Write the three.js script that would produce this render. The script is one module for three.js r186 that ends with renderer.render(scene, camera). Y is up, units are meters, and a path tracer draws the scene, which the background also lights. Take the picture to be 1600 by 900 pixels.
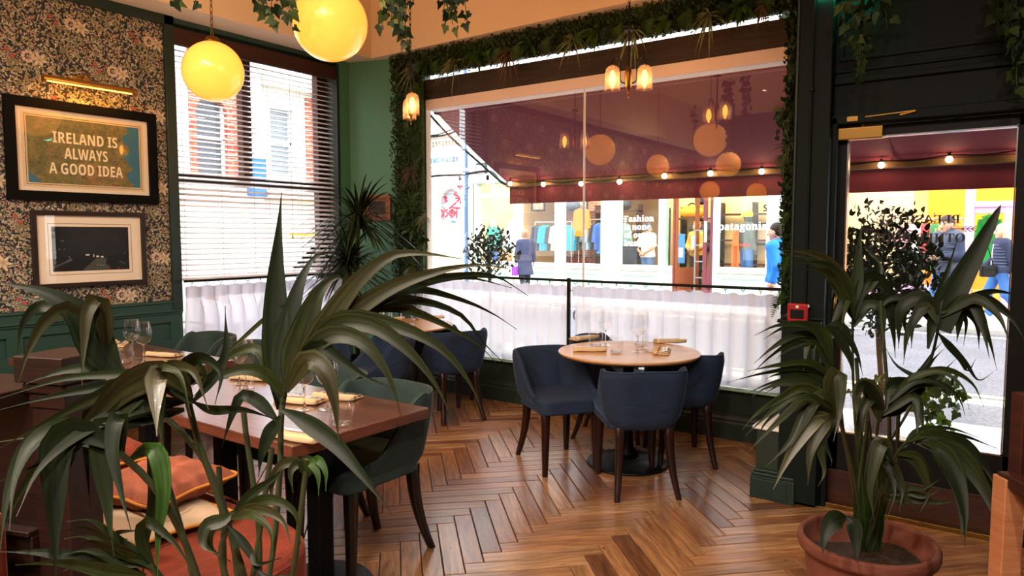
import * as THREE from 'three';
import { RoundedBoxGeometry } from 'three/addons/geometries/RoundedBoxGeometry.js';
import { TextGeometry } from 'three/addons/geometries/TextGeometry.js';
import { FontLoader } from 'three/addons/loaders/FontLoader.js';
import { RectAreaLightUniformsLib } from 'three/addons/lights/RectAreaLightUniformsLib.js';
import { mergeGeometries, mergeVertices } from 'three/addons/utils/BufferGeometryUtils.js';

// ---------------------------------------------------------------- camera, sky, exposure
const scene = new THREE.Scene();
const EYE = new THREE.Vector3(0, 1.5, 0), F = 1110;                 // focal length in pixels of a 1600 x 900 picture
const camera = new THREE.PerspectiveCamera(2 * Math.atan(450 / F) * 180 / Math.PI, 16 / 9, 0.05, 200);
camera.position.copy(EYE);
camera.rotation.order = 'YXZ';
camera.rotation.set(-4.2 * Math.PI / 180, 35.75 * Math.PI / 180, 0);
camera.updateMatrixWorld(true);
const renderer = new THREE.WebGLRenderer({ antialias: true });
renderer.toneMapping = THREE.LinearToneMapping;
renderer.toneMappingExposure = 1.8;
renderer.shadowMap.enabled = true;
const SKY = new THREE.Color().setRGB(0.93, 0.97, 1.0);             // an even, bright overcast
scene.background = SKY;
scene.backgroundIntensity = 3.8;
RectAreaLightUniformsLib.init();

// a warm recessed downlight, used in the ceiling behind the viewer
const WARM = 0xffcf96, GLOBE_POWER = 0.9, BULB_POWER = 0.2, SHOP_LIGHT = 4.5;

// ---------------------------------------------------------------- helpers
let seed = 20240611;
const rnd = () => { seed = (seed + 0x6d2b79f5) | 0; let t = Math.imul(seed ^ (seed >>> 15), 1 | seed); t = (t + Math.imul(t ^ (t >>> 7), 61 | t)) ^ t; return ((t ^ (t >>> 14)) >>> 0) / 4294967296; };
const rr = (a, b) => a + (b - a) * rnd();
const pick = (a) => a[Math.floor(rnd() * a.length)];
const V = (x, y, z) => new THREE.Vector3(x, y, z);
const R = (d) => d * Math.PI / 180;
const clamp = (x, a, b) => Math.min(b, Math.max(a, x));
const smooth = (a, b, x) => { const t = clamp((x - a) / (b - a), 0, 1); return t * t * (3 - 2 * t); };
const lerp = (a, b, t) => a + (b - a) * t;
const rayOf = (px, py) => V((px - 800) / F, -(py - 450) / F, -1).applyQuaternion(camera.quaternion);
const at = (px, py, d) => rayOf(px, py).multiplyScalar(d).add(EYE);                        // a measured point of the place, d metres along the view axis
const onZ = (px, py, z) => { const r = rayOf(px, py); return r.multiplyScalar(z / r.z).add(EYE); };
const onX = (px, py, x) => { const r = rayOf(px, py); return r.multiplyScalar(x / r.x).add(EYE); };

const names = new Map();
function numbered(n) { const k = names.get(n) ?? 0; names.set(n, k + 1); return k ? n + '_' + String(k).padStart(3, '0') : n; }
function tag(o, label, category, group, kind) {
  if (label) o.userData.label = label;
  if (category) o.userData.category = category;
  if (group) o.userData.group = group;
  if (kind) o.userData.kind = kind;
  return o;
}
function thing(name, label, category, pos = [0, 0, 0], turn = 0, group) {
  const o = new THREE.Group(); o.name = numbered(name); scene.add(o);
  o.position.set(...(pos.isVector3 ? pos.toArray() : pos)); o.rotation.y = turn;
  return tag(o, label, category, group);
}
const shade = (m) => { m.castShadow = true; m.receiveShadow = true; return m; };
function part(name, geo, material, parent, pos, turn) {
  const m = shade(new THREE.Mesh(Array.isArray(geo) ? merge(geo) : geo, material)); m.name = name;
  if (pos) m.position.set(...(pos.isVector3 ? pos.toArray() : pos));
  if (turn) m.rotation.y = turn;
  parent.add(m); return m;
}
function solo(name, label, category, geo, material, group) { const m = part(numbered(name), geo, material, scene); return tag(m, label, category, group); }
function struct(name, geo, material) { const m = part(numbered(name), geo, material, scene); return tag(m, null, null, null, 'structure'); }
function structGroup(name) { const o = new THREE.Group(); o.name = numbered(name); scene.add(o); return tag(o, null, null, null, 'structure'); }
function copyOf(root, pos, turn, label, group) {
  const r = root.clone(); r.userData = { ...root.userData }; r.name = numbered(root.name.replace(/_\d{3}$/, '')); scene.add(r);
  r.position.set(...(pos.isVector3 ? pos.toArray() : pos)); r.rotation.y = turn;
  return tag(r, label, null, group);
}
function merge(list) {
  const keys = ['position', 'normal', 'uv'];
  return mergeGeometries(list.map((g) => {
    const h = g.index ? g.toNonIndexed() : g.clone();
    for (const k of Object.keys(h.attributes)) if (!keys.includes(k)) h.deleteAttribute(k);
    if (!h.attributes.normal) h.computeVertexNormals();
    if (!h.attributes.uv) h.setAttribute('uv', new THREE.Float32BufferAttribute(new Float32Array(h.attributes.position.count * 2), 2));
    return h;
  }));
}
// texture coordinates in metres from the face's main direction; swap lays the grain along the other axis
function metric(geo, swap = false, ox = 0, oy = 0) {
  const g = geo.index ? geo.toNonIndexed() : geo, p = g.attributes.position, n = p.count, uv = new Float32Array(n * 2);
  const a = V(), b = V(), c = V(), q = V();
  for (let i = 0; i < n; i += 3) {
    a.fromBufferAttribute(p, i); b.fromBufferAttribute(p, i + 1); c.fromBufferAttribute(p, i + 2);
    q.copy(b).sub(a).cross(c.clone().sub(a));
    const x = Math.abs(q.x), y = Math.abs(q.y), z = Math.abs(q.z);
    [a, b, c].forEach((v, k) => {
      let s, t;
      if (x >= y && x >= z) { s = v.z; t = v.y; } else if (y >= z) { s = v.x; t = v.z; } else { s = v.x; t = v.y; }
      if (swap) [s, t] = [t, s];
      uv[(i + k) * 2] = s + ox; uv[(i + k) * 2 + 1] = t + oy;
    });
  }
  g.setAttribute('uv', new THREE.Float32BufferAttribute(uv, 2)); return g;
}
// a box given by its two corners; r > 0 rounds the edges
function box(x0, y0, z0, x1, y1, z1, r = 0, swap = false) {
  const w = Math.abs(x1 - x0), h = Math.abs(y1 - y0), d = Math.abs(z1 - z0);
  const g = r > 0 ? new RoundedBoxGeometry(w, h, d, 2, Math.min(r, w / 2.02, h / 2.02, d / 2.02)) : new THREE.BoxGeometry(w, h, d);
  return metric(g.translate((x0 + x1) / 2, (y0 + y1) / 2, (z0 + z1) / 2), swap);
}
// a flat frame in the xy plane with mitre-free corners
function frameXY(x0, y0, x1, y1, w, z0, z1, b = 0.003) { return metric(extrude([[x0 + b, y0 + b], [x1 - b, y0 + b], [x1 - b, y1 - b], [x0 + b, y1 - b]], z1 - z0 - 2 * b, b, [[[x0 + w, y0 + w], [x0 + w, y1 - w], [x1 - w, y1 - w], [x1 - w, y0 + w]]]).translate(0, 0, z0 + b)); }
function tube(points, r, seg = 0, rad = 8, closed = false) {
  const c = new THREE.CatmullRomCurve3(points.map((p) => (p.isVector3 ? p : V(...p))), closed, 'centripetal');
  return new THREE.TubeGeometry(c, seg || Math.max(2, (points.length - 1) * 6), r, rad, closed);
}
function rod(a, b, r, rad = 8, r2 = r) {
  a = a.isVector3 ? a : V(...a); b = b.isVector3 ? b : V(...b);
  const d = b.clone().sub(a), g = new THREE.CylinderGeometry(r2, r, d.length(), rad);
  return g.applyQuaternion(new THREE.Quaternion().setFromUnitVectors(V(0, 1, 0), d.clone().normalize())).translate((a.x + b.x) / 2, (a.y + b.y) / 2, (a.z + b.z) / 2);
}
// a straight bar of rectangular section between two points, up is roughly its height direction
function bar(a, b, w, h, r = 0, up = V(0, 1, 0)) {
  a = a.isVector3 ? a : V(...a); b = b.isVector3 ? b : V(...b);
  const d = b.clone().sub(a), L = d.length(); d.normalize();
  const s = up.clone().cross(d); if (s.lengthSq() < 1e-6) s.set(1, 0, 0); s.normalize(); const u = d.clone().cross(s);
  const g = r > 0 ? new RoundedBoxGeometry(w, h, L, 2, r) : new THREE.BoxGeometry(w, h, L);
  metric(g); const out = metric(g, false);
  return out.applyMatrix4(new THREE.Matrix4().makeBasis(s, u, d).setPosition((a.x + b.x) / 2, (a.y + b.y) / 2, (a.z + b.z) / 2));
}
const lathe = (pts, seg = 32) => new THREE.LatheGeometry(pts.map(([x, y]) => new THREE.Vector2(x, y)), seg);
function extrude(pts, depth, bevel = 0, holes = []) {
  const s = new THREE.Shape(pts.map(([x, y]) => new THREE.Vector2(x, y)));
  for (const h of holes) s.holes.push(new THREE.Path(h.map(([x, y]) => new THREE.Vector2(x, y))));
  return new THREE.ExtrudeGeometry(s, { depth, bevelEnabled: bevel > 0, bevelSize: bevel, bevelThickness: bevel, bevelSegments: 2, curveSegments: 10 });
}
// rings of equal length joined into a skin, both ends closed
function loft(rings, closeEnds = true, loop = false) {
  const n = rings[0].length, m = rings.length, P = [], I = [], U = [];
  rings.forEach((r, i) => r.forEach((p, j) => { P.push(p.x, p.y, p.z); U.push(j / n, i / m); }));
  for (let i = 0; i < m - 1 + (loop ? 1 : 0); i++) for (let j = 0; j < n; j++) {
    const a = i * n + j, b = i * n + (j + 1) % n, c = ((i + 1) % m) * n + j, d = ((i + 1) % m) * n + (j + 1) % n;
    I.push(a, b, d, a, d, c);
  }
  if (closeEnds && !loop) for (const [k, flip] of [[0, 1], [m - 1, 0]]) {
    const c = V(); rings[k].forEach((p) => c.add(p)); c.multiplyScalar(1 / n);
    const at = P.length / 3; P.push(c.x, c.y, c.z); U.push(0.5, k / m);
    for (let j = 0; j < n; j++) { const a = k * n + j, b = k * n + (j + 1) % n; flip ? I.push(at, b, a) : I.push(at, a, b); }
  }
  const g = new THREE.BufferGeometry();
  g.setAttribute('position', new THREE.Float32BufferAttribute(P, 3)); g.setAttribute('uv', new THREE.Float32BufferAttribute(U, 2)); g.setIndex(I); g.computeVertexNormals();
  return g;
}
function grid(nu, nv, fn) {
  const P = [], U = [], I = [];
  for (let i = 0; i <= nu; i++) for (let j = 0; j <= nv; j++) { const p = fn(i / nu, j / nv); P.push(p.x, p.y, p.z); U.push(p.u ?? i / nu, p.v ?? j / nv); }
  for (let i = 0; i < nu; i++) for (let j = 0; j < nv; j++) { const a = i * (nv + 1) + j, b = a + nv + 1; I.push(a, b, b + 1, a, b + 1, a + 1); }
  const g = new THREE.BufferGeometry();
  g.setAttribute('position', new THREE.Float32BufferAttribute(P, 3)); g.setAttribute('uv', new THREE.Float32BufferAttribute(U, 2)); g.setIndex(I); g.computeVertexNormals();
  return g;
}

// ---------------------------------------------------------------- textures
const hash = (x, y, s) => { let h = Math.imul(x, 374761393) + Math.imul(y, 668265263) + Math.imul(s, 1274126177); h = Math.imul(h ^ (h >>> 13), 1274126177); return ((h ^ (h >>> 16)) >>> 0) / 4294967296; };
function pn(x, y, px, py, s) {                                      // value noise that repeats after px, py
  const ix = Math.floor(x), iy = Math.floor(y), fx = x - ix, fy = y - iy, a = fx * fx * (3 - 2 * fx), b = fy * fy * (3 - 2 * fy);
  const m = (v, p) => ((v % p) + p) % p, x0 = m(ix, px), x1 = m(ix + 1, px), y0 = m(iy, py), y1 = m(iy + 1, py);
  return lerp(lerp(hash(x0, y0, s), hash(x1, y0, s), a), lerp(hash(x0, y1, s), hash(x1, y1, s), a), b);
}
function fbm(u, v, fx, fy, s, oct = 4) { let t = 0, a = 0.5, n = 0; for (let i = 0; i < oct; i++) { t += a * pn(u * fx, v * fy, fx, fy, s + i * 17); n += a; a *= 0.5; fx *= 2; fy *= 2; } return t / n; }
function tex(w, h, fn, srgb = true, rep = [1, 1]) {
  const d = new Uint8Array(w * h * 4);
  for (let y = 0; y < h; y++) for (let x = 0; x < w; x++) { const c = fn(x / w, y / h), o = (y * w + x) * 4; d[o] = clamp(c[0], 0, 255); d[o + 1] = clamp(c[1] ?? c[0], 0, 255); d[o + 2] = clamp(c[2] ?? c[0], 0, 255); d[o + 3] = 255; }
  const t = new THREE.DataTexture(d, w, h); t.wrapS = t.wrapT = THREE.RepeatWrapping; t.magFilter = THREE.LinearFilter; t.minFilter = THREE.LinearMipmapLinearFilter; t.generateMipmaps = true;
  if (srgb) t.colorSpace = THREE.SRGBColorSpace; t.repeat.set(...rep); t.needsUpdate = true; return t;
}
function canvasTex(w, h, draw, rep) {
  const c = document.createElement('canvas'); c.width = w; c.height = h; draw(c.getContext('2d'), w, h);
  const t = new THREE.CanvasTexture(c); t.colorSpace = THREE.SRGBColorSpace; if (rep) { t.wrapS = t.wrapT = THREE.RepeatWrapping; t.repeat.set(...rep); } return t;
}
const mix3 = (a, b, t) => [lerp(a[0], b[0], t), lerp(a[1], b[1], t), lerp(a[2], b[2], t)];
function woodTex(dark, light, s, rep, knots = 5) {
  const K = [...Array(knots)].map((_, i) => [hash(i, 1, s), hash(i, 2, s), 0.004 + 0.01 * hash(i, 3, s)]);
  return tex(1024, 1024, (u, v) => {
    let bend = 0, spot = 0;
    for (const [ku, kv, kr] of K) { let du = Math.abs(u - ku), dv = Math.abs(v - kv); du = Math.min(du, 1 - du); dv = Math.min(dv, 1 - dv); const q = (du * du) / 0.0016 + (dv * dv) / 0.0002; bend += 0.02 * Math.exp(-q); spot = Math.max(spot, Math.exp(-(du * du + dv * dv * 3) / (kr * kr))); }
    const broad = fbm(u, v + bend, 3, 14, s, 3), rings = 0.5 + 0.5 * Math.sin((v + bend) * 190 + fbm(u, v, 4, 10, s + 5, 3) * 16), fine = fbm(u, v, 14, 420, s + 9, 2), pore = fbm(u, v, 40, 512, s + 3, 1);
    let t = 0.25 + 0.5 * broad + 0.16 * (rings - 0.5) + 0.5 * (fine - 0.5); if (pore > 0.8) t -= 0.15;
    return mix3(mix3(dark, light, clamp(t, 0, 1)), [38, 24, 16], spot * 0.75);
  }, true, rep);
}
const T = {
  oak: woodTex([92, 62, 38], [228, 184, 134], 3, [0.8, 0.8], 9),
  walnut: woodTex([58, 28, 20], [128, 74, 52], 23, [0.8, 0.8], 2),
  beam: woodTex([22, 16, 13], [78, 54, 40], 41, [0.5, 0.5], 9),
  ash: woodTex([176, 138, 98], [226, 192, 148], 61, [0.9, 0.9], 3),
  grainBump: tex(512, 512, (u, v) => [255 * fbm(u, v, 10, 200, 77, 3)], false, [1, 1]),
  plaster: tex(512, 512, (u, v) => [255 * fbm(u, v, 24, 24, 5, 4)], false, [1, 1]),
  nap: tex(512, 512, (u, v) => { const t = fbm(u, v, 6, 6, 8, 4), f = fbm(u, v, 128, 128, 9, 2); const k = 190 + 70 * (t - 0.5) + 50 * (f - 0.5); return [k, k, k]; }, true, [2, 2]),
  weave: tex(256, 256, (u, v) => [128 + 60 * Math.sin(u * Math.PI * 2 * 64) * 0.5 + 60 * Math.sin(v * Math.PI * 2 * 64) * 0.5 + 50 * (fbm(u, v, 64, 64, 3, 2) - 0.5)], false, [5, 5]),
  asphalt: tex(512, 512, (u, v) => { const k = 112 + 60 * (fbm(u, v, 128, 128, 4, 2) - 0.5) + 26 * (fbm(u, v, 4, 4, 6, 3) - 0.5); return [k * 0.99, k, k * 1.05]; }, true, [0.5, 0.5]),
  paving: tex(512, 512, (u, v) => { const k = 176 + 60 * (fbm(u, v, 160, 160, 14, 2) - 0.5) + 26 * (fbm(u, v, 5, 5, 16, 3) - 0.5); return [k, k, k * 1.02]; }, true, [0.6, 0.6]),
  leaf: tex(256, 256, (u, v) => { const s = fbm(u, v, 40, 3, 31, 2), b = fbm(u, v, 3, 5, 37, 3), k = 150 + 110 * (s - 0.5) + 90 * (b - 0.5); return [k, k * 1.02, k * 0.92]; }, true),
  brick: tex(1024, 1024, (u, v) => {                               // far brickwork, its bricks a few pixels each: 8 courses and 4 bricks to the tile
    const row = Math.floor(v * 16), f = v * 16 - row, x = u * 8 + (row % 2) * 0.5, col = Math.floor(x), g = x - col, n = hash(col % 8, row, 5);
    if (f < 0.12 || g < 0.06) return [196, 184, 172];
    return mix3([150, 66, 44], [206, 112, 80], n * 0.75 + 0.25 * fbm(u, v, 64, 64, 9, 2));
  }, true, [0.85, 0.85]),
  soil: tex(256, 256, (u, v) => { const k = 34 + 46 * fbm(u, v, 40, 40, 4, 3); return [k, k * 0.8, k * 0.65]; }, true, [4, 4]),
  clay: tex(512, 512, (u, v) => { const k = fbm(u, v, 6, 6, 4, 4), f = fbm(u, v, 90, 90, 5, 2); return mix3([150, 82, 60], [196, 128, 104], clamp(0.7 * k + 0.4 * f - 0.1, 0, 1)); }, true),
};
function matOf(color, roughness = 0.6, opt = {}) {
  const { phys, ...o } = opt;
  return new (phys ? THREE.MeshPhysicalMaterial : THREE.MeshStandardMaterial)({ color, roughness, side: THREE.DoubleSide, ...o });
}
const pane = (ior = 1.5, color = 0xffffff) => matOf(color, 0, { phys: 1, transmission: 1, thickness: 0, ior });
const velvet = (color, sheen) => matOf(color, 0.85, { phys: 1, map: T.nap, sheen: 1, sheenColor: new THREE.Color(sheen), sheenRoughness: 0.45, bumpMap: T.plaster, bumpScale: 0.0008 });
const leafMat = (color, rough = 0.5) => matOf(color, rough, { phys: 1, map: T.leaf, transmission: 0.18, thickness: 0, specularIntensity: 0.45 });
const M = {
  plaster: matOf(0xe6cba8, 0.85, { bumpMap: T.plaster, bumpScale: 0.001 }),
  soffit: matOf(0xe9dfd2, 0.8, { bumpMap: T.plaster, bumpScale: 0.001 }),
  green: matOf(0x4c8266, 0.5, { bumpMap: T.plaster, bumpScale: 0.0006 }),
  darkGreen: matOf(0x142b22, 0.42, { bumpMap: T.plaster, bumpScale: 0.0005 }),
  panelGreen: matOf(0x24423a, 0.45, { bumpMap: T.plaster, bumpScale: 0.0005 }),
  bottle: matOf(0x0c1613, 0.55, { phys: 1, specularIntensity: 0.35, bumpMap: T.plaster, bumpScale: 0.0004 }),
  olive: matOf(0x222e25, 0.45, { bumpMap: T.plaster, bumpScale: 0.0005 }),
  black: matOf(0x090a0a, 0.5, { phys: 1, specularIntensity: 0.5 }), iron: matOf(0x111112, 0.45, { metalness: 0.6 }), castIron: matOf(0x2a2a2c, 0.55, { metalness: 0.5, bumpMap: T.plaster, bumpScale: 0.002 }),
  brass: matOf(0xb58a4a, 0.28, { metalness: 1 }), oldBrass: matOf(0x7c5a2c, 0.35, { metalness: 1 }), steel: matOf(0xc8c8c8, 0.22, { metalness: 1 }),
  walnut: matOf(0xffffff, 0.3, { phys: 1, map: T.walnut, bumpMap: T.grainBump, bumpScale: 0.0004, clearcoat: 1, clearcoatRoughness: 0.18 }),
  darkWood: matOf(0x9a8a80, 0.4, { map: T.walnut, bumpMap: T.grainBump, bumpScale: 0.0004 }),
  legWood: matOf(0x6a4838, 0.4, { map: T.walnut, bumpMap: T.grainBump, bumpScale: 0.0003 }),
  tableWood: matOf(0xffe9cf, 0.32, { phys: 1, map: T.ash, bumpMap: T.grainBump, bumpScale: 0.0003, clearcoat: 0.4, clearcoatRoughness: 0.2 }),
  beam: matOf(0xffffff, 0.7, { map: T.beam, bumpMap: T.grainBump, bumpScale: 0.0015 }), paleWood: matOf(0xe8d4ca, 0.6, { bumpMap: T.grainBump, bumpScale: 0.0006 }),
  postWood: matOf(0x5c463a, 0.5, { map: T.walnut, bumpMap: T.grainBump, bumpScale: 0.0005 }), standWood: matOf(0x9a7660, 0.45, { map: T.walnut, bumpMap: T.grainBump, bumpScale: 0.0005 }),
  blind: matOf(0xefebee, 0.3, { phys: 1, clearcoat: 0.5, clearcoatRoughness: 0.25 }), pelmet: matOf(0xa58a78, 0.45, { map: T.walnut }),
  sheer: matOf(0xf2f5ff, 0.95, { phys: 1, transmission: 0.72, thickness: 0, transparent: true, opacity: 0.84, bumpMap: T.weave, bumpScale: 0.0003 }),
  blue: velvet(0x1d3658, 0x6488b8), teal: velvet(0x2a4440, 0x8fac9f), rust: velvet(0x9c3a1b, 0xd8835a), salmon: velvet(0xc26a4a, 0xe8a788),
  linen: matOf(0xdcbf93, 0.9, { bumpMap: T.weave, bumpScale: 0.0004 }), beige: matOf(0xb49a7e, 0.9, { bumpMap: T.weave, bumpScale: 0.0004 }),
  glass: pane(1.85), window: pane(1.7), clear: matOf(0xffffff, 0.0, { phys: 1, transmission: 1, thickness: 0.02, ior: 1.5 }),
  amberGlass: matOf(0xf6cfae, 0.22, { phys: 1, transmission: 1, thickness: 0, ior: 1.45 }),
  maroon: matOf(0x66162e, 0.85, { bumpMap: T.weave, bumpScale: 0.0004 }),
  clay: matOf(0xa89a92, 0.8, { map: T.clay, bumpMap: T.plaster, bumpScale: 0.0015 }), soil: matOf(0xffffff, 1, { map: T.soil, bumpMap: T.plaster, bumpScale: 0.01 }),
  palm: [leafMat(0x3c4a24), leafMat(0x2c3a1c), leafMat(0x4c5628)], palmStem: matOf(0x333b22, 0.5), palmGrey: [leafMat(0x5e5a3a, 0.42), leafMat(0x4c5232, 0.42)],
  fresh: leafMat(0x4f7a2a), ivyDark: leafMat(0x3c5a2e), ivyLight: leafMat(0x7d9a54), dracaena: leafMat(0x3c4c30, 0.35), bark: matOf(0x4a3a2c, 0.9, { bumpMap: T.grainBump, bumpScale: 0.004 }),
  white: matOf(0xe9e7e2, 0.7), cream: matOf(0xe6d3b0, 0.7), mint: matOf(0xa9d6c1, 0.6), pink: matOf(0xdba4cf, 0.6), red: matOf(0xa3151c, 0.4), paper: matOf(0xe9dcc8, 0.7),
};
const font = await new FontLoader().loadAsync('fonts/droid/droid_sans_bold.typeface.json');
const serif = await new FontLoader().loadAsync('fonts/droid/droid_serif_bold.typeface.json');
function text(str, size, f = font, depth = 0.004) { const g = new TextGeometry(str, { font: f, size, depth, curveSegments: 4 }); g.computeBoundingBox(); const b = g.boundingBox; return g.translate(-(b.min.x + b.max.x) / 2, -(b.min.y + b.max.y) / 2, 0); }

// ---------------------------------------------------------------- the floor, laid in herringbone
const ZF = -5.12, XL = -5.6, CEIL = 3.9, SOF = 3.24, XR = 3.4, ZB = 4.0, ZD = -4.15;
const floor = structGroup('floor');
part('subfloor', box(XL - 0.3, -0.16, ZF - 0.3, XR + 0.3, -0.012, ZB + 0.3), M.black, floor);
{
  const L = 0.57, w = 0.095, gap = 0.0024, h = 0.012, c = 0.0022;
  const plankGeo = (len, wid, su, sv) => {                           // a bevelled strip whose grain runs along x
    const x = len / 2 - gap, z = wid / 2 - gap, t = [[-x, -z], [x, -z], [x, z], [-x, z]], i = t.map(([a, b]) => [a - Math.sign(a) * c, b - Math.sign(b) * c]);
    const P = [], U = [], quad = (a, b, d, e) => { for (const p of [a, b, d, a, d, e]) { P.push(...p); U.push(p[0] + su, p[2] + sv); } };
    quad([i[3][0], 0, i[3][1]], [i[2][0], 0, i[2][1]], [i[1][0], 0, i[1][1]], [i[0][0], 0, i[0][1]]);
    for (let k = 0; k < 4; k++) { const m = (k + 1) % 4;
      quad([i[k][0], 0, i[k][1]], [i[m][0], 0, i[m][1]], [t[m][0], -c, t[m][1]], [t[k][0], -c, t[k][1]]);
      quad([t[k][0], -c, t[k][1]], [t[m][0], -c, t[m][1]], [t[m][0], -h, t[m][1]], [t[k][0], -h, t[k][1]]); }
    const g = new THREE.BufferGeometry(); g.setAttribute('position', new THREE.Float32BufferAttribute(P, 3)); g.setAttribute('uv', new THREE.Float32BufferAttribute(U, 2)); g.computeVertexNormals(); return g;
  };
  const shapes = [...Array(14)].map((_, k) => plankGeo(L, w, k * 0.173, k * 0.297));
  const tones = [0xfff6ea, 0xf2dcc4, 0xd8bc9c, 0xe8cbaa, 0xc4a68a, 0xf6e4cc, 0xa88a72, 0xd8b696, 0xe2d2be].map((t) => matOf(t, 0.34, { phys: 1, map: T.oak, bumpMap: T.grainBump, bumpScale: 0.0004, clearcoat: 0.8, clearcoatRoughness: 0.24 }));
  const s = Math.SQRT1_2, X0 = -2.36, Z0 = -3.44, list = [];
  for (let col = -12; col < 14; col++) for (let k = -60; k < 70; k++) for (const turn of [0, 1]) {
    const a = turn ? k * w + L + w / 2 + col * L : k * w + L / 2 + col * L, b = turn ? (k + 1) * w - L / 2 - col * L : k * w + w / 2 - col * L;
    const x = X0 + (a - b) * s, z = Z0 + (a + b) * s;
    if (x < XL - 0.3 || x > XR + 0.3 || z < ZF - 0.3 || z > ZB + 0.2) continue;
    const v = V(x, 0, z), p = v.clone().project(camera), ahead = v.clone().sub(EYE).dot(rayOf(800, 450)) > 0;
    list.push({ x, z, turn, seen: ahead && Math.abs(p.x) < 1.08 && p.y > -1.12 && x > XL && z > ZF, near: v.distanceTo(EYE) });
  }
  list.sort((p, q) => (q.seen - p.seen) || (p.near - q.near));
  const rest = [];
  list.forEach((p, n) => {
    const g = pick(shapes), m = pick(tones), turn = (p.turn ? Math.PI / 4 : -Math.PI / 4) + (rnd() < 0.5 ? Math.PI : 0), tilt = rr(-0.0012, 0.0012), lift = rr(-0.0006, 0.0006);
    if (n < 300) { const o = part('plank', g, m, floor, [p.x, lift, p.z]); o.rotation.set(tilt, turn, tilt, 'YXZ'); } else rest.push(g.clone().rotateY(turn).translate(p.x, lift, p.z));
  });
  tag(part('planks_beyond', merge(rest), tones[3], floor), null, null, null, 'stuff');
}

// ---------------------------------------------------------------- walls
const wallpaper = canvasTex(1024, 1024, (g, W, H) => {
  g.fillStyle = '#1d2127'; g.fillRect(0, 0, W, H);
  const wrap = (x, y, r, f) => { for (const dx of [-W, 0, W]) for (const dy of [-H, 0, H]) if (x + dx > -r && x + dx < W + r && y + dy > -r && y + dy < H + r) { g.save(); g.translate(x + dx, y + dy); f(); g.restore(); } };
  const blade = (x, y, a, l, w, fill, line) => wrap(x, y, l + 8, () => { g.rotate(a); g.beginPath(); g.moveTo(0, 0); g.quadraticCurveTo(w, -l * 0.45, w * 0.25, -l); g.quadraticCurveTo(-w, -l * 0.5, 0, 0); g.fillStyle = fill; g.fill(); if (line) { g.strokeStyle = line; g.lineWidth = 1.6; g.stroke(); g.beginPath(); g.moveTo(0, 0); g.quadraticCurveTo(w * 0.2, -l * 0.5, w * 0.2, -l * 0.9); g.stroke(); } });
  const tans = ['#dcc6a0', '#c9b290', '#e6d4b2', '#b8a480', '#9a9672', '#cfbda2', '#857f60'];
  for (let i = 0; i < 1500; i++) blade(rnd() * W, rnd() * H, rnd() * 6.28, rr(30, 64), rr(9, 20), pick(tans), '#2a2a26');
  for (let i = 0; i < 260; i++) { const x = rnd() * W, y = rnd() * H, c = pick(['#5d6f86', '#7b8796', '#a3564f', '#8f8a70']); for (let k = 0; k < 5; k++) wrap(x + Math.cos(k * 1.257) * 9, y + Math.sin(k * 1.257) * 9, 9, () => { g.beginPath(); g.arc(0, 0, 5.4, 0, 7); g.fillStyle = c; g.fill(); }); wrap(x, y, 6, () => { g.beginPath(); g.arc(0, 0, 4, 0, 7); g.fillStyle = '#d8c9a8'; g.fill(); }); }
  const motif = (mx, my) => {
    const scroll = (pts, w, c) => wrap(mx, my, 700, () => { g.beginPath(); g.moveTo(...pts[0]); g.bezierCurveTo(...pts[1], ...pts[2], ...pts[3]); g.lineCap = 'round'; g.strokeStyle = '#23241f'; g.lineWidth = w + 5; g.stroke(); g.strokeStyle = c; g.lineWidth = w; g.stroke(); });
    scroll([[-40, 300], [120, 180], [-110, 40], [40, -80]], 22, '#8a8460'); scroll([[40, -80], [150, -150], [210, -50], [120, 10]], 17, '#827c5a'); scroll([[-10, 120], [-140, 110], [-210, 10], [-120, -60]], 17, '#8f8866'); scroll([[120, 10], [70, 40], [60, -20], [100, -40]], 12, '#8f8866');
    for (const [x, y, a, l, w] of [[60, -60, 0.9, 130, 44], [-90, -40, -0.7, 120, 40], [20, 150, 2.1, 120, 38], [-60, 210, -1.9, 110, 36], [130, 20, 1.7, 100, 32]]) blade(mx + x, my + y, a, l, w, pick(['#77724f', '#6a6848', '#8a8360']), '#33332a');
    for (let k = 0; k < 6; k++) blade(mx - 170, my - 150, k * 1.047 + 0.3, rr(96, 120), 34, '#d0c0a4', '#6d6250');                              // the large lily
    for (let k = 0; k < 6; k++) blade(mx - 170, my - 150, k * 1.047 + 0.8, 62, 20, '#bfa98a', '#6d6250');
    for (let k = 0; k < 9; k++) wrap(mx - 40 + 58 * Math.cos(k * 0.7), my - 170 + 58 * Math.sin(k * 0.7), 40, () => { g.beginPath(); g.arc(0, 0, 22, 0, 7); g.fillStyle = '#c9ad96'; g.fill(); g.strokeStyle = '#5d4a40'; g.lineWidth = 2; g.stroke(); });
    for (const [x, y, a] of [[180, -190, 0.5], [118, -118, 0.5]]) { for (const d of [-0.55, 0, 0.55]) blade(mx + x, my + y, a + d, 66, 24, d ? '#a84a46' : '#bb5f57', '#4a2020'); }   // a pair of red tulips
  };
  motif(300, 300); motif(812, 812);
}, [1 / 0.56, 1 / 0.56]);
M.paper_wall = matOf(0xffffff, 0.75, { map: wallpaper });

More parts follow.
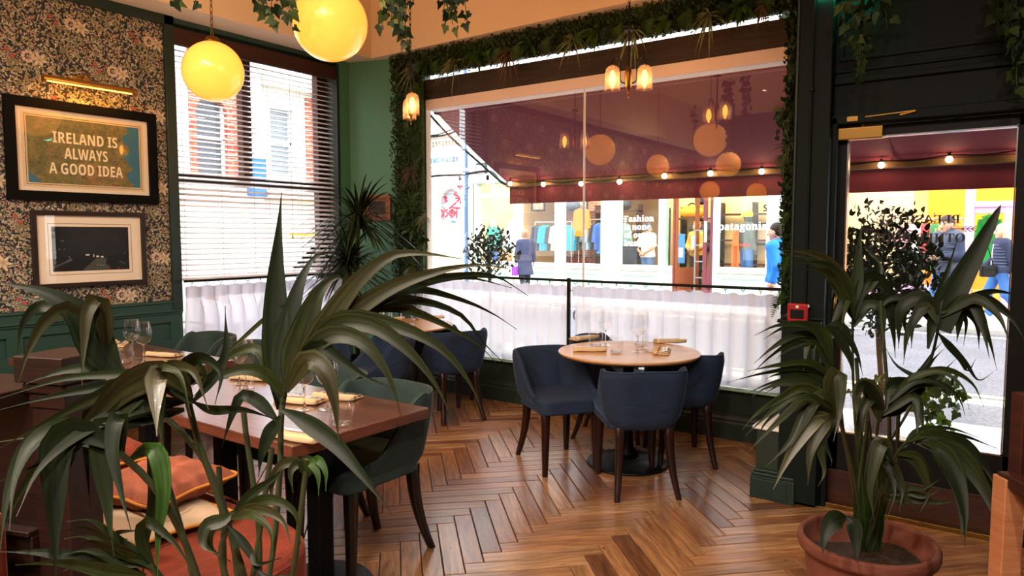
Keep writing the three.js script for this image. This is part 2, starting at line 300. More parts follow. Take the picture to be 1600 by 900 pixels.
const XO = XL - 0.34;
struct('wall_left', [box(XO, 0.98, -3.13, XL, 3.6, ZB)], M.paper_wall);
struct('wall_left_lower', [box(XO, 0, -3.13, XL - 0.004, 0.98, ZB), box(XO, 0, -4.81, XL - 0.004, 0.35, -3.13), box(XO, 3.2, -4.81, XL, 3.6, -3.13)], M.panelGreen);
struct('wall_left_corner', [box(XO, 0, -5.5, XL, 3.6, -4.81)], M.green);
{ // the angled corner between the left wall and the window wall
  const a = V(-5.62, 0, -4.96), b = V(-5.0, 0, -5.16), d = b.clone().sub(a), g = box(0, 0, -0.18, d.length(), 3.6, 0);
  struct('wall_corner', g.rotateY(-Math.atan2(d.z, d.x)).translate(a.x, 0, a.z), M.green);
}
{ // wainscot of the left wall: frame and raised mouldings, with the panels set back
  const w = structGroup('wainscot'), x = XL, z0 = -3.13, z1 = ZB;
  part('rail', [box(x - 0.01, 0.8, z0, x + 0.014, 0.966, z1, 0.002), box(x - 0.01, 0.56, z0, x + 0.014, 0.66, z1, 0.002), box(x - 0.01, 0, z0, x + 0.014, 0.16, z1, 0.002)], M.panelGreen, w);
  part('cap_moulding', [box(x - 0.01, 0.885, z0, x + 0.032, 0.899, z1, 0.004), box(x - 0.01, 0.868, z0, x + 0.024, 0.882, z1, 0.004), box(x - 0.01, 0.956, z0, x + 0.024, 0.972, z1, 0.004)], M.panelGreen, w);
  for (let z = z0; z < z1; z += 1.15) part('stile', box(x - 0.01, 0.02, z, x + 0.0138, 0.96, z + 0.1, 0.002), M.panelGreen, w);
  for (let z = z0 + 0.1; z < z1; z += 1.15) part('panel', [box(x - 0.012, 0.665, z + 0.005, x - 0.002, 0.795, z + 1.045), box(x - 0.01, 0.165, z + 0.005, x - 0.001, 0.555, z + 1.045)], M.panelGreen, w);
}
struct('trim_1', [box(XL - 0.01, 3.165, -3.13, XL + 0.028, SOF, ZB, 0.004), box(XL - 0.01, 0.9, -3.13, XL + 0.028, SOF, -3.05, 0.004)], M.darkGreen);
struct('wall_front', [box(-5.1, 0, -5.42, -1.2, 0.37, ZF - 0.02), box(-5.1, 0.37, -5.21, -4.72, 3.9, ZF), box(-5.1, 3.035, -5.2, -1.0, 3.9, ZF), box(-5.1, 3.3, -5.42, -1.0, 3.9, -5.2)], M.olive);
struct('wall_pier', [box(-1.35, 0, -5.42, -1.05, 3.95, ZF - 0.01), box(-1.09, 0, -5.42, -1.04, 3.95, -4.25)], M.bottle);
{ // skirting under the window, with its stepped top
  const prof = [[0, 0], [0.03, 0], [0.03, 0.12], [0.022, 0.135], [0.026, 0.15], [0.014, 0.17], [0.012, 0.185], [0, 0.19]];
  const g = extrude(prof, 3.85); struct('baseboard_front', metric(g.rotateY(Math.PI / 2).scale(1, 1, -1).translate(-5.05, 0, ZF - 0.02)), M.olive).geometry.computeVertexNormals();
}
struct('wall_door', [box(-0.95, 2.09, -4.29, 0.08, CEIL, ZD), box(0.08, 0, -4.29, XR, CEIL, ZD), box(-1.03, 0, -4.29, -0.86, CEIL, ZD + 0.02)], M.bottle);
{ // pilaster beside the door with its pedestal, and the low plinth that ends the window seat
  const p = structGroup('pilaster');
  part('shaft', box(-1.035, 1.0, -4.3, -0.86, CEIL, -4.07, 0.004), M.bottle, p);
  part('bead', [box(-1.037, 1.0, -4.09, -1.026, CEIL, -4.062, 0.004)], M.darkGreen, p);
  part('conduit', [rod([-0.955, 1.0, -4.062], [-0.955, CEIL, -4.062], 0.007), box(-0.968, 2.27, -4.072, -0.942, 2.285, -4.05, 0.002)], M.bottle, p);
  part('pedestal', box(-1.075, 0.02, -4.3, -0.872, 1.02, -4.055, 0.004), M.bottle, p);
  part('cap_moulding', [box(-1.095, 1.02, -4.3, -0.866, 1.04, -4.035, 0.005), box(-1.085, 1.0, -4.3, -0.868, 1.018, -4.045, 0.005), box(-1.08, 1.042, -4.3, -0.868, 1.06, -4.05, 0.005)], M.bottle, p);
  const q = structGroup('plinth');
  part('body', box(-1.205, 0, -5.12, -1.06, 0.395, -4.085, 0.004), M.olive, q);
  part('top_board', box(-1.225, 0.395, -5.14, -1.06, 0.415, -4.07, 0.004), M.white, q);
  part('skirting', [box(-1.225, 0, -5.1, -0.98, 0.13, -4.045, 0.003), box(-1.22, 0.13, -5.1, -0.985, 0.15, -4.05, 0.006), box(-1.213, 0.15, -5.1, -0.992, 0.168, -4.058, 0.006)], M.darkGreen, q);
  part('raised_panel', [box(-1.21, 0.012, -4.05, -1.02, 0.115, -4.04, 0.003)], M.darkGreen, q);
}
{ // mouldings above the door
  const t = structGroup('trim_2'), mat = M.bottle;
  const ring = (x0, y0, x1, y1, w, z) => [frameXY(x0, y0, x1, y1, w, z - 0.01, z + 0.012)];
  part('panel_moulding', ring(-0.84, 2.42, 0.34, 3.1, 0.02, ZD), mat, t);
  part('lintel_moulding', [box(-0.86, 2.3, ZD - 0.01, 0.5, 2.33, ZD + 0.02, 0.006), box(-0.86, 2.36, ZD - 0.01, 0.5, 2.375, ZD + 0.012, 0.004)], mat, t);
  part('architrave', [box(-0.875, 0.0, ZD - 0.02, -0.835, 2.13, ZD + 0.02, 0.006), box(-0.875, 2.09, ZD - 0.02, 0.12, 2.14, ZD + 0.02, 0.006), box(0.055, 0.0, ZD - 0.02, 0.1, 2.13, ZD + 0.02, 0.006)], mat, t);
}
struct('wall_back', box(XO, 0, ZB, XR + 0.3, CEIL, ZB + 0.2), M.panelGreen);
struct('wall_right', box(XR, 0, -4.45, XR + 0.2, CEIL, ZB + 0.2), M.panelGreen);
{ // ceiling: a lower rim along the walls and a tray that rises in the middle
  const quad = (a, b, c, d) => { const g = new THREE.BufferGeometry(); g.setAttribute('position', new THREE.Float32BufferAttribute([...a, ...b, ...c, ...a, ...c, ...d], 3)); g.computeVertexNormals(); return metric(g); };
  const A = [-5.29, SOF, -4.98], B = [-1.02, SOF, -4.9], A2 = [-5.08, CEIL, -4.78], B2 = [-1.02, CEIL, -4.7], E = [-5.29, SOF, ZB], E2 = [-5.08, CEIL, ZB];
  struct('ceiling_rim', [box(XL - 0.3, SOF, -5.42, -5.29, SOF + 0.1, ZB), quad([-5.3, SOF, -5.42], [-1.0, SOF, -5.42], B, A)], M.soffit);
  struct('ceiling_cove', [quad(A, B, B2, A2), quad(E, A, A2, E2)], M.plaster);
  struct('ceiling', [box(XO - 0.1, CEIL, -5.5, XR + 0.3, CEIL + 0.25, ZB + 0.3)], M.plaster);
  struct('wall_upper', [box(XO, 3.6, -5.5, XL, CEIL, ZB), box(XO, 3.6, -5.5, -0.9, CEIL, -5.2)], M.plaster);
}

// ---------------------------------------------------------------- the windows
{
  const w = structGroup('window_1');
  part('sill', box(-5.08, 0.37, -5.46, -1.21, 0.398, -5.08, 0.006), matOf(0x9fb8a4, 0.4), w);
  part('dark_beam', box(-4.74, 2.8, -5.22, -1.33, 2.985, -5.13, 0.006), M.beam, w);
  part('pale_beam', box(-4.73, 2.705, -5.3, -1.34, 2.798, -5.14, 0.004), M.paleWood, w);
  part('side_frame', [box(-4.735, 0.398, -5.2, -4.712, 2.71, -5.14, 0.004)], M.white, w);
  part('side_frame', [box(-1.375, 0.398, -5.22, -1.34, 2.71, -5.14, 0.004)], M.bottle, w);
  part('pane', box(-4.712, 0.398, -5.17, -2.99, 2.71, -5.1699), M.window, w); part('pane', box(-2.98, 0.398, -5.17, -1.375, 2.71, -5.1699), M.window, w);
  part('glass_joint', box(-2.99, 0.398, -5.18, -2.98, 2.71, -5.16), M.white, w);
  part('upper_light', box(-4.72, 2.9, -5.3, -1.35, 3.3, -5.2999), M.glass, w);
}
{
  const w = structGroup('window_2'), x = -5.8, d = M.darkWood;
  part('frame', [box(x - 0.05, 0.35, -4.81, x + 0.03, 3.2, -4.7), box(x - 0.05, 0.35, -3.2, x + 0.03, 3.2, -3.13), box(x - 0.05, 3.1, -4.81, x + 0.03, 3.2, -3.13), box(x - 0.05, 0.35, -4.81, x + 0.03, 0.42, -3.13)], d, w);
  part('transom', box(x - 0.05, 1.955, -4.7, x + 0.04, 2.02, -3.2, 0.004), d, w);
  part('mullion', box(x - 0.05, 2.02, -3.94, x + 0.04, 3.1, -3.85, 0.004), d, w);
  part('pane', box(x, 0.42, -4.7, x + 0.0001, 1.955, -3.2), M.glass, w); part('pane', box(x, 2.02, -4.7, x + 0.0001, 3.1, -3.94), M.glass, w); part('pane', box(x, 2.02, -3.85, x + 0.0001, 3.1, -3.2), M.glass, w);
  part('sill', box(XL - 0.32, 0.33, -4.81, XL + 0.05, 0.36, -3.13, 0.006), M.white, w);
  part('reveal', [box(XL - 0.3, 0.35, -4.83, XL + 0.005, 3.2, -4.8)], M.darkGreen, w);
}
{ // glazed street door with its lettering on the outside
  const d = structGroup('door_1'), zc = -4.24, f = 0.03;
  part('threshold', box(-0.87, 0, zc - 0.06, 0.07, 0.024, ZD + 0.01, 0.003), M.oldBrass, d); part('stile', box(-0.855, 0.02, zc - f, -0.795, 2.085, zc + f, 0.004), M.black, d); part('stile', box(-0.045, 0.02, zc - f, 0.055, 2.085, zc + f, 0.004), M.black, d);
  part('rail', box(-0.855, 2.025, zc - f, 0.055, 2.085, zc + f, 0.004), M.black, d); part('rail', box(-0.855, 0.02, zc - f, 0.055, 0.415, zc + f, 0.004), M.black, d);
  part('kick_plate', box(-0.85, 0.02, zc + f, 0.05, 0.2, zc + f + 0.008, 0.002), M.darkWood, d);
  part('glazing_bead', [box(-0.797, 0.41, zc - 0.012, -0.79, 2.03, zc + 0.036), box(-0.052, 0.41, zc - 0.012, -0.046, 2.03, zc + 0.034), box(-0.797, 2.02, zc - 0.01, -0.046, 2.027, zc + 0.034), box(-0.797, 0.412, zc - 0.01, -0.046, 0.42, zc + 0.034)], M.steel, d);
  part('pane', box(-0.8, 0.41, zc, -0.04, 2.03, zc + 0.0001), M.window, d);
  const closer = part('door_closer', [box(-0.875, 2.01, zc + 0.03, -0.62, 2.075, zc + 0.085, 0.006)], M.brass, d);
  part('closer_arm', [bar([-0.72, 2.09, zc + 0.06], [-0.47, 2.125, zc + 0.12], 0.014, 0.006), bar([-0.47, 2.127, zc + 0.12], [-0.76, 2.118, zc + 0.1], 0.012, 0.006), rod([-0.72, 2.07, zc + 0.06], [-0.72, 2.095, zc + 0.06], 0.008), box(-0.79, 2.1, zc + 0.08, -0.735, 2.128, zc + 0.115, 0.003)], M.brass, closer);
  const ink = matOf(0x3a302a, 0.5), put = (s, x, y, size) => part('lettering', text(s, size, serif, 0.001).rotateY(Math.PI).translate(x, y, zc - 0.003), ink, d);
  put('PLEASE USE', -0.455, 1.585, 0.044); put('OTHER DOOR', -0.455, 1.49, 0.044);
  const flourish = (x, s) => [bar([x, 1.535, zc - 0.003], [x + s * 0.1, 1.535, zc - 0.003], 0.001, 0.004), ...[0.04, 0.06, 0.08].flatMap((t) => [1, -1].map((u) => bar([x + s * t, 1.535, zc - 0.003], [x + s * (t + 0.022), 1.535 + u * 0.014, zc - 0.003], 0.001, 0.004)))];
  part('ornament', flourish(-0.3, 1), ink, d); part('ornament', flourish(-0.62, -1), ink, d);
  part('pull_handle', [box(-0.845, 0.95, zc + f, -0.805, 1.2, zc + f + 0.006, 0.002), tube([[-0.825, 0.98, zc + f], [-0.825, 0.98, zc + 0.08], [-0.825, 1.17, zc + 0.08], [-0.825, 1.17, zc + f]], 0.009, 20)], M.oldBrass, d);
}

// ---------------------------------------------------------------- the street
struct('pavement_near', metric(box(-30, -0.25, -6.75, 30, -0.02, -5.3)), matOf(0xffffff, 0.85, { map: T.paving, bumpMap: T.plaster, bumpScale: 0.003 }));
struct('pavement_edge', metric(box(-30, -0.25, -7.65, 30, -0.03, -6.75)), matOf(0xffffff, 0.9, { map: T.asphalt, bumpMap: T.plaster, bumpScale: 0.004 }));
struct('kerb_near', box(-30, -0.25, -7.95, 30, -0.03, -7.65, 0.02), matOf(0xdcd8cf, 0.8, { bumpMap: T.plaster, bumpScale: 0.003 }));
struct('road', metric(box(-40, -0.3, -13.6, 40, -0.07, -7.95)), matOf(0xe6e9f2, 0.85, { map: T.asphalt, bumpMap: T.plaster, bumpScale: 0.005 }));
struct('road_marking', [box(-30, -0.07, -8.32, 30, -0.065, -8.2), box(-30, -0.07, -13.2, 30, -0.065, -13.1)], matOf(0xe8dfae, 0.7));
struct('kerb_far', box(-40, -0.3, -13.85, 40, 0.01, -13.6, 0.02), matOf(0xb9b6b0, 0.8));
struct('pavement_far', metric(box(-40, -0.3, -24, 40, 0, -13.85)), matOf(0xffffff, 0.85, { map: T.paving, bumpMap: T.plaster, bumpScale: 0.003 }));
struct('side_road', metric(box(-40, -0.3, -7.6, -5.95, -0.03, 12)), matOf(0xe6e9f2, 0.85, { map: T.asphalt }));
struct('outer_wall', [box(-5.95, 4.2, ZF - 0.33, XR, 8, ZF - 0.03), box(-5.95, 4.2, ZF - 0.33, -5.65, 8, ZB), box(3.65, 0, -5.3, 20, 8, 4)], M.cream);

// ---------------------------------------------------------------- pictures on the left wall
{
  const print1 = canvasTex(1200, 800, (g, W, H) => {
    g.fillStyle = '#6b6a3c'; g.fillRect(0, 0, W, H);
    const cols = ['#7a7440', '#5d6138', '#8a7a45', '#4f5634', '#93764c', '#a07c52', '#6e7242'];
    for (let i = 0; i < 900; i++) { g.globalAlpha = 0.25; g.fillStyle = pick(cols); g.beginPath(); g.ellipse(rnd() * W, rnd() * H, rr(10, 90), rr(8, 50), rnd() * 3, 0, 7); g.fill(); }
    for (let i = 0; i < 60; i++) { g.globalAlpha = 0.3; g.fillStyle = pick(['#a86a4a', '#b0784f']); g.beginPath(); g.ellipse(rr(0.45, 0.85) * W, rr(0.65, 1) * H, rr(10, 60), rr(8, 40), 0, 0, 7); g.fill(); }
    g.globalAlpha = 1; g.strokeStyle = '#2d2c1c'; g.lineWidth = 1.6;
    for (let i = 0; i < 330; i++) { let x = rnd() * W * 0.88, y = rnd() * H; g.beginPath(); g.moveTo(x, y); for (let k = 0; k < 9; k++) { x += rr(-16, 16); y += rr(-16, 16); g.lineTo(x, y); } g.stroke(); }
    g.fillStyle = '#356f86'; g.beginPath(); g.moveTo(W, 0); g.lineTo(W * 0.83, 0);
    for (let k = 0; k <= 30; k++) g.lineTo(W * (0.86 + 0.035 * Math.sin(k * 0.7) + rr(-0.016, 0.016) + k * 0.0014), H * k / 30); g.lineTo(W, H); g.fill();
    g.beginPath(); g.moveTo(0, H); for (let k = 0; k <= 10; k++) g.lineTo(k * 14, H * (0.82 + 0.018 * k) + rr(-8, 8)); g.fill();
    g.fillStyle = '#f0e2bf'; g.textAlign = 'center'; g.textBaseline = 'middle'; g.font = 'bold 138px sans-serif';
    const line = (s, x, y, w) => { g.save(); g.translate(x, y); g.scale(w / g.measureText(s).width, 1.36); g.fillText(s, 0, 0); g.restore(); };
    line('IRELAND IS', 600, 230, 700); line('ALWAYS', 600, 420, 470); line('A GOOD IDEA', 600, 612, 790);
  });
  const print2 = canvasTex(1024, 576, (g, W, H) => {
    g.fillStyle = '#0b0e0f'; g.fillRect(0, 0, W, H);
    for (let i = 0; i < 300; i++) { g.globalAlpha = 0.06; g.fillStyle = pick(['#23302f', '#1a2224', '#2d3432']); g.beginPath(); g.ellipse(rr(0.15, 0.9) * W, rr(0, 0.65) * H, rr(20, 130), rr(20, 80), 0, 0, 7); g.fill(); }
    g.globalAlpha = 1; g.fillStyle = '#474a42'; g.beginPath(); g.moveTo(W * 0.55, H * 0.72); g.lineTo(W * 0.72, H * 0.72); g.lineTo(W * 0.72, H); g.lineTo(W * 0.36, H); g.fill();
    g.fillStyle = '#52574d'; g.beginPath(); g.moveTo(0, H * 0.88); g.quadraticCurveTo(W * 0.12, H * 0.84, W * 0.22, H * 0.7); g.lineTo(W * 0.25, H * 0.76); g.lineTo(W * 0.18, H * 0.8); g.lineTo(0, H * 0.93); g.fill();
    g.fillStyle = '#d8d2bf'; for (const [x, y, a, b] of [[0.44, 0.64, 30, 10], [0.57, 0.68, 20, 12], [0.63, 0.69, 22, 11], [0.52, 0.66, 8, 22]]) { g.beginPath(); g.ellipse(W * x, H * y, a, b, 0, 0, 7); g.fill(); }
    g.fillStyle = '#06080a'; g.beginPath(); g.ellipse(W * 0.77, H * 0.78, 84, 52, 0, 0, 7); g.fill(); g.fillRect(W * 0.68, H * 0.78, 190, 60);
    g.fillStyle = '#7a1c18'; g.fillRect(W * 0.72, H * 0.93, 20, 40); g.fillRect(W * 0.84, H * 0.93, 20, 40);
    g.strokeStyle = '#8d9286'; g.lineWidth = 6; g.beginPath(); g.moveTo(W * 0.86, H * 0.8); g.lineTo(W * 0.95, H * 0.88); g.stroke();
    g.fillStyle = '#c9ccc2'; for (const [x, y] of [[0.08, 0.5], [0.14, 0.5], [0.04, 0.57], [0.56, 0.86], [0.6, 0.88], [0.64, 0.88], [0.93, 0.6], [0.2, 0.67]]) g.fillRect(W * x, H * y, 14, 8);
    g.fillStyle = '#4c5a72'; g.fillRect(W * 0.11, H * 0.3, 40, 18);
  });
  const frame = (root, z0, z1, y0, y1, w, d, m) => part('frame', metric(extrude([[-z1, y0], [-z0, y0], [-z0, y1], [-z1, y1]], d - 0.006, 0.003, [[[-z1 + w, y0 + w], [-z1 + w, y1 - w], [-z0 - w, y1 - w], [-z0 - w, y0 + w]]]).rotateY(Math.PI / 2).translate(XL + 0.003, 0, 0)), m, root);
  const flat = (z0, z1, y0, y1, x) => { const g = new THREE.PlaneGeometry(z1 - z0, y1 - y0); g.rotateY(Math.PI / 2); return g.translate(x, (y0 + y1) / 2, (z0 + z1) / 2); };
  const lines = (z0, z1, y0, y1, x, w) => [box(x, y0, z0, x + 0.0006, y0 + w, z1), box(x, y1 - w, z0, x + 0.0006, y1, z1), box(x, y0, z0, x + 0.0006, y1, z0 + w), box(x, y0, z1 - w, x + 0.0006, y1, z1)];
  let z0 = -2.955, z1 = -1.93, y0 = 1.75, y1 = 2.447;
  const p = thing('framed_poster', 'large black framed map poster lettered about Ireland under the picture light', 'picture', [0, 0, 0]);
  frame(p, z0, z1, y0, y1, 0.06, 0.035, matOf(0x060606, 0.7, { phys: 1, specularIntensity: 0.2 }));
  part('mount', box(XL, y0 + 0.05, z0 + 0.05, XL + 0.012, y1 - 0.05, z1 - 0.05), M.paper, p);
  part('sheet', box(XL + 0.012, y0 + 0.092, z0 + 0.1, XL + 0.014, y1 - 0.092, z1 - 0.1), matOf(0xd9c29c, 0.7), p);
  part('print', flat(z0 + 0.13, z1 - 0.13, y0 + 0.12, y1 - 0.12, XL + 0.0146), matOf(0xffffff, 0.6, { map: print1 }), p);
  part('ruled_border', lines(z0 + 0.118, z1 - 0.118, y0 + 0.108, y1 - 0.108, XL + 0.0142, 0.0035), matOf(0x4a4438, 0.7), p);
  part('glazing', box(XL + 0.024, y0 + 0.05, z0 + 0.05, XL + 0.0241, y1 - 0.05, z1 - 0.05), pane(1.5), p);
  z0 = -2.842; z1 = -2.061; y0 = 1.13; y1 = 1.676;
  const q = thing('framed_print', 'smaller framed print of a dark night road in a wide cream mount', 'picture', [0, 0, 0]);
  frame(q, z0, z1, y0, y1, 0.028, 0.03, matOf(0x22140f, 0.35));
  part('mount', box(XL, y0 + 0.02, z0 + 0.02, XL + 0.012, y1 - 0.02, z1 - 0.02), M.paper, q);
  part('print', flat(z0 + 0.125, z1 - 0.125, y0 + 0.115, y1 - 0.11, XL + 0.0134), matOf(0xffffff, 0.45, { map: print2 }), q);
  part('ruled_border', lines(z0 + 0.102, z1 - 0.102, y0 + 0.09, y1 - 0.088, XL + 0.0122, 0.003), matOf(0x55483c, 0.7), q);
  part('glazing', box(XL + 0.022, y0 + 0.02, z0 + 0.02, XL + 0.0221, y1 - 0.02, z1 - 0.02), pane(1.4), q);
  // brass picture light over the poster
  const l = thing('picture_light', 'slim brass picture light on the floral wallpaper above the map poster', 'lamp', [0, 0, 0]);
  const lx = XL + 0.16, ly = 2.565;
  const half = []; for (let k = 0; k <= 12; k++) { const a = R(-20 + k * 18.5); half.push([lx + 0.028 * Math.cos(a), ly + 0.028 * Math.sin(a)]); }
  const hood = grid(1, 12, (u, v) => { const a = R(-25 + v * 190); return V(lx + 0.028 * Math.cos(a), ly + 0.028 * Math.sin(a), lerp(-2.74, -2.12, u)); });
  part('hood', [hood, lathe([[0, 0], [0.028, 0]], 20).rotateX(Math.PI / 2).translate(lx, ly, -2.74), lathe([[0, 0], [0.028, 0]], 20).rotateX(Math.PI / 2).translate(lx, ly, -2.12)], M.brass, l);
  part('bracket', [box(XL, 2.57, -2.5, XL + 0.012, 2.65, -2.36, 0.004), tube([[XL + 0.01, 2.62, -2.43], [XL + 0.06, 2.66, -2.43], [XL + 0.13, 2.64, -2.43], [lx, ly + 0.024, -2.43]], 0.007, 16)], M.brass, l);
  part('glow_tube', rod([lx, ly - 0.006, -2.71], [lx, ly - 0.006, -2.15], 0.012), matOf(0x000000, 0.5, { emissive: 0xffb04a, emissiveIntensity: 3 }), l);
  const s = new THREE.RectAreaLight(0xffa030, 26, 0.56, 0.03); s.position.set(lx - 0.01, ly - 0.024, -2.43); s.lookAt(XL + 0.03, 2.3, -2.43); scene.add(s); s.name = 'picture_light_glow';
}
{ // small gilt picture on the angled corner
  const a = V(-5.62, 0, -4.96), b = V(-5.0, 0, -5.16), turn = -Math.atan2(b.z - a.z, b.x - a.x), r = rayOf(590.5, 325), k = ((a.x - EYE.x) * (b.z - a.z) - (a.z - EYE.z) * (b.x - a.x)) / (r.x * (b.z - a.z) - r.z * (b.x - a.x)), c = r.multiplyScalar(k * 0.998).add(EYE);
  const p = thing('gilt_picture', 'small dark painting in a brown wooden frame on the green corner wall', 'picture', c, turn);
  const w = 0.155, h = 0.128, ring = (w, h, t, z0, z1) => frameXY(-w, -h, w, h, t, z0, z1, 0.002);
  part('frame', ring(w, h, 0.026, 0, 0.035), matOf(0x8a5330, 0.4, { metalness: 0.25 }), p); part('slip', ring(w - 0.022, h - 0.022, 0.03, 0.002, 0.022), matOf(0x70412a, 0.5), p);
  part('inner_frame', ring(w - 0.048, h - 0.048, 0.01, 0.004, 0.02), matOf(0x9c6a40, 0.4, { metalness: 0.3 }), p);
  part('canvas', box(-w + 0.05, -h + 0.05, 0.002, w - 0.05, h - 0.05, 0.008), matOf(0x2a1c16, 0.6, { bumpMap: T.weave, bumpScale: 0.0005 }), p);
}

// ---------------------------------------------------------------- blind and café curtains
{
  const b = thing('venetian_blind', 'wide wooden slatted blind over the window beside the wallpaper', 'blind', [XL - 0.07, 0, -3.97]);
  const n = 43, z = 0.825, slat = grid(26, 4, (u, v) => V((v - 0.5) * 0.057, 0.003 * (1 - Math.pow(2 * v - 1, 2)), (u - 0.5) * 2 * z));
  const under = slat.clone().translate(0, -0.0028, 0), sl = merge([slat, under, box(-0.028, -0.003, -z, 0.028, 0.0005, -z + 0.001), box(-0.028, -0.003, z - 0.001, 0.028, 0.0005, z)]); metric(sl, false);
  for (let i = 0; i < n; i++) { const s = part('slat', sl, M.blind, b, [0, 1.175 + i * 0.0447, 0]); s.rotation.z = R(-22 + rr(-0.8, 0.8)); s.rotation.x = rr(-0.0006, 0.0006); }
  part('head_rail', box(-0.04, 3.1, -z, 0.03, 3.165, z, 0.004), M.pelmet, b);
  part('pelmet', box(0.03, 3.045, -z - 0.012, 0.052, 3.175, z + 0.012, 0.004), M.pelmet, b);
  part('bottom_rail', box(-0.027, 1.128, -z, 0.027, 1.15, z, 0.005), M.blind, b);
  for (const k of [-0.76, -0.42, -0.06, 0.1, 0.42, 0.76]) part('ladder_cord', [rod([0.024, 1.14, k], [0.024, 3.1, k], 0.0012, 5), rod([-0.024, 1.14, k], [-0.024, 3.1, k], 0.0012, 5)], M.black, b);
  part('tilt_cord', [rod([0.034, 1.5, -0.3], [0.034, 3.05, -0.3], 0.0016, 5), lathe([[0.001, 0], [0.007, 0.006], [0.004, 0.035], [0.001, 0.04]], 10).translate(0.034, 1.47, -0.3)], M.black, b);
}
function cafeRail(a, b, name, label, supports, group) {
  const t = thing(name, label, 'curtain rail', [0, 0, 0], 0, group), d = b.clone().sub(a), L = d.length(); d.normalize();
  part('rail', rod(a, b, 0.011, 12), M.black, t);
  const n = Math.round(L / 0.128), ring = new THREE.TorusGeometry(0.017, 0.0028, 6, 14), hook = tube([[0, -0.017, 0], [0.004, -0.026, 0], [0, -0.034, 0], [-0.006, -0.03, 0]], 0.0018, 10, 5), g = merge([ring, hook]);
  for (let i = 0; i < n; i++) { const o = part('ring', g, M.black, t, a.clone().addScaledVector(d, (i + 0.5) * L / n).add(V(0, -0.008, 0))); o.rotation.y = Math.atan2(d.x, d.z) + Math.PI / 2 + Math.PI / 2 + rr(-0.5, 0.5); }
  for (const s of supports) part('support_post', box(s[0] - 0.013, s[2], s[1] - 0.013, s[0] + 0.013, a.y + 0.02, s[1] + 0.013, 0.003), M.black, t);
  return t;
}
function cafeCurtain(a, b, top, bottom, label, folds, phase) {
  const d = b.clone().sub(a), L = d.length(); d.normalize(); const n = V(-d.z, 0, d.x), seg = folds * 12;
  const wob = [...Array(folds + 2)].map(() => rr(-0.3, 0.3));
  const off = (u, v, e = 0) => { const x = u * folds, k = Math.floor(x), f = x - k, amp = lerp(0.014, 0.034, smooth(0, 0.35, v)) * (1 + 0.4 * wob[k]), y = lerp(top, bottom, v); const w = amp * (Math.cos(f * 2 * Math.PI + phase) + 0.35 * Math.cos(f * 4 * Math.PI + 1 + wob[k] * 2 * v)), slide = 0.048 * Math.sin(f * 2 * Math.PI + phase) * smooth(0.05, 0.4, v); const p = a.clone().addScaledVector(d, u * L + slide).addScaledVector(n, w + e); p.y = y - 0.006 * Math.cos(f * 2 * Math.PI) * (v < 0.02 ? 1 : 0); p.u = u * L; p.v = y; return p; };
  const t = thing('cafe_curtain', label, 'curtain', [0, 0, 0], 0, 'sheer half-height curtains');
  part('fabric', grid(seg, 14, (u, v) => off(u, v)), M.sheer, t);
  part('header_band', [0.0015, 0.003].map((e) => grid(seg, 4, (u, v) => off(u, lerp(0, 0.13, v), e))), M.sheer, t);
  part('hem_band', [0.0012, 0.0024].map((e) => grid(seg, 3, (u, v) => off(u, lerp(0.94, 1, v), e))), M.sheer, t);
}
cafeRail(V(-4.82, 1.13, -5.06), V(-1.3, 1.13, -5.06), 'curtain_rail', 'long black curtain rail across the big shop window', [[-3.06, -5.06, 0.398]], 'black café curtain rails');
cafeRail(V(-5.53, 1.13, -3.12), V(-5.53, 1.13, -4.8), 'curtain_rail', 'shorter black curtain rail under the slatted blind', [], 'black café curtain rails');
cafeCurtain(V(-4.8, 0, -5.09), V(-3.08, 0, -5.09), 1.085, 0.41, 'white sheer curtain left of the black post in the big window', 14, 0.4);
cafeCurtain(V(-3.04, 0, -5.09), V(-1.37, 0, -5.09), 1.085, 0.41, 'white sheer curtain right of the black post behind the round table', 13, 1.2);
cafeCurtain(V(-5.545, 0, -3.14), V(-5.545, 0, -4.79), 1.085, 0.375, 'white sheer curtain hanging below the slatted blind', 13, 2.2);

// ---------------------------------------------------------------- lamps
const chainGeo = (y0, y1) => { const L = [], n = Math.ceil((y1 - y0) / 0.042); for (let i = 0; i < n; i++) { const g = new THREE.TorusGeometry(0.011, 0.0028, 5, 10); g.scale(0.75, 2.1, 1); g.rotateY((i % 2) * Math.PI / 2 + 0.4); L.push(g.translate(0, y0 + 0.02 + i * 0.04, 0)); } return merge(L); };
const globeMat = matOf(0xffb050, 0.3, { phys: 1, emissive: new THREE.Color().setRGB(1, 0.335, 0.04), emissiveIntensity: 1.0, clearcoat: 1, clearcoatRoughness: 0.03 });
function globe(p, label) {
  const t = thing('globe_pendant', label, 'lamp', p, 0, 'glowing globe pendants'), r = 0.1875;
  part('globe', new THREE.SphereGeometry(r, 48, 32), globeMat, t);
  part('cap', lathe([[0, 0.03], [0.03, 0.028], [0.045, 0.008], [0.052, -0.012], [0.03, -0.014]], 24).translate(0, r, 0), M.oldBrass, t);
  part('chain', chainGeo(r + 0.02, CEIL - p.y), M.oldBrass, t);
  const l = new THREE.PointLight(WARM, GLOBE_POWER); l.position.copy(p).add(V(0, 0.05, 0)); l.shadow.radius = 4; l.castShadow = true; l.name = 'globe_light'; scene.add(l);
}
globe(at(333, 112, 4.52), 'glowing yellow globe pendant hanging before the slatted blind');
globe(at(516, 37, 3.62), 'larger looking glowing globe pendant at the top edge near the ivy');
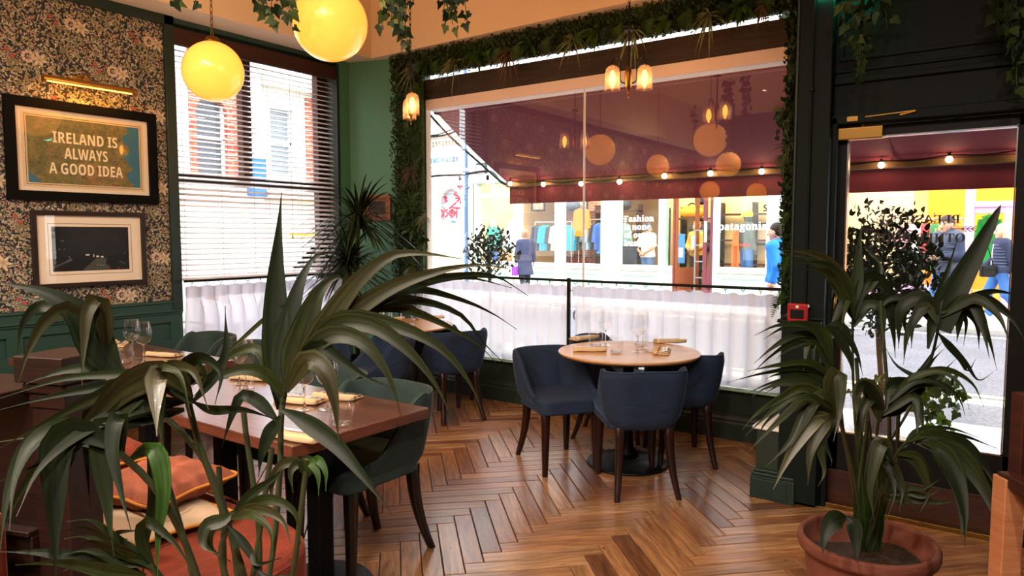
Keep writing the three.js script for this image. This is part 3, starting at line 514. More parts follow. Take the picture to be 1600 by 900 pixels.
for (const [p, s] of [[V(-5.0, 2.66, 0.75), 'glowing globe pendant behind the viewer near the left wall, mirrored in the window'], [V(-3.7, 2.58, 0.42), 'glowing globe pendant behind the viewer over the room, mirrored in the window'], [V(-4.9, 2.35, 2.9), 'glowing globe pendant far behind the viewer, mirrored low in the window'], [V(-4.2, 2.32, 3.5), 'glowing globe pendant by the back wall, mirrored low in the window']]) globe(p, s);
const bulbMat = matOf(0x000000, 0.3, { emissive: 0xffa640, emissiveIntensity: 10 });
function chandelier(p, turn, label, s = 1) {
  const t = thing('two_arm_pendant', label, 'lamp', p, turn, 'two-armed pendants with clear bell shades');
  part('stem', [rod([0, 0.06, 0], [0, 0.3, 0], 0.006), lathe([[0.001, 0.3], [0.034, 0.302], [0.03, 0.312], [0.008, 0.322]], 20)], M.black, t);
  part('body', lathe([[0.001, -0.125], [0.004, -0.12], [0.009, -0.105], [0.004, -0.09], [0.012, -0.075], [0.022, -0.06], [0.024, 0.03], [0.018, 0.05], [0.006, 0.07], [0.004, 0.09]], 24), M.oldBrass, t);
  part('finial', new THREE.SphereGeometry(0.006, 12, 8).translate(0, -0.13, 0), M.brass, t);
  part('chain', chainGeo(0.32, CEIL - p.y), M.black, t);
  for (const k of [-1, 1]) {
    part('arm', tube([[k * 0.02, -0.04, 0], [k * 0.05, -0.025, 0], [k * 0.055, 0.02, 0], [k * 0.055, 0.1, 0], [k * 0.068, 0.125, 0], [k * 0.092, 0.128, 0], [k * 0.105, 0.11, 0], [k * 0.105, 0.085, 0]], 0.0045, 40), M.black, t);
    const sh = part('shade', lathe([[0.012, 0.078], [0.03, 0.072], [0.044, 0.056], [0.05, 0.03], [0.051, -0.08]], 32).translate(k * 0.105, 0, 0), M.amberGlass, t);
    part('rim', new THREE.TorusGeometry(0.051, 0.0012, 6, 32).rotateX(Math.PI / 2).translate(k * 0.105, -0.08, 0), M.amberGlass, sh);
    part('socket', rod([k * 0.105, 0.085, 0], [k * 0.105, 0.045, 0], 0.011, 14), M.oldBrass, t);
    part('bulb', lathe([[0.001, -0.07], [0.008, -0.06], [0.02, -0.025], [0.022, 0.0], [0.016, 0.028], [0.009, 0.045]], 16).translate(k * 0.105, 0, 0), bulbMat, t);
    const l = new THREE.PointLight(WARM, BULB_POWER); l.position.set(k * 0.105, -0.02, 0).applyAxisAngle(V(0, 1, 0), turn).add(p); l.castShadow = true; l.name = 'bulb_light'; scene.add(l);
  }
}
{ const c = at(982, 121, 4.7), d = rayOf(982, 121); chandelier(c, Math.atan2(d.x, d.z) + R(4), 'two-armed pendant with clear shades before the maroon awning'); }
{ const c = at(642, 166, 5.35), d = rayOf(642, 166); chandelier(c, Math.atan2(d.x, d.z) + Math.PI / 2 + R(6), 'two-armed pendant seen end-on before the planted column'); }
for (const [x, z] of [[-2.8, 0.4], [-1.4, 0.6], [-0.2, 0.9], [0.9, 0.3], [-3.6, 1.8], [-1.8, 2.0], [0.2, 2.2]]) {
  const t = thing('downlight', 'recessed ceiling downlight above the viewer', 'lamp', [x, CEIL, z], 0, 'recessed ceiling downlights');
  part('trim_ring', lathe([[0.032, -0.004], [0.05, -0.006], [0.052, 0]], 24), M.brass, t);
  part('lens', lathe([[0.001, -0.003], [0.033, -0.003]], 20), matOf(0x000000, 0.4, { emissive: WARM, emissiveIntensity: 8 }), t);
  const s = new THREE.SpotLight(0xffeedd, 16, 0, R(64), 0.7); s.position.set(x, CEIL - 0.02, z); s.target.position.set(x - 0.9, 0, z - 1.5); s.castShadow = true; s.shadow.radius = 3; s.name = 'downlight_beam'; scene.add(s, s.target);
}

// ---------------------------------------------------------------- chairs
function chairShell() {
  const path = (s) => {                                             // plan of the back: s from -1 (left arm tip) to 1
    const a = Math.abs(s), k = s < 0 ? -1 : 1; let x, z;
    const w = 0.212, r = 0.12, zb = -0.225, flat = w - r, arc = r * Math.PI / 2, side = 0.265, L = flat + arc + side, q = a * L;
    if (q < flat) { x = q; z = zb; } else if (q < flat + arc) { const t = (q - flat) / r; x = flat + r * Math.sin(t); z = zb + r * (1 - Math.cos(t)); } else { x = w; z = zb + r + (q - flat - arc); }
    return { x: k * x, z, a };
  };
  const rings = [], N = 56, K = 18, th = 0.046, edge = [];
  for (let i = 0; i <= N; i++) {
    const s = -1 + 2 * i / N, p = path(s), e = 0.004, q0 = path(Math.max(-1, s - e)), q1 = path(Math.min(1, s + e));
    const t = V(q1.x - q0.x, 0, q1.z - q0.z).normalize(), n = V(t.z, 0, -t.x); if (n.dot(V(p.x, 0, p.z + 0.05)) < 0) n.negate();
    const down = smooth(0.44, 0.97, p.a), top = lerp(0.735 + 0.012 * (1 - Math.pow(p.a / 0.44, 2) * (p.a < 0.44)), 0.5, down), bot = lerp(0.395, 0.41, smooth(0.2, 0.5, p.a)), thick = th * lerp(1, 0.72, down);
    const ring = [];
    for (let j = 0; j < K; j++) {
      const a = j / K * 2 * Math.PI, ca = Math.cos(a), sa = Math.sin(a), sq = (v) => Math.sign(v) * Math.pow(Math.abs(v), 0.35);
      const y = (top + bot) / 2 + (top - bot) / 2 * sq(sa), lean = smooth(0.42, 0.8, y), o = thick / 2 * ca * (1 - 0.3 * Math.pow(Math.abs(sa), 6)) + 0.052 * lean * (1 - 0.55 * smooth(0.25, 0.6, p.a)) - 0.03 * smooth(0.5, 0.395, y);
      ring.push(V(p.x + n.x * o, y, p.z + n.z * o));
    }
    rings.push(ring); edge.push(ring[3].clone().add(V(0, 0.001, 0)));
  }
  return { shell: loft(rings), piping: tube(edge, 0.0042, 120, 6) };
}
const shellGeo = chairShell();
const seatGeo = (() => {
  const s = new THREE.Shape(), w = 0.196, z0 = -0.19, z1 = 0.27, r = 0.06;
  s.moveTo(-w, -z0 - 0.1); s.lineTo(-w, -z1 + r); s.quadraticCurveTo(-w, -z1, -w + r, -z1); s.lineTo(w - r, -z1); s.quadraticCurveTo(w, -z1, w, -z1 + r); s.lineTo(w, -z0 - 0.1); s.quadraticCurveTo(w, -z0, 0, -z0); s.quadraticCurveTo(-w, -z0, -w, -z0 - 0.1);
  const g = new THREE.ExtrudeGeometry(s, { depth: 0.058, bevelEnabled: true, bevelSize: 0.012, bevelThickness: 0.016, bevelSegments: 4, curveSegments: 12 });
  return g.rotateX(-Math.PI / 2).scale(1, 1, 1).translate(0, 0.405, 0);
})();
const legGeo = (x, z, dx, dz) => {
  const rings = []; for (let i = 0; i <= 6; i++) { const t = i / 6, w = lerp(0.0235, 0.0135, t), e = t * t, y = 0.405 * (1 - t); const c = V(x + dx * e, y, z + dz * e); rings.push([[-1, -1], [-0.4, -1.12], [0.4, -1.12], [1, -1], [1.12, 0], [1, 1], [0.4, 1.12], [-0.4, 1.12], [-1, 1], [-1.12, 0]].map(([a, b]) => V(c.x + a * w, c.y, c.z + b * w)).reverse()); }
  return loft(rings);
};
const legs = [legGeo(-0.17, 0.225, -0.006, 0.01), legGeo(0.17, 0.225, 0.006, 0.01), legGeo(-0.145, -0.165, -0.036, -0.085), legGeo(0.145, -0.165, 0.036, -0.085)];
function buildChair(name, label, group, fabric, pipe, leg) {
  const t = thing(name, label, 'chair', [0, 0, 0], 0, group);
  part('backrest', shellGeo.shell, fabric, t); part('piping', shellGeo.piping, pipe, t); part('seat', seatGeo, fabric, t);
  for (const g of legs) part('leg', g, leg, t);
  return t;
}
const blueG = 'blue velvet dining chairs', tealG = 'grey green velvet dining chairs';
const blueChair = buildChair('blue_dining_chair', '', blueG, M.blue, M.blue, M.legWood), tealChair = buildChair('green_dining_chair', '', tealG, M.teal, velvet(0x4a5c54, 0xb8ccc0), matOf(0x241a16, 0.4, { map: T.walnut }));
for (const c of tealChair.children) c.scale.set(1.03, 1.06, 1.03);
let blueUsed = false, tealUsed = false;
function chair(kind, x, z, fx, fz, label) {
  const turn = Math.atan2(fx, fz), used = kind === 'blue' ? blueUsed : tealUsed, proto = kind === 'blue' ? blueChair : tealChair;
  if (kind === 'blue') blueUsed = true; else tealUsed = true;
  if (used) return copyOf(proto, [x, 0, z], turn, label, proto.userData.group);
  proto.position.set(x, 0, z); proto.rotation.y = turn; proto.userData.label = label; return proto;
}
chair('blue', -1.84, -3.83, -0.67, -0.74, 'blue velvet chair with its back to the viewer at the front round table');
chair('blue', -2.46, -3.92, 0.82, -0.57, 'blue velvet chair on the left of the front round table, seen from its side');
chair('blue', -1.85, -4.5, -0.6, 0.8, 'blue velvet chair right of the front round table, its hollow back facing the viewer');
chair('blue', -2.47, -4.71, 0.96, 0.26, 'blue velvet chair behind the front round table, half hidden by its top');
chair('blue', -3.82, -4.44, -0.91, 0.42, 'blue velvet chair right of the rear round table, turned side-on');
chair('blue', -4.0, -3.75, -0.45, -0.89, 'blue velvet chair with its back to the viewer at the rear round table');
chair('blue', -4.86, -3.95, 0.85, -0.5, 'blue velvet chair left of the rear round table behind palm leaves');
chair('blue', -4.22, -4.76, -0.05, 1, 'blue velvet chair behind the rear round table against the sheer curtain');
chair('teal', -2.45, -2.22, 0, 1, 'dark green velvet chair at the right end of the near walnut table');
chair('teal', -2.98, -2.3, 0.05, 1, 'grey green velvet chair at the middle of the near walnut table behind leaves');
chair('teal', -4.12, -2.66, 0.1, 1, 'grey green velvet chair on the right at the far walnut table');
chair('teal', -4.8, -2.72, -0.1, 1, 'grey green velvet chair by the wainscot at the far walnut table');

// ---------------------------------------------------------------- tables
function roundTable(x, z, label) {
  const t = thing('round_table', label, 'table', [x, 0, z], rr(0, 3), 'round pale wooden tables');
  const top = lathe([[0.001, 0.718], [0.415, 0.718], [0.44, 0.724], [0.455, 0.735], [0.46, 0.743], [0.455, 0.749], [0.448, 0.75], [0.001, 0.75]], 64); const p = top.attributes.position, uv = top.attributes.uv; for (let i = 0; i < p.count; i++) uv.setXY(i, p.getX(i), p.getZ(i));
  part('tabletop', top, M.tableWood, t);
  part('column', lathe([[0.001, 0.05], [0.075, 0.052], [0.06, 0.085], [0.04, 0.12], [0.034, 0.2], [0.034, 0.66], [0.06, 0.7], [0.16, 0.712], [0.16, 0.718], [0.001, 0.718]], 32), M.iron, t);
  part('base', lathe([[0.001, 0], [0.262, 0], [0.268, 0.008], [0.262, 0.018], [0.2, 0.03], [0.08, 0.052], [0.001, 0.056]], 48), M.iron, t);
}
roundTable(-2.07, -4.18, 'front round pale wood table on a black pedestal beside the window');
roundTable(-4.28, -4.3, 'rear round pale wood table in the corner behind the palm');
function longTable(x0, x1, z0, z1, label) {
  const t = thing('walnut_table', label, 'table', [(x0 + x1) / 2, 0, (z0 + z1) / 2], 0, 'rectangular walnut tables'), w = (x1 - x0) / 2, d = (z1 - z0) / 2;
  part('tabletop', box(-w, 0.705, -d, w, 0.75, d, 0.004), M.walnut, t);
  for (const s of [-1, 1]) {
    const c = s * (w - 0.3);
    part('column', [box(c - 0.04, 0.03, -0.04, c + 0.04, 0.7, 0.04, 0.006), box(c - 0.2, 0.69, -0.2, c + 0.2, 0.705, 0.2, 0.004)], M.iron, t);
    part('base', lathe([[0.001, 0], [0.215, 0], [0.22, 0.008], [0.212, 0.018], [0.06, 0.034], [0.001, 0.036]], 40).translate(c, 0, 0), M.castIron, t);
  }
}
longTable(-3.38, -2.085, -2.275, -1.555, 'near walnut table with a square end pointing at the window');
longTable(-5.05, -3.85, -2.48, -1.7, 'far walnut table beside the panelled wall');

// ---------------------------------------------------------------- table settings
const bowlGeo = lathe([[0.001, 0.004], [0.03, 0.0035], [0.034, 0.0015], [0.033, 0], [0.001, 0], [0.001, 0.004]], 28), stemGeo = lathe([[0.012, 0.003], [0.005, 0.01], [0.0035, 0.03], [0.0035, 0.075], [0.006, 0.088], [0.001, 0.09]], 14), cupGeo = lathe([[0.002, 0.088], [0.014, 0.092], [0.03, 0.104], [0.039, 0.124], [0.0405, 0.142], [0.037, 0.17], [0.031, 0.198], [0.0305, 0.2]], 32), lipGeo = new THREE.TorusGeometry(0.0308, 0.0009, 5, 32).rotateX(Math.PI / 2).translate(0, 0.2, 0);
const wine = thing('wine_glass', '', 'glass', [0, -5, 0], 0, 'empty stemmed wine glasses');
part('foot', bowlGeo, M.glass, wine); part('stem', stemGeo, M.clear, wine); part('bowl', [cupGeo, lipGeo], M.glass, wine);
const tumbler = thing('tumbler', '', 'glass', [0, -5, 0], 0, 'empty rounded water tumblers');
part('body', [lathe([[0.001, 0.001], [0.027, 0], [0.031, 0.004], [0.038, 0.03], [0.0405, 0.05], [0.039, 0.07], [0.0345, 0.088]], 32), new THREE.TorusGeometry(0.0347, 0.001, 5, 32).rotateX(Math.PI / 2).translate(0, 0.088, 0)], M.glass, tumbler);
part('thick_base', lathe([[0.001, 0.002], [0.026, 0.002], [0.03, 0.006], [0.031, 0.012], [0.024, 0.014], [0.001, 0.011]], 28), M.clear, tumbler);
const napkin = thing('napkin', '', 'napkin', [0, -5, 0], 0, 'folded sand-coloured napkins');
{ // a napkin folded lengthwise: a flat lower fold and a fuller rolled edge
  const fold = (w, y0, h, zc, L) => { const rings = []; for (let i = 0; i <= 10; i++) { const u = i / 10, x = (u - 0.5) * L, ring = []; for (let j = 0; j < 14; j++) { const a = j / 14 * 2 * Math.PI, q = (v) => Math.sign(v) * Math.pow(Math.abs(v), 0.55); ring.push(V(x + 0.004 * Math.sin(a * 2), y0 + h / 2 + h / 2 * q(Math.sin(a)) + 0.0012 * Math.sin(u * 9 + a), zc + w / 2 * q(Math.cos(a)) + 0.003 * Math.sin(u * 3))); } rings.push(ring); } return loft(rings); };
  part('lower_fold', fold(0.1, 0, 0.012, 0, 0.21), M.linen, napkin); part('rolled_edge', fold(0.034, 0.002, 0.026, 0.036, 0.212), M.linen, napkin); part('upper_fold', fold(0.055, 0.01, 0.009, -0.012, 0.2), M.linen, napkin);
}
const knife = thing('table_knife', '', 'knife', [0, -5, 0], 0, 'steel table knives'), fork = thing('table_fork', '', 'fork', [0, -5, 0], 0, 'steel table forks');
part('blade', extrude([[0.0, -0.005], [0.1, -0.007], [0.105, 0], [0.085, 0.008], [0, 0.006]], 0.0015, 0.0005).rotateX(-Math.PI / 2), M.steel, knife); part('handle', extrude([[0, -0.004], [-0.085, -0.0075], [-0.092, 0], [-0.085, 0.0075], [0, 0.004]], 0.004, 0.001).rotateX(-Math.PI / 2), M.steel, knife);
part('handle', extrude([[0, -0.003], [-0.11, -0.008], [-0.117, 0], [-0.11, 0.008], [0, 0.003]], 0.003, 0.001).rotateX(-Math.PI / 2), M.steel, fork); part('tines', [extrude([[0, -0.003], [0.014, -0.012], [0.03, -0.0125], [0.03, 0.0125], [0.014, 0.012], [0, 0.003]], 0.002, 0.0005).rotateX(-Math.PI / 2), ...[-0.0105, -0.0035, 0.0035, 0.0105].map((z) => bar([0.03, 0.0012, z], [0.07, 0.003, z], 0.003, 0.002))], M.steel, fork);
wine.scale.setScalar(1.2); tumbler.scale.setScalar(1.2);
const firsts = new Map();
function put(proto, x, y, z, turn, label) {
  if (!firsts.has(proto)) { firsts.set(proto, 1); proto.position.set(x, y, z); proto.rotation.y = turn; proto.userData.label = label; return proto; }
  return copyOf(proto, [x, y, z], turn, label, proto.userData.group);
}
const TOP = 0.7508;
function setting(nx, nz, turn, where, glasses, cups) {
  put(napkin, nx, TOP, nz, turn, `folded sand-coloured napkin ${where}`);
  const c = Math.cos(turn), s = Math.sin(turn), k = put(knife, nx + 0.01 * c - 0.006 * s, TOP + 0.0195, nz - 0.01 * s - 0.006 * c, turn + rr(-0.08, 0.08), `steel knife lying on the napkin ${where}`);
  put(fork, nx + 0.01 * c - 0.022 * s, TOP + 0.0195, nz - 0.01 * s - 0.022 * c, turn + rr(-0.1, 0.1), `steel fork lying on the napkin ${where}`);
  for (const [x, z, more] of glasses) put(wine, x, TOP, z, 0, `empty stemmed wine glass ${more ?? ''} ${where}`.replace('  ', ' '));
  for (const [x, z, more] of cups) put(tumbler, x, TOP, z, 0, `empty rounded tumbler ${more ?? ''} ${where}`.replace('  ', ' '));
}
const onTop = (px, py) => { const r = rayOf(px, py), t = (TOP - 1.5) / r.y; return [EYE.x + r.x * t, EYE.z + r.z * t]; };
const place = (n, turn, where, gl, cu) => setting(...onTop(...n), turn, where, gl.map((g) => [...onTop(g[0], g[1]), g[2]]), cu.map((g) => [...onTop(g[0], g[1]), g[2]]));
place([921, 548], R(36), 'nearest the side-on chair at the front round table', [], [[963, 551]]);
place([912, 530], R(75), 'at the back left of the front round table', [[946, 540]], [[931, 541]]);
place([1035, 551], R(-70), 'near the back-turned chair at the front round table', [[996, 550]], [[1017, 549]]);
place([1046, 535], R(42), 'at the far right of the front round table', [[1004, 544]], [[1000, 540]]);
place([575, 512], R(30), 'at the left of the rear round table', [[599, 508]], [[592, 505]]);
place([612, 500], R(80), 'at the middle of the rear round table', [[612, 506], [627, 508, 'the rightmost']], [[601, 500]]);
place([634, 512], R(-65), 'near the back-turned chair at the rear round table', [], []);
place([676, 497], R(36), 'at the right of the rear round table', [[652, 498]], [[650, 500]]);
place([470, 685], R(8), 'at the near right corner of the near walnut table', [], [[533, 664]]);
place([528, 622], R(18), 'before the dark green chair of the near walnut table', [[512, 640]], []);
place([470, 628], R(18), 'at the middle of the near walnut table', [[476, 640]], [[458, 622]]);
place([395, 592], R(18), 'at the far left of the near walnut table', [[374, 600], [384, 606, 'the nearer']], [[382, 622]]);
place([185, 540], R(-35), 'by the panelled wall on the far walnut table', [[160, 545]], [[130, 546]]);
place([258, 556], R(18), 'before the wainscot chair at the far walnut table', [[208, 560], [225, 566, 'the lower']], [[196, 567]]);
place([205, 592], R(5), 'nearest the wooden post on the far walnut table', [], [[160, 566]]);

// ---------------------------------------------------------------- banquette, cushions, post and stand
{
  const b = thing('banquette', 'rust velvet banquette with piped edges behind the palm stems', 'sofa', [0, 0, 0]);
  const slab = (x0, x1, z0, z1, y0, y1, r, end) => { const s = new THREE.Shape(), e = end; s.moveTo(x0, -z0); s.lineTo(x1 - e, -z0); s.quadraticCurveTo(x1, -z0, x1, -z0 - e); s.lineTo(x1, -z1 + e); s.quadraticCurveTo(x1, -z1, x1 - e, -z1); s.lineTo(x0, -z1); s.lineTo(x0, -z0); return new THREE.ExtrudeGeometry(s, { depth: y1 - y0 - 2 * r, bevelEnabled: true, bevelSize: r, bevelThickness: r, bevelSegments: 5, curveSegments: 16 }).rotateX(-Math.PI / 2).translate(0, y0 + r, 0); };
  part('seat', slab(-4.6, -1.86, -1.48, -0.93, 0.3, 0.5, 0.045, 0.24), M.rust, b); part('plinth', slab(-4.6, -1.9, -1.44, -0.97, 0.03, 0.3, 0.01, 0.2), M.rust, b);
  part('feet', [-4.4, -3.2, -2.2].flatMap((x) => [-1.35, -1.05].map((z) => rod([x, 0, z], [x, 0.05, z], 0.025))), M.black, b);
  part('piping', tube([[-4.6, 0.465, -0.88], [-2.1, 0.465, -0.884], [-1.9, 0.465, -0.93], [-1.82, 0.465, -1.1], [-1.815, 0.465, -1.25], [-1.87, 0.465, -1.42], [-2.05, 0.465, -1.525], [-4.6, 0.465, -1.525]], 0.006, 80), M.rust, b);
  const cushion = (name, label, c, w, d, h, turn, m, wr) => { const t = thing(name, label, 'cushion', c, turn, 'cushions on the banquette'); const f = (sgn) => grid(28, 28, (u, v) => { const a = 2 * u - 1, e = 2 * v - 1, k = Math.pow(Math.max(0, (1 - Math.pow(Math.abs(a), 3)) * (1 - Math.pow(Math.abs(e), 3))), 0.5), wrk = wr * Math.sin(a * 9 + e * 4) * Math.sin(e * 7 - a * 3) * k; return V(a * w * (1 - 0.06 * (1 - e * e)), sgn * (h * k + wrk), e * d * (1 - 0.06 * (1 - a * a))); }); part('cover', [f(1), f(-1)], m, t); part('fringe', tube([[-w, 0, -d], [0, 0, -d * 0.94], [w, 0, -d], [w * 0.94, 0, 0], [w, 0, d], [0, 0, d * 0.94], [-w, 0, d], [-w * 0.94, 0, 0]], 0.006, 80, 6, true), matOf(0xb87426, 0.9), t); };
  cushion('velvet_cushion', 'crumpled salmon velvet cushion with a gold fringe on the banquette', V(-2.5, 0.61, -1.3), 0.18, 0.18, 0.065, R(12), M.salmon, 0.012);
  cushion('linen_cushion', 'flat beige linen cushion under the salmon one on the banquette', V(-2.4, 0.532, -1.24), 0.19, 0.17, 0.028, R(-6), M.beige, 0.004);
  cushion('velvet_cushion', 'rust velvet cushion left of the wooden post', V(-2.9, 0.66, -1.18), 0.24, 0.2, 0.08, R(4), M.rust, 0.006);
}
{
  const c = at(102, 600, 1.9), t = thing('divider_post', 'square brown wooden post with a moulded cap at the end of the divider', 'post', [c.x, 0, c.z], R(20));
  part('shaft', box(-0.054, 0, -0.054, 0.054, 1.05, 0.054, 0.004), M.postWood, t);
  part('cap', [box(-0.08, 1.12, -0.08, 0.08, 1.19, 0.08, 0.004), box(-0.07, 1.09, -0.07, 0.07, 1.12, 0.07, 0.01), box(-0.06, 1.05, -0.06, 0.06, 1.09, 0.06, 0.008)], M.postWood, t);
  part('neck_ring', box(-0.06, 0.95, -0.06, 0.06, 0.975, 0.06, 0.006), M.postWood, t);
  const d = thing('low_divider', 'low brown wooden divider with a wide top rail left of the post', 'divider', [c.x, 0, c.z], R(20));
  part('top_rail', box(-1.4, 1.05, -0.09, -0.085, 1.1, 0.13, 0.006), M.postWood, d); part('panel', box(-1.4, 0.1, -0.02, -0.072, 1.05, 0.03, 0.003), M.postWood, d);
  part('lower_rail', [box(-1.4, 0.62, 0.03, -0.072, 0.7, 0.06, 0.006), box(-1.4, 0.7, 0.03, -0.072, 0.715, 0.07, 0.004)], M.postWood, d);
  const s = thing('corner_seat', 'rust velvet seat back in the lower left corner before the divider', 'sofa', [c.x - 0.32, 0, c.z + 0.3], R(20));
  part('back_cushion', new RoundedBoxGeometry(0.66, 0.4, 0.16, 5, 0.07).translate(0, 0.62, 0), M.rust, s); part('seat', new RoundedBoxGeometry(0.7, 0.16, 0.5, 5, 0.05).translate(0, 0.38, 0.2), M.rust, s); part('base', box(-0.34, 0.02, -0.06, 0.34, 0.3, 0.42, 0.01), M.rust, s);
}
{ // stand at the right edge
  const c = at(1600, 760, 1.75), t = thing('host_stand', 'open wooden stand with shelves at the right edge beside the door', 'stand', [c.x, 0, c.z], R(35));
  part('upright', box(-0.045, 0, -0.05, 0.005, 0.9, 0.0, 0.003), matOf(0xd6aa9a, 0.45, { map: T.ash }), t); part('upright', box(-0.045, 0, 0.3, 0.005, 1.1, 0.35, 0.003), M.standWood, t); part('upright', box(0.5, 0, -0.05, 0.55, 1.1, 0.0, 0.003), M.standWood, t);
  part('upper_post', box(-0.005, 0.86, -0.055, 0.06, 1.11, -0.01, 0.003), M.standWood, t);
  part('shelf', box(-0.04, 0.6, -0.04, 0.53, 0.63, 0.34, 0.003), M.standWood, t); part('shelf', box(-0.04, 0.88, -0.04, 0.53, 0.91, 0.34, 0.003), M.standWood, t); part('shelf', box(-0.04, 0.3, -0.04, 0.53, 0.33, 0.34, 0.003), M.standWood, t);
  part('back_panel', box(0.0, 0.02, 0.3, 0.53, 1.1, 0.33, 0.002), M.darkWood, t);
}
{ // fire alarm call point on the pilaster
  const t = thing('fire_call_point', 'red fire alarm call point box on the dark pilaster', 'alarm', onZ(1248, 488, -4.05));
  part('housing', box(-0.052, -0.05, 0, 0.052, 0.05, 0.036, 0.008), M.red, t); part('window', box(-0.036, -0.032, 0.034, 0.036, 0.018, 0.038, 0.002), M.black, t); part('emblem', [box(-0.008, 0.026, 0.035, 0.008, 0.04, 0.0365, 0.001)], M.white, t); part('test_tab', box(0.05, 0.03, 0.01, 0.058, 0.045, 0.025, 0.002), M.white, t);
}
{ // illuminated exit sign at the top of the door wall
  const t = thing('exit_sign', 'glowing green emergency light high on the dark door wall', 'sign', onZ(1316, -26, -4.06));
  part('case', box(-0.14, -0.05, -0.06, 0.14, 0.08, 0.02, 0.006), M.black, t); part('glow_panel', box(-0.13, -0.054, -0.05, 0.13, -0.05, 0.012), matOf(0x0a1a14, 0.4, { emissive: 0x30d8a0, emissiveIntensity: 2 }), t);
  const l = new THREE.RectAreaLight(0x30d8a0, 9, 0.24, 0.06); l.position.copy(t.position).add(V(0, -0.058, -0.02)); l.lookAt(l.position.clone().add(V(0, -1, 0))); l.name = 'exit_sign_glow'; scene.add(l);
}

// ---------------------------------------------------------------- awning and festoon lights over the pavement
{
  const t = thing('awning', 'deep maroon fabric awning sloping out over the pavement above the window', 'awning', [0, 0, 0]);
  const x0 = -4.82, x1 = 2.4, y0 = 2.73, z0 = -5.4, y1 = 2.1, z1 = -6.62;
  const sag = (u, v) => -0.025 * Math.sin(v * Math.PI) - 0.006 * Math.sin(u * 40) * Math.sin(v * Math.PI);
  const canopy = (e) => grid(48, 12, (u, v) => { const p = V(lerp(x0, x1, u), lerp(y0, y1, v) + sag(u, v) + e, lerp(z0, z1, v)); p.u = u * 7; p.v = v * 1.4; return p; });
  part('canopy', canopy(0), M.maroon, t);
  part('valance', grid(80, 4, (u, v) => { const p = V(lerp(x0, x1, u), lerp(y1 - 0.03, y1 - 0.235, v), z1 - 0.03 + 0.008 * Math.sin(u * 90) * v); p.u = u * 7; p.v = v * 0.2; return p; }), M.maroon, t);
  part('front_bar', [box(x0, y1 - 0.05, z1 - 0.02, x1, y1 + 0.012, z1 + 0.05, 0.012)], matOf(0x6e5238, 0.4, { metalness: 0.4 }), t);
  part('wall_cassette', box(x0, 2.7, z0 - 0.05, x1, 2.8, z0 + 0.05, 0.02), M.maroon, t);
  for (const x of [-3.4, -2.2, -0.9, 0.3]) part('seam', bar([x, y0 - 0.012, z0 - 0.05], [x, y1 + 0.0, z1 + 0.06], 0.02, 0.002), M.maroon, t);
  const cord = thing('awning_rope', 'dark twisted rope slanting down beside the left edge of the awning', 'rope', [0, 0, 0]);
  part('rope', tube([onZ(655, 160, -5.9), onZ(700, 210, -6.1), onZ(750, 255, -6.4), onZ(785, 285, -6.62), onZ(797, 290, -6.64)], 0.013, 60), M.black, cord);
  const f = thing('festoon_lights', 'string of round festoon bulbs along the front bar of the awning', 'lights', [0, 0, 0]);
  const zb = -6.52, lit = matOf(0x000000, 0.3, { emissive: 0xffd9a0, emissiveIntensity: 9 }), off = matOf(0xfff4e0, 0.2, { emissive: 0xffe0b0, emissiveIntensity: 1.5 });
  const px = [[797, 287], [849, 288], [908, 287], [968, 284], [1038, 275], [1110, 271], [1190, 268], [1279, 262], [1377, 258], [1483, 249], [1600, 240]], pts = px.map(([a, b]) => onZ(a, b, zb));
  part('cable', tube([...pts.flatMap((p, i) => [p.clone().add(V(0, 0.032, 0)), ...(i < pts.length - 1 ? [p.clone().lerp(pts[i + 1], 0.5).add(V(0, 0.012, 0.01))] : [])])], 0.006, 120), M.black, f);
  for (const p of pts) { const b = part('bulb', new THREE.SphereGeometry(0.026, 16, 12), lit, f, p); part('cap', rod([0, 0.02, 0], [0, 0.05, 0], 0.012, 10), M.black, b); const l = new THREE.PointLight(0xffd9a0, 0.05); l.position.copy(p); l.name = 'festoon_bulb_light'; scene.add(l); }
  const g = thing('festoon_lights', 'dark festoon cable with hanging bulbs crossing left before the cream building', 'lights', [0, 0, 0]), za = -6.9;
  part('cable', tube([onZ(640, 286, za), onZ(672, 276, za), onZ(718, 273, za), onZ(766, 268, za), onZ(782, 284, -6.7), onZ(796, 291, -6.6)], 0.014, 60), M.black, g);
  for (const [a, b] of [[719, 281], [762, 280]]) { const p = onZ(a, b - 6, za); part('socket', rod(p, p.clone().add(V(0, -0.06, 0)), 0.018, 10), M.black, g); part('bulb', new THREE.SphereGeometry(0.03, 14, 10), off, g, p.clone().add(V(0, -0.085, 0))); }
}

// ---------------------------------------------------------------- lettering on the outside of the big window, half hidden by the curtain
{
  const t = thing('window_lettering', 'grey serif letters on the big window seen reversed through the sheer curtain', 'lettering', [0, 0, 0]), ink = matOf(0x77736e, 0.6);
  for (const [c, px, py] of [['E', 764, 489], ['T', 776, 488], ['S', 807, 487], ['S', 823, 488], ['D', 839, 488], ['E', 851, 489], ['H', 882, 490], ['O', 901, 493], ['A', 919, 494], ['T', 931, 495], ['L', 983, 500]]) part('letter', text(c, 0.085, serif, 0.001).rotateY(Math.PI).translate(...onZ(px, py, -5.173).toArray()), ink, t);
  const o = onZ(1062, 505, -5.173); part('ornament', [bar([o.x - 0.16, o.y, o.z], [o.x + 0.06, o.y, o.z], 0.002, 0.006), ...[0, 0.03].flatMap((d) => [1, -1].map((s) => bar([o.x + d, o.y, o.z], [o.x + d + 0.06, o.y + s * 0.035, o.z], 0.002, 0.008)))], ink, t);
}

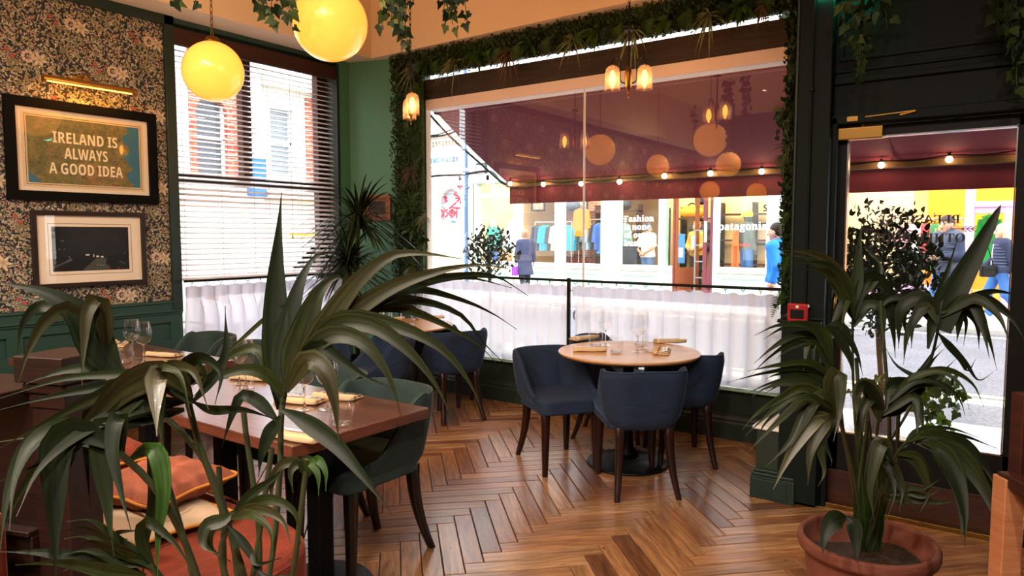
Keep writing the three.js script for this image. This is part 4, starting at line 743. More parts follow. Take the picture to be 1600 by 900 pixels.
// ---------------------------------------------------------------- buildings across the street, their fronts at z = -16.5
const FZ = -16.5, frost = pane(1.3), G = (c, r = 0.7) => matOf(c, r);
const fx = (px, py = 370) => onZ(px, py, FZ).x, fy = (px, py) => onZ(px, py, FZ).y;
const ceilLamp = (t, x0, x1, z0, z1, y, power, color = 0xfff0d8) => { part('ceiling_lamp', box(x0, y, z0, x1, y + 0.03, z1), matOf(0x000000, 0.5, { emissive: color, emissiveIntensity: 3 }), t); const l = new THREE.RectAreaLight(color, power, Math.abs(x1 - x0), Math.abs(z1 - z0)); l.position.set((x0 + x1) / 2, y - 0.02, (z0 + z1) / 2); l.lookAt(l.position.clone().add(V(0, -1, 0))); l.name = 'shop_ceiling_light'; scene.add(l); };
{ // cream corner building with the arched shutter
  const b = thing('building', 'cream painted building with an arched graffitied shutter across the street', 'building', [0, 0, 0]), x0 = -19, x1 = -13.28, wall = G(0xefe6da);
  const s = new THREE.Shape([[x0, 0], [x1, 0], [x1, 9.5], [x0, 9.5]].map((p) => new THREE.Vector2(...p))), h = new THREE.Path(); h.moveTo(-14.7, 0); h.lineTo(-13.74, 0); h.lineTo(-13.74, 2.45); h.absarc(-14.22, 2.45, 0.48, 0, Math.PI); h.lineTo(-14.7, 0); s.holes.push(h);
  for (const x of [-18.2, -16.2, -14.3]) { const w = new THREE.Path(); w.moveTo(x - 0.5, 5.6); w.lineTo(x + 0.5, 5.6); w.lineTo(x + 0.5, 7.6); w.lineTo(x - 0.5, 7.6); s.holes.push(w); }
  part('wall', metric(new THREE.ExtrudeGeometry(s, { depth: 0.35, bevelEnabled: false, curveSegments: 20 }).translate(0, 0, FZ - 0.35)), wall, b);
  part('side_wall', [box(x0, 0, -24, x0 + 0.3, 9.5, FZ - 0.35), box(x0, 9.4, -24, x1, 9.5, FZ - 0.35), box(x0, 0, -24, x1, 9.5, -23.8)], wall, b);
  for (const x of [-18.2, -16.2, -14.3]) { const w = part('window', [box(x - 0.55, 5.55, FZ - 0.2, x + 0.55, 5.62, FZ + 0.08), box(x - 0.5, 5.6, FZ - 0.2, x - 0.44, 7.6, FZ - 0.1), box(x + 0.44, 5.6, FZ - 0.2, x + 0.5, 7.6, FZ - 0.1), box(x - 0.5, 6.58, FZ - 0.2, x + 0.5, 6.63, FZ - 0.1)], M.white, b); part('pane', box(x - 0.45, 5.62, FZ - 0.16, x + 0.45, 7.6, FZ - 0.15), G(0x9fb6c0, 0.05), w); }
  part('arch_moulding', [grid(24, 1, (u, v) => V(-14.22 - (0.5 + 0.12 * v) * Math.cos(u * Math.PI), 2.45 + (0.5 + 0.12 * v) * Math.sin(u * Math.PI), FZ + 0.04)), box(-14.84, 0, FZ - 0.02, -14.72, 2.45, FZ + 0.05), box(-13.72, 0, FZ - 0.02, -13.6, 2.45, FZ + 0.05)], G(0xf6f1e8), b);
  const sh = part('shutter', (() => { const L = []; for (let i = 0; i < 16; i++) L.push(box(-14.72, 1.9 + i * 0.068, FZ - 0.2, -13.72, 1.963 + i * 0.068, FZ - 0.17, 0.012)); return merge(L); })(), G(0x9aa3b0, 0.45), b);
  const red = G(0xc8102e, 0.6), stroke = (pts, c = red) => tube(pts.map(([a, d]) => onZ(a, d, FZ - 0.165)), 0.022, 0, 5);
  part('graffiti', [stroke([[719, 325], [707, 325]]), stroke([[714, 325], [713, 341]]), stroke([[706, 327], [702, 332], [706, 340], [711, 332], [706, 327]]), stroke([[706, 328], [706, 339]]), stroke([[702, 333], [710, 333]]), stroke([[700, 327], [696, 329], [700, 334], [696, 339]]), stroke([[694, 325], [693, 340]]), stroke([[693, 333], [688, 326]]), stroke([[693, 333], [689, 340]]), stroke([[702, 326], [718, 309], [709, 303], [716, 300]]), stroke([[712, 310], [720, 309], [719, 318]]), stroke([[694, 308], [698, 309], [695, 312], [699, 314], [694, 316]])], red, sh);
  part('shutter_badge', box(-14.3, 1.91, FZ - 0.17, -14.14, 1.95, FZ - 0.155), G(0x2c66b8), sh);
  part('boarding', box(-14.72, 0, FZ - 0.24, -13.72, 1.9, FZ - 0.2), G(0xe9d9ae), b);
  part('heart_mark', (() => { const p = onZ(718.5, 293, FZ + 0.005), g = new THREE.Shape(); g.moveTo(0, -0.1); g.bezierCurveTo(-0.2, 0.05, -0.08, 0.14, 0, 0.05); g.bezierCurveTo(0.08, 0.14, 0.2, 0.05, 0, -0.1); return new THREE.ExtrudeGeometry(g, { depth: 0.004, bevelEnabled: false }).translate(p.x, p.y, p.z); })(), red, b);
  const L = []; for (let i = 0; i < 44; i++) L.push(box(x0 + 0.1 + i * 0.13, 4.22, FZ, x0 + 0.16 + i * 0.13, 4.34, FZ + 0.1));
  part('dentil', L, G(0xe6dccb), b); part('cornice', [box(x0, 4.34, FZ, x1 - 0.3, 4.44, FZ + 0.18, 0.02), box(x0, 4.44, FZ, x1 - 0.3, 4.52, FZ + 0.3, 0.02), box(x0, 4.12, FZ, x1 - 0.3, 4.2, FZ + 0.08, 0.01), box(x0, 3.45, FZ, x1 - 0.25, 3.52, FZ + 0.07, 0.01), box(x0, 4.98, FZ, x1, 5.2, FZ + 0.22, 0.02)], G(0xd9cebd), b);
  const sg = part('sign_board', box(-15.3, 3.6, FZ, -13.8, 3.98, FZ + 0.06, 0.01), G(0xd7e3ea), b);
  part('lettering', text('ANDREWS HOUSE', 0.155, font, 0.008).scale(0.83, 1, 1).translate(-14.68, 3.79, FZ + 0.062), G(0x2f78b4), sg); part('number', text('28', 0.14, serif, 0.008).translate(-13.92, 3.79, FZ + 0.062), G(0x33485c), sg);
  part('cables', [tube([onZ(640, 214, FZ + 0.4), onZ(690, 212, FZ + 0.35), onZ(715, 204, FZ + 0.3)], 0.03), tube([onZ(640, 208, FZ + 0.4), onZ(680, 211, FZ + 0.4), onZ(712, 200, FZ + 0.35)], 0.02)], M.black, b);
  part('pilaster', [box(-13.62, 0, FZ, -13.3, 3.95, FZ + 0.09, 0.01), box(-13.7, 3.95, FZ, -13.25, 4.15, FZ + 0.16, 0.02), box(-13.66, 3.3, FZ, -13.28, 3.4, FZ + 0.13, 0.01)], G(0xf2ece0), b);
  const d = fx(733); part('downpipe', [rod([d, 0, FZ + 0.14], [d, 3.25, FZ + 0.14], 0.055, 12), rod([d, 3.22, FZ + 0.14], [d, 3.4, FZ + 0.14], 0.07, 12, 0.12), rod([d, 3.5, FZ + 0.14], [d, 9, FZ + 0.14], 0.05, 12), box(d - 0.1, 2.9, FZ, d + 0.1, 2.95, FZ + 0.2), box(d - 0.1, 4.0, FZ, d + 0.1, 4.05, FZ + 0.2)], G(0x4a6a8e), b);
}
const shopX0 = -13.25, shopX1 = -4.0;
{ // the white and mint clothes shop
  const b = thing('building', 'white and mint outdoor clothing shop with big display windows across the street', 'building', [0, 0, 0]), W = G(0xf4f4f0), mint = M.mint, cream = G(0xf0dfb4), zi = -21.5;
  part('upper_wall', box(shopX0, 3.3, FZ - 0.3, shopX1, 9.5, FZ), G(0xf8f8f4), b);
  part('fascia', box(shopX0, 3.02, FZ - 0.3, shopX1, 3.3, FZ + 0.1, 0.02), mint, b);
  part('shell', [box(shopX0, 3.3, zi, shopX1, 3.45, FZ - 0.3), box(shopX0, 0, zi - 0.2, shopX1, 3.4, zi), box(shopX0 - 0.05, 0, zi, shopX0 + 0.1, 3.4, FZ), box(shopX1 - 0.1, 0, zi, shopX1 + 0.05, 3.4, FZ), box(shopX0, 9.4, -24, shopX1, 9.5, FZ)], G(0xe8cf98), b);
  part('shop_floor', box(shopX0, 0, zi, shopX1, 0.08, FZ), matOf(0xc08a4a, 0.4, { map: T.oak }), b);
  part('brick_wall', box(-11.9, 0.1, -18.95, -9.75, 3.3, -18.8), matOf(0xffffff, 0.9, { map: T.brick }), b);
  part('yellow_wall', box(-8.45, 0.1, -19.6, -4.3, 3.3, -19.5), G(0xf0d48e), b);
  const col = (a, c, m = W, name = 'pillar', z = 0.06) => part(name, [box(fx(a), 0, FZ - 0.16, fx(c), 3.05, FZ + z, 0.015)], m, b);
  col(742, 747, G(0xd8e8dc)); col(803, 813); col(868, 880); col(944, 964); col(939, 945, mint, 'pillar', 0.03); col(963, 969, mint, 'pillar', 0.03); col(1030, 1036, W); col(1036, 1041, mint, 'pillar', 0.03); col(1115, 1122, G(0xd4f0e6)); col(1198, 1240, W);
  const glaze = (a, c, name = 'window') => { const w = part(name, [box(fx(a), 0.68, FZ - 0.16, fx(c), 0.76, FZ + 0.1, 0.01), box(fx(a), 0.62, FZ - 0.1, fx(c), 0.68, FZ + 0.04)], W, b); part('pane', box(fx(a), 0.76, FZ - 0.06, fx(c), 3.02, FZ - 0.059), frost, w); return w; };
  glaze(747, 803); glaze(813, 868); glaze(880, 939); const wf = glaze(969, 1030); glaze(1041, 1052); const wp = glaze(1122, 1198);
  const riser = (a, c) => { const r = part('stall_riser', box(fx(a), 0, FZ - 0.12, fx(c), 0.62, FZ - 0.02), mint, b); part('riser_frame', frameXY(fx(a), 0.05, fx(c), 0.6, 0.1, FZ - 0.03, FZ + 0.02), cream, r); };
  riser(747, 803); riser(813, 868); riser(880, 939); riser(969, 1030); riser(1041, 1052); riser(1122, 1198);
  part('transom_bar', [box(fx(747), 2.62, FZ - 0.1, fx(803), 2.72, FZ + 0.03), box(fx(770), 2.72, FZ - 0.1, fx(773), 3.02, FZ + 0.03)], G(0xd8f0e4), b);
  part('small_sign', [box(fx(746), 3.28, FZ, fx(762), 3.62, FZ + 0.08, 0.01)], G(0x2d4a44), b); part('sign_panel', [box(fx(748), 3.32, FZ + 0.08, fx(760), 3.55, FZ + 0.1)], G(0xe9b7c6), b);
  const ink = G(0xffffff, 0.5);
  ['Fashion', 'is none', 'of our', 'business.'].forEach((s, i) => { const p = onZ(975, 341 + i * 12.6, FZ - 0.05), g = new TextGeometry(s, { font: serif, size: 0.15, depth: 0.01, curveSegments: 3 }); part('lettering', g.translate(p.x, p.y - 0.09, p.z), ink, wf); });
  { const p = onZ(1160, 355, FZ - 0.05); part('lettering', text('patagonia', 0.165, serif, 0.012).translate(p.x, p.y, p.z), ink, wp); }
  { const p = onZ(1196, 325, FZ - 0.05); part('lettering', text('S', 0.15, font, 0.01).translate(p.x, p.y, p.z), M.black, wp); }
  // doors: one brown leaf folded in at the left, one standing at the right of the entrance
  const leaf = (name, x0, x1, z, turn, m) => { const w = Math.abs(x1 - x0), d = part(name, [frameXY(0, 0.05, w, 2.95, 0.09, -0.03, 0.03), box(0.085, 0.1, -0.024, w - 0.085, 0.72, 0.024), box(0.085, 2.78, -0.022, w - 0.085, 2.88, 0.022)], m, b, [x0, 0, z], turn); part('pane', box(0.09, 0.72, -0.003, w - 0.09, 2.8, 0.003), frost, d); return d; };
  leaf('door', fx(1053), fx(1053) + 0.75, FZ - 0.05, R(62), G(0x8a4a2c, 0.5)); const dr = leaf('door', fx(1098), fx(1115), FZ - 0.04, 0, G(0x6e2a33, 0.5));
  part('notice', box(0.03, 1.35, 0.03, 0.1, 1.85, 0.035), M.cream, dr);
  part('door_frame', [box(fx(1052), 0, FZ - 0.16, fx(1054), 3.0, FZ + 0.03), box(fx(1052), 2.95, FZ - 0.16, fx(1116), 3.05, FZ + 0.03)], G(0x7a3a26), b);
  const gate = part('security_gate', (() => { const x = fx(1074), w = 0.24, z = -17.0; return [box(x, 0.08, z, x + 0.03, 1.65, z + 0.05, 0.008), box(x + w, 0.08, z, x + w + 0.03, 1.65, z + 0.05, 0.008), ...[0.45, 0.85, 1.25, 1.62].map((y) => box(x, y, z, x + w, y + 0.03, z + 0.05, 0.008)), box(x - 0.03, 0.08, z - 0.08, x + w + 0.06, 0.14, z + 0.13, 0.01)]; })(), G(0x9aa0a6, 0.3), b);
  ceilLamp(b, -12.8, -9.0, -18.6, -17.2, 3.24, SHOP_LIGHT); ceilLamp(b, -8.2, -4.6, -19.0, -17.2, 3.24, SHOP_LIGHT);
  // shelves and rails inside
  const shelf = (x0, x1, y, z, m = M.darkWood) => box(x0, y, z, x1, y + 0.05, z + 0.35);
  const sh = thing('shop_shelves', 'dark wall shelves inside the clothing shop behind the rails', 'shelf', [0, 0, 0]);
  part('board', [shelf(-11.7, -8.9, 2.18, -18.75), shelf(-11.7, -8.9, 1.55, -18.75), shelf(-11.7, -8.9, 0.9, -18.75)], M.darkWood, sh); part('upright', [-11.7, -10.3, -8.95].map((x) => box(x, 0.1, -18.78, x + 0.05, 2.4, -18.45)), M.darkWood, sh);
  const sh2 = thing('shop_shelves', 'tall dark shop shelves behind the man in the white shirt', 'shelf', [0, 0, 0]);
  part('board', [0.5, 1.0, 1.5, 1.95].map((y) => shelf(-8.0, -6.9, y, -19.4)), M.darkWood, sh2); part('upright', [-8.4, -7.9, -6.95].map((x) => box(x, 0.1, -19.45, x + 0.06, 2.3, -19.1)), M.black, sh2);
  const sh3 = thing('shop_shelves', 'dark shop shelves behind the yellow-checked shirt man', 'shelf', [0, 0, 0]);
  part('board', [0.7, 1.35, 2.05].map((y) => shelf(-6.8, -4.5, y, -19.4)), M.darkWood, sh3); part('upright', [-6.8, -5.9, -4.55].map((x) => box(x, 0.1, -19.45, x + 0.06, 2.4, -19.1)), M.black, sh3);
  const pic = (x, y, z, w, h, c, label) => { const p = thing('shop_picture', label, 'picture', [x, y, z]); part('frame', frameXY(-w, -h, w, h, 0.05, 0, 0.04), M.black, p); part('print', box(-w + 0.05, -h + 0.05, 0.005, w - 0.05, h - 0.05, 0.012), c, p); };
  const grey = matOf(0xb9b8b0, 0.7, { map: T.nap }); pic(onZ(841, 330, -18.78).x, 2.6, -18.79, 0.26, 0.33, grey, 'small framed picture on the shop brick wall, left one'); pic(onZ(908, 328, -18.78).x, 2.62, -18.79, 0.24, 0.42, grey, 'small framed picture on the shop brick wall, right one'); pic(onZ(1188, 367, -19.45).x, 1.55, -19.47, 0.24, 0.3, M.cream, 'framed green bottle-shaped print on the yellow shop wall');
  // garments on rails, one mesh group each
  const garment = (() => { const s = new THREE.Shape(); s.moveTo(-0.06, 0); s.lineTo(-0.2, -0.06); s.lineTo(-0.26, -0.5); s.lineTo(-0.19, -0.52); s.lineTo(-0.17, -0.3); s.lineTo(-0.19, -0.72); s.lineTo(0.19, -0.72); s.lineTo(0.17, -0.3); s.lineTo(0.19, -0.52); s.lineTo(0.26, -0.5); s.lineTo(0.2, -0.06); s.lineTo(0.06, 0); s.quadraticCurveTo(0, -0.04, -0.06, 0); const g = new THREE.ExtrudeGeometry(s, { depth: 0.03, bevelEnabled: true, bevelSize: 0.012, bevelThickness: 0.02, bevelSegments: 2, curveSegments: 6 }).translate(0, 0, -0.015); const p = g.attributes.position; for (let i = 0; i < p.count; i++) p.setZ(i, p.getZ(i) + 0.02 * Math.sin(p.getX(i) * 28) * smooth(-0.1, -0.7, p.getY(i))); g.computeVertexNormals(); return g; })();
  const hanger = [tube([[-0.17, -0.05, 0], [0, 0.02, 0], [0.17, -0.05, 0]], 0.008, 10, 6), tube([[0, 0.02, 0], [0, 0.06, 0], [0.02, 0.085, 0], [0, 0.1, 0], [-0.015, 0.09, 0]], 0.005, 14, 5)];
  const hang = (x, y, z, turn, c, label, group, s = 1) => { const t = thing('hanging_garment', label, 'garment', [x, y, z], turn, group); part('cloth', garment, G(c, 0.8), t).scale.setScalar(s); part('hanger', hanger, M.darkWood, t); };
  const railAt = (x0, x1, y, z, label) => { const t = thing('clothes_rail', label, 'rail', [0, 0, 0]); part('bar', rod([x0, y, z], [x1, y, z], 0.015), M.steel, t); part('leg', [rod([x0, 0.08, z], [x0, y, z], 0.018)], M.steel, t); part('leg', [rod([x1, 0.08, z], [x1, y, z], 0.018)], M.steel, t); };
  railAt(-11.75, -10.5, 1.9, -17.5, 'steel clothes rail in the left display window'); railAt(-10.2, -8.75, 1.95, -17.4, 'steel clothes rail in the second display window');
  [[0x2b3550, 'navy'], [0x33405a, 'slate'], [0x19b6d8, 'bright turquoise'], [0x14a8cc, 'deep turquoise'], [0x3a3a40, 'charcoal'], [0xe4d6b4, 'cream'], [0xd9caa2, 'sand'], [0x6a8aa0, 'grey blue'], [0x1fb0cf, 'turquoise']].forEach(([c, n], i) => hang(-11.65 + i * 0.135, 1.8, -17.5, R(62 - i * 5), c, `${n} jacket hanging on the left shop window rail`, 'jackets on the left rail'));
  hang(-10.0, 2.25, -17.2, R(8), 0xf08a1c, 'orange jacket hung high in the second display window', null, 1.05);
  [[0x2f5a58, 'dark teal'], [0x58707a, 'grey'], [0x8fb8d8, 'pale blue'], [0x2e3440, 'black'], [0x3f73c8, 'royal blue'], [0x4a83d4, 'sky blue'], [0x396ac0, 'cobalt'], [0x6fa6b4, 'sea grey'], [0x3e7e7c, 'teal'], [0x86b8b4, 'pale teal']].forEach(([c, n], i) => hang(-10.05 + i * 0.135, 1.84, -17.4, R(i === 5 ? 12 : 66 - i * 2), c, `${n} jacket hanging on the second shop window rail`, 'jackets on the right rail', i === 5 ? 1.15 : 1));
  const boxes = (x, y, z, w, h, d, c, name, label, cat) => { const t = thing(name, label, cat, [x, y, z]); part('body', box(-w, 0, -d, w, h, d, 0.02), G(c, 0.7), t); part('lid', box(-w - 0.01, h, -d - 0.01, w + 0.01, h + 0.03, d + 0.01, 0.01), G(c, 0.6), t); };
  const bag = (x, y, z, r, c, label, group) => { const t = thing('duffel_bag', label, 'bag', [x, y, z], 0, group); part('body', new THREE.CapsuleGeometry(r, r * 2.2, 6, 14).rotateZ(Math.PI / 2).translate(0, r, 0), G(c, 0.7), t); part('strap', new THREE.TorusGeometry(r * 0.8, 0.02, 6, 14, Math.PI).translate(0, r * 1.6, 0), M.black, t); };
  bag(-7.6, 2.0, -19.2, 0.17, 0xf0941e, 'orange duffel bag on the top shop shelf'); bag(-7.35, 1.55, -19.2, 0.16, 0x2b2f3a, 'dark duffel bag under the orange one', 'dark duffel bags'); bag(-7.3, 1.05, -19.2, 0.16, 0x23262e, 'dark duffel bag on the lower shop shelf', 'dark duffel bags'); bag(-11.2, 2.24, -18.6, 0.15, 0x2f4258, 'dark bag on the brick wall shelf'); bag(-9.5, 2.24, -18.6, 0.15, 0x24303c, 'dark bag near the framed picture on the shelf');
  { const t = thing('backpack', 'black backpack standing above the orange duffel bag', 'bag', [-7.35, 2.36, -19.2]); part('body', new RoundedBoxGeometry(0.32, 0.42, 0.24, 4, 0.1).translate(0, 0.21, 0), M.black, t); part('pocket', new RoundedBoxGeometry(0.24, 0.18, 0.08, 3, 0.03).translate(0, 0.14, 0.13), G(0x222428), t); part('handle', new THREE.TorusGeometry(0.05, 0.012, 6, 12, Math.PI).translate(0, 0.42, 0), M.black, t); }
  boxes(onZ(983, 400, -17.3).x, 0.1, -17.4, 0.3, 1.1, 0.25, 0x3c4654, 'display_cabinet', 'dark display cabinet at the left of the lettered shop window', 'cabinet');
  { const t = thing('poster_stand', 'pale blue poster stand just inside the shop entrance', 'poster', [fx(1045), 0, -17.3]); part('board', box(-0.12, 0.8, 0, 0.1, 1.55, 0.03, 0.005), G(0x4f9ad6), t); part('leg', box(-0.1, 0.08, -0.02, -0.07, 0.8, 0.02), M.black, t); part('leg', box(0.06, 0.08, -0.02, 0.09, 0.8, 0.02), M.black, t); part('print', box(-0.08, 0.95, 0.03, 0.06, 1.2, 0.034), G(0xe6cfe6), t); }
}
{ // the pink-framed shop seen through the door
  const x0 = -4.0, x1 = 4.5, b = thing('building', 'pink-framed shop with a yellow lit interior seen through the door', 'building', [0, 0, 0]), zi = -20;
  part('upper_wall', box(x0, 3.1, FZ - 0.3, x1, 9.5, FZ), G(0xf0e4d8), b);
  part('shell', [box(x0, 0, zi - 0.2, x1, 3.3, zi), box(x0, 3.1, zi, x1, 3.3, FZ - 0.3), box(x0, 0, zi, x0 + 0.1, 3.3, FZ), box(x1 - 0.1, 0, zi, x1, 3.3, FZ), box(x0, 9.4, -24, x1, 9.5, FZ)], G(0xf4e0b4), b);
  part('shop_floor', box(x0, 0, zi, x1, 0.06, FZ), G(0xb58a52), b);
  part('orange_panel', [box(-1.6, 0.1, -19.4, 4.2, 3.08, -19.3), box(-1.75, 0.1, -18.2, -1.25, 3.08, -18.1)], G(0xf0a430), b); part('pale_panel', [box(-3.3, 0.1, -17.8, -2.0, 3.05, -17.7)], G(0xf6e0b0), b);
  part('pillar', box(x0, 0, FZ - 0.16, fx(1300, 350), 3.1, FZ + 0.06, 0.01), M.white, b);
  part('pillar', box(fx(1507, 350), 0, FZ - 0.16, fx(1522, 350), 3.1, FZ + 0.06, 0.01), M.pink, b);
  part('pillar', box(fx(1572, 350) - 0.03, 0, FZ - 0.16, fx(1572, 350) + 0.1, 2.1, FZ + 0.05, 0.01), M.pink, b);
  part('lintel', [box(fx(1522, 350), 2.05, FZ - 0.16, x1, 2.16, FZ + 0.07, 0.01), box(fx(1522, 350), 1.93, FZ - 0.12, x1, 2.05, FZ + 0.04, 0.01)], M.pink, b);
  part('stall_riser', box(fx(1300, 350), 0, FZ - 0.14, fx(1507, 350), 0.4, FZ, 0.01), M.pink, b); part('stall_riser', box(fx(1524, 350), 0, FZ - 0.14, fx(1570, 350), 0.45, FZ, 0.01), G(0xe9b24a), b);
  part('window', [box(fx(1300, 350), 0.4, FZ - 0.16, fx(1507, 350), 0.5, FZ + 0.05, 0.01)], M.pink, b); part('pane', box(fx(1300, 350), 0.5, FZ - 0.06, fx(1507, 350), 3.1, FZ - 0.059), frost, b); part('pane', box(fx(1522, 350), 0.45, FZ - 0.06, x1, 1.93, FZ - 0.059), frost, b); part('pane', box(fx(1522, 350), 2.16, FZ - 0.06, x1, 3.1, FZ - 0.059), frost, b);
  ceilLamp(b, -3.6, 2.5, -19, -17.0, 3.05, SHOP_LIGHT * 0.8, 0xffecd0);
  const sg = part('hanging_sign', box(fx(1549, 290), fy(1565, 291), FZ - 0.5, fx(1576, 290), fy(1565, 283) , FZ - 0.46), matOf(0x000000, 0.5, { emissive: 0x10b8c8, emissiveIntensity: 1 }), b);
  part('symbol', [extrude([[0, -0.03], [0.04, 0.01], [0.02, 0.03], [0, 0.015], [-0.02, 0.03], [-0.04, 0.01]], 0.004).translate(fx(1556, 290), fy(1565, 287), FZ - 0.459), bar([fx(1570, 290) - 0.03, fy(1565, 286), FZ - 0.457], [fx(1570, 290) + 0.03, fy(1565, 288.5), FZ - 0.457], 0.004, 0.02), bar([fx(1570, 290) + 0.03, fy(1565, 286), FZ - 0.457], [fx(1570, 290) - 0.03, fy(1565, 288.5), FZ - 0.457], 0.004, 0.02)], M.white, sg);
  const dress = (x, z, y, c, label, group, s = 1) => { const t = thing('dress', label, 'dress', [x, y, z], rr(-0.2, 0.2), group), rings = []; for (let i = 0; i <= 14; i++) { const v = i / 14, w = v < 0.1 ? lerp(0.06, 0.17, v / 0.1) : v < 0.4 ? lerp(0.17, 0.12, (v - 0.1) / 0.3) : lerp(0.12, 0.27, (v - 0.4) / 0.6), ring = []; for (let j = 0; j < 20; j++) { const a = j / 20 * 2 * Math.PI, k = 1 + 0.09 * Math.sin(a * 6) * smooth(0.4, 1, v); ring.push(V(w * k * Math.cos(a), -v * 1.05, 0.55 * w * k * Math.sin(a))); } rings.push(ring); } part('skirt', loft(rings.reverse()), G(c, 0.8), t).scale.setScalar(s); for (const k of [-1, 1]) part('sleeve', rod([k * 0.14, -0.1, 0], [k * 0.22, -0.5, 0], 0.055, 10, 0.045), G(c, 0.8), t); part('hanger', hangerBar(), M.darkWood, t); };
  const hangerBar = () => tube([[-0.15, -0.06, 0], [0, 0.02, 0], [0, 0.1, 0]], 0.008, 12, 6);
  dress(fx(1545, 350), FZ - 0.35, 1.92, 0x0f9a3c, 'bright green dress hanging behind the pink shop door', null, 0.95);
  [[1440, 0xd84a4a, 'red'], [1455, 0x3a8a5a, 'leaf green'], [1470, 0xf0c04a, 'yellow'], [1486, 0xe07a3a, 'orange'], [1425, 0xf6efe0, 'white'], [1410, 0xd8a0a8, 'rose']].forEach(([px, c, n]) => dress(fx(px, 350), -17.2, 1.75, c, `${n} dress on the rail in the yellow shop window`, 'dresses in the yellow shop window', 0.9));
  { const t = thing('clothes_rail', 'clothes rail inside the yellow-lit shop window', 'rail', [0, 0, 0]); part('bar', rod([fx(1400, 350), 1.85, -17.2], [fx(1500, 350), 1.85, -17.2], 0.015), M.steel, t); part('leg', rod([fx(1400, 350), 0.06, -17.2], [fx(1400, 350), 1.85, -17.2], 0.018), M.steel, t); part('leg', rod([fx(1500, 350), 0.06, -17.2], [fx(1500, 350), 1.85, -17.2], 0.018), M.steel, t); }
}
{ // buildings of the side street, beyond the slatted blind
  const BX = -12, b = thing('building', 'red brick building with tall white windows beyond the slatted blind', 'building', [0, 0, 0]), bm = matOf(0xffffff, 0.9, { map: T.brick });
  const holes = []; const wall = new THREE.Shape([[-4, 0], [8.35, 0], [8.35, 6.2], [-4, 6.2]].map((p) => new THREE.Vector2(...p)));   // x of the shape runs along -z
  for (const [c, y] of [[7.4, 2.5], [5.6, 2.6], [3.2, 2.6]]) { const h = new THREE.Path(); h.moveTo(c - 0.3, y); h.lineTo(c + 0.3, y); h.lineTo(c + 0.3, y + 1.2); h.absarc(c, y + 1.2, 0.3, 0, Math.PI); h.lineTo(c - 0.3, y); wall.holes.push(h); holes.push([c, y]); }
  part('wall', metric(new THREE.ExtrudeGeometry(wall, { depth: 0.3, bevelEnabled: false, curveSegments: 12 }).rotateY(Math.PI / 2).translate(BX - 0.3, 0, 0)), bm, b);
  for (const [c, y] of holes) { const w = part('window', [box(BX - 0.2, y, -c - 0.3, BX - 0.1, y + 1.5, -c - 0.25), box(BX - 0.2, y, -c + 0.25, BX - 0.1, y + 1.5, -c + 0.3), box(BX - 0.2, y + 0.75, -c - 0.3, BX - 0.1, y + 0.8, -c + 0.3), box(BX - 0.1, y - 0.12, -c - 0.4, BX + 0.1, y, -c + 0.4)], M.white, b); part('pane', box(BX - 0.18, y, -c - 0.28, BX - 0.17, y + 1.5, -c + 0.28), G(0x55626e, 0.1), w); }
  part('shopfront', [box(BX - 0.02, 0, -8.3, BX + 0.12, 2.1, 4, 0.01), box(BX - 0.02, 2.1, -8.3, BX + 0.18, 2.5, 4, 0.02)], M.white, b); part('coping', [box(BX - 0.4, 6.2, -8.35, BX + 0.12, 6.32, 4, 0.02)], M.white, b); part('blue_sign', box(BX + 0.12, 2.25, -8.3, BX + 0.3, 2.95, -7.95, 0.01), G(0x2a78c8), b);
  part('pilaster', [box(BX - 0.02, 0, -8.35, BX + 0.14, 6.2, -8.2, 0.02), box(BX - 0.02, 0, -6.9, BX + 0.1, 6.2, -6.7, 0.02)], G(0xdce4ee), b);
  const c = thing('building', 'white stone building with a heavy cornice beyond the right half of the blind', 'building', [0, 0, 0]), z0 = -11.5, z1 = -8.36;
  const w2 = new THREE.Shape([[8.36, 0], [11.5, 0], [11.5, 4.6], [8.36, 4.6]].map((p) => new THREE.Vector2(...p))); const h2 = [[8.9, 2.7], [10.1, 2.7]]; for (const [k, y] of h2) w2.holes.push(new THREE.Path([[k - 0.28, y], [k + 0.28, y], [k + 0.28, y + 1.3], [k - 0.28, y + 1.3]].map((p) => new THREE.Vector2(...p))));
  part('wall', metric(new THREE.ExtrudeGeometry(w2, { depth: 0.3, bevelEnabled: false }).rotateY(Math.PI / 2).translate(BX - 0.3, 0, 0)), G(0xf2ede4), c);
  for (const [k, y] of h2) { const w = part('window', [box(BX - 0.2, y, -k - 0.3, BX - 0.1, y + 1.3, -k - 0.24), box(BX - 0.2, y, -k + 0.24, BX - 0.1, y + 1.3, -k + 0.3), box(BX - 0.2, y + 0.62, -k - 0.3, BX - 0.1, y + 0.68, -k + 0.3)], M.white, c); part('pane', box(BX - 0.18, y, -k - 0.26, BX - 0.17, y + 1.3, -k + 0.26), G(0x8a98a4, 0.08), w); }
  part('cornice', [box(BX - 0.05, 4.35, z0, BX + 0.35, 4.5, z1, 0.02), box(BX - 0.05, 4.5, z0, BX + 0.2, 4.65, z1, 0.02), box(BX - 0.05, 2.2, z0, BX + 0.25, 2.35, z1, 0.02)], G(0xd6cdbf), c); part('brick_pier', box(BX - 0.02, 2.4, -9.7, BX + 0.04, 4.3, -9.45), bm, c);
  part('awning_strip', box(BX, 1.5, -11.2, BX + 0.5, 1.58, -9.0), G(0xf0c84a), c); part('shopfront', [box(BX - 0.02, 0, z0, BX + 0.1, 0.6, z1), box(BX - 0.01, 0.6, -10.4, BX + 0.02, 1.4, -9.6)], G(0xe8e4e0), c);
  part('roof', box(BX - 3, 4.55, z0, BX, 4.62, z1), G(0x8a8a90), c);
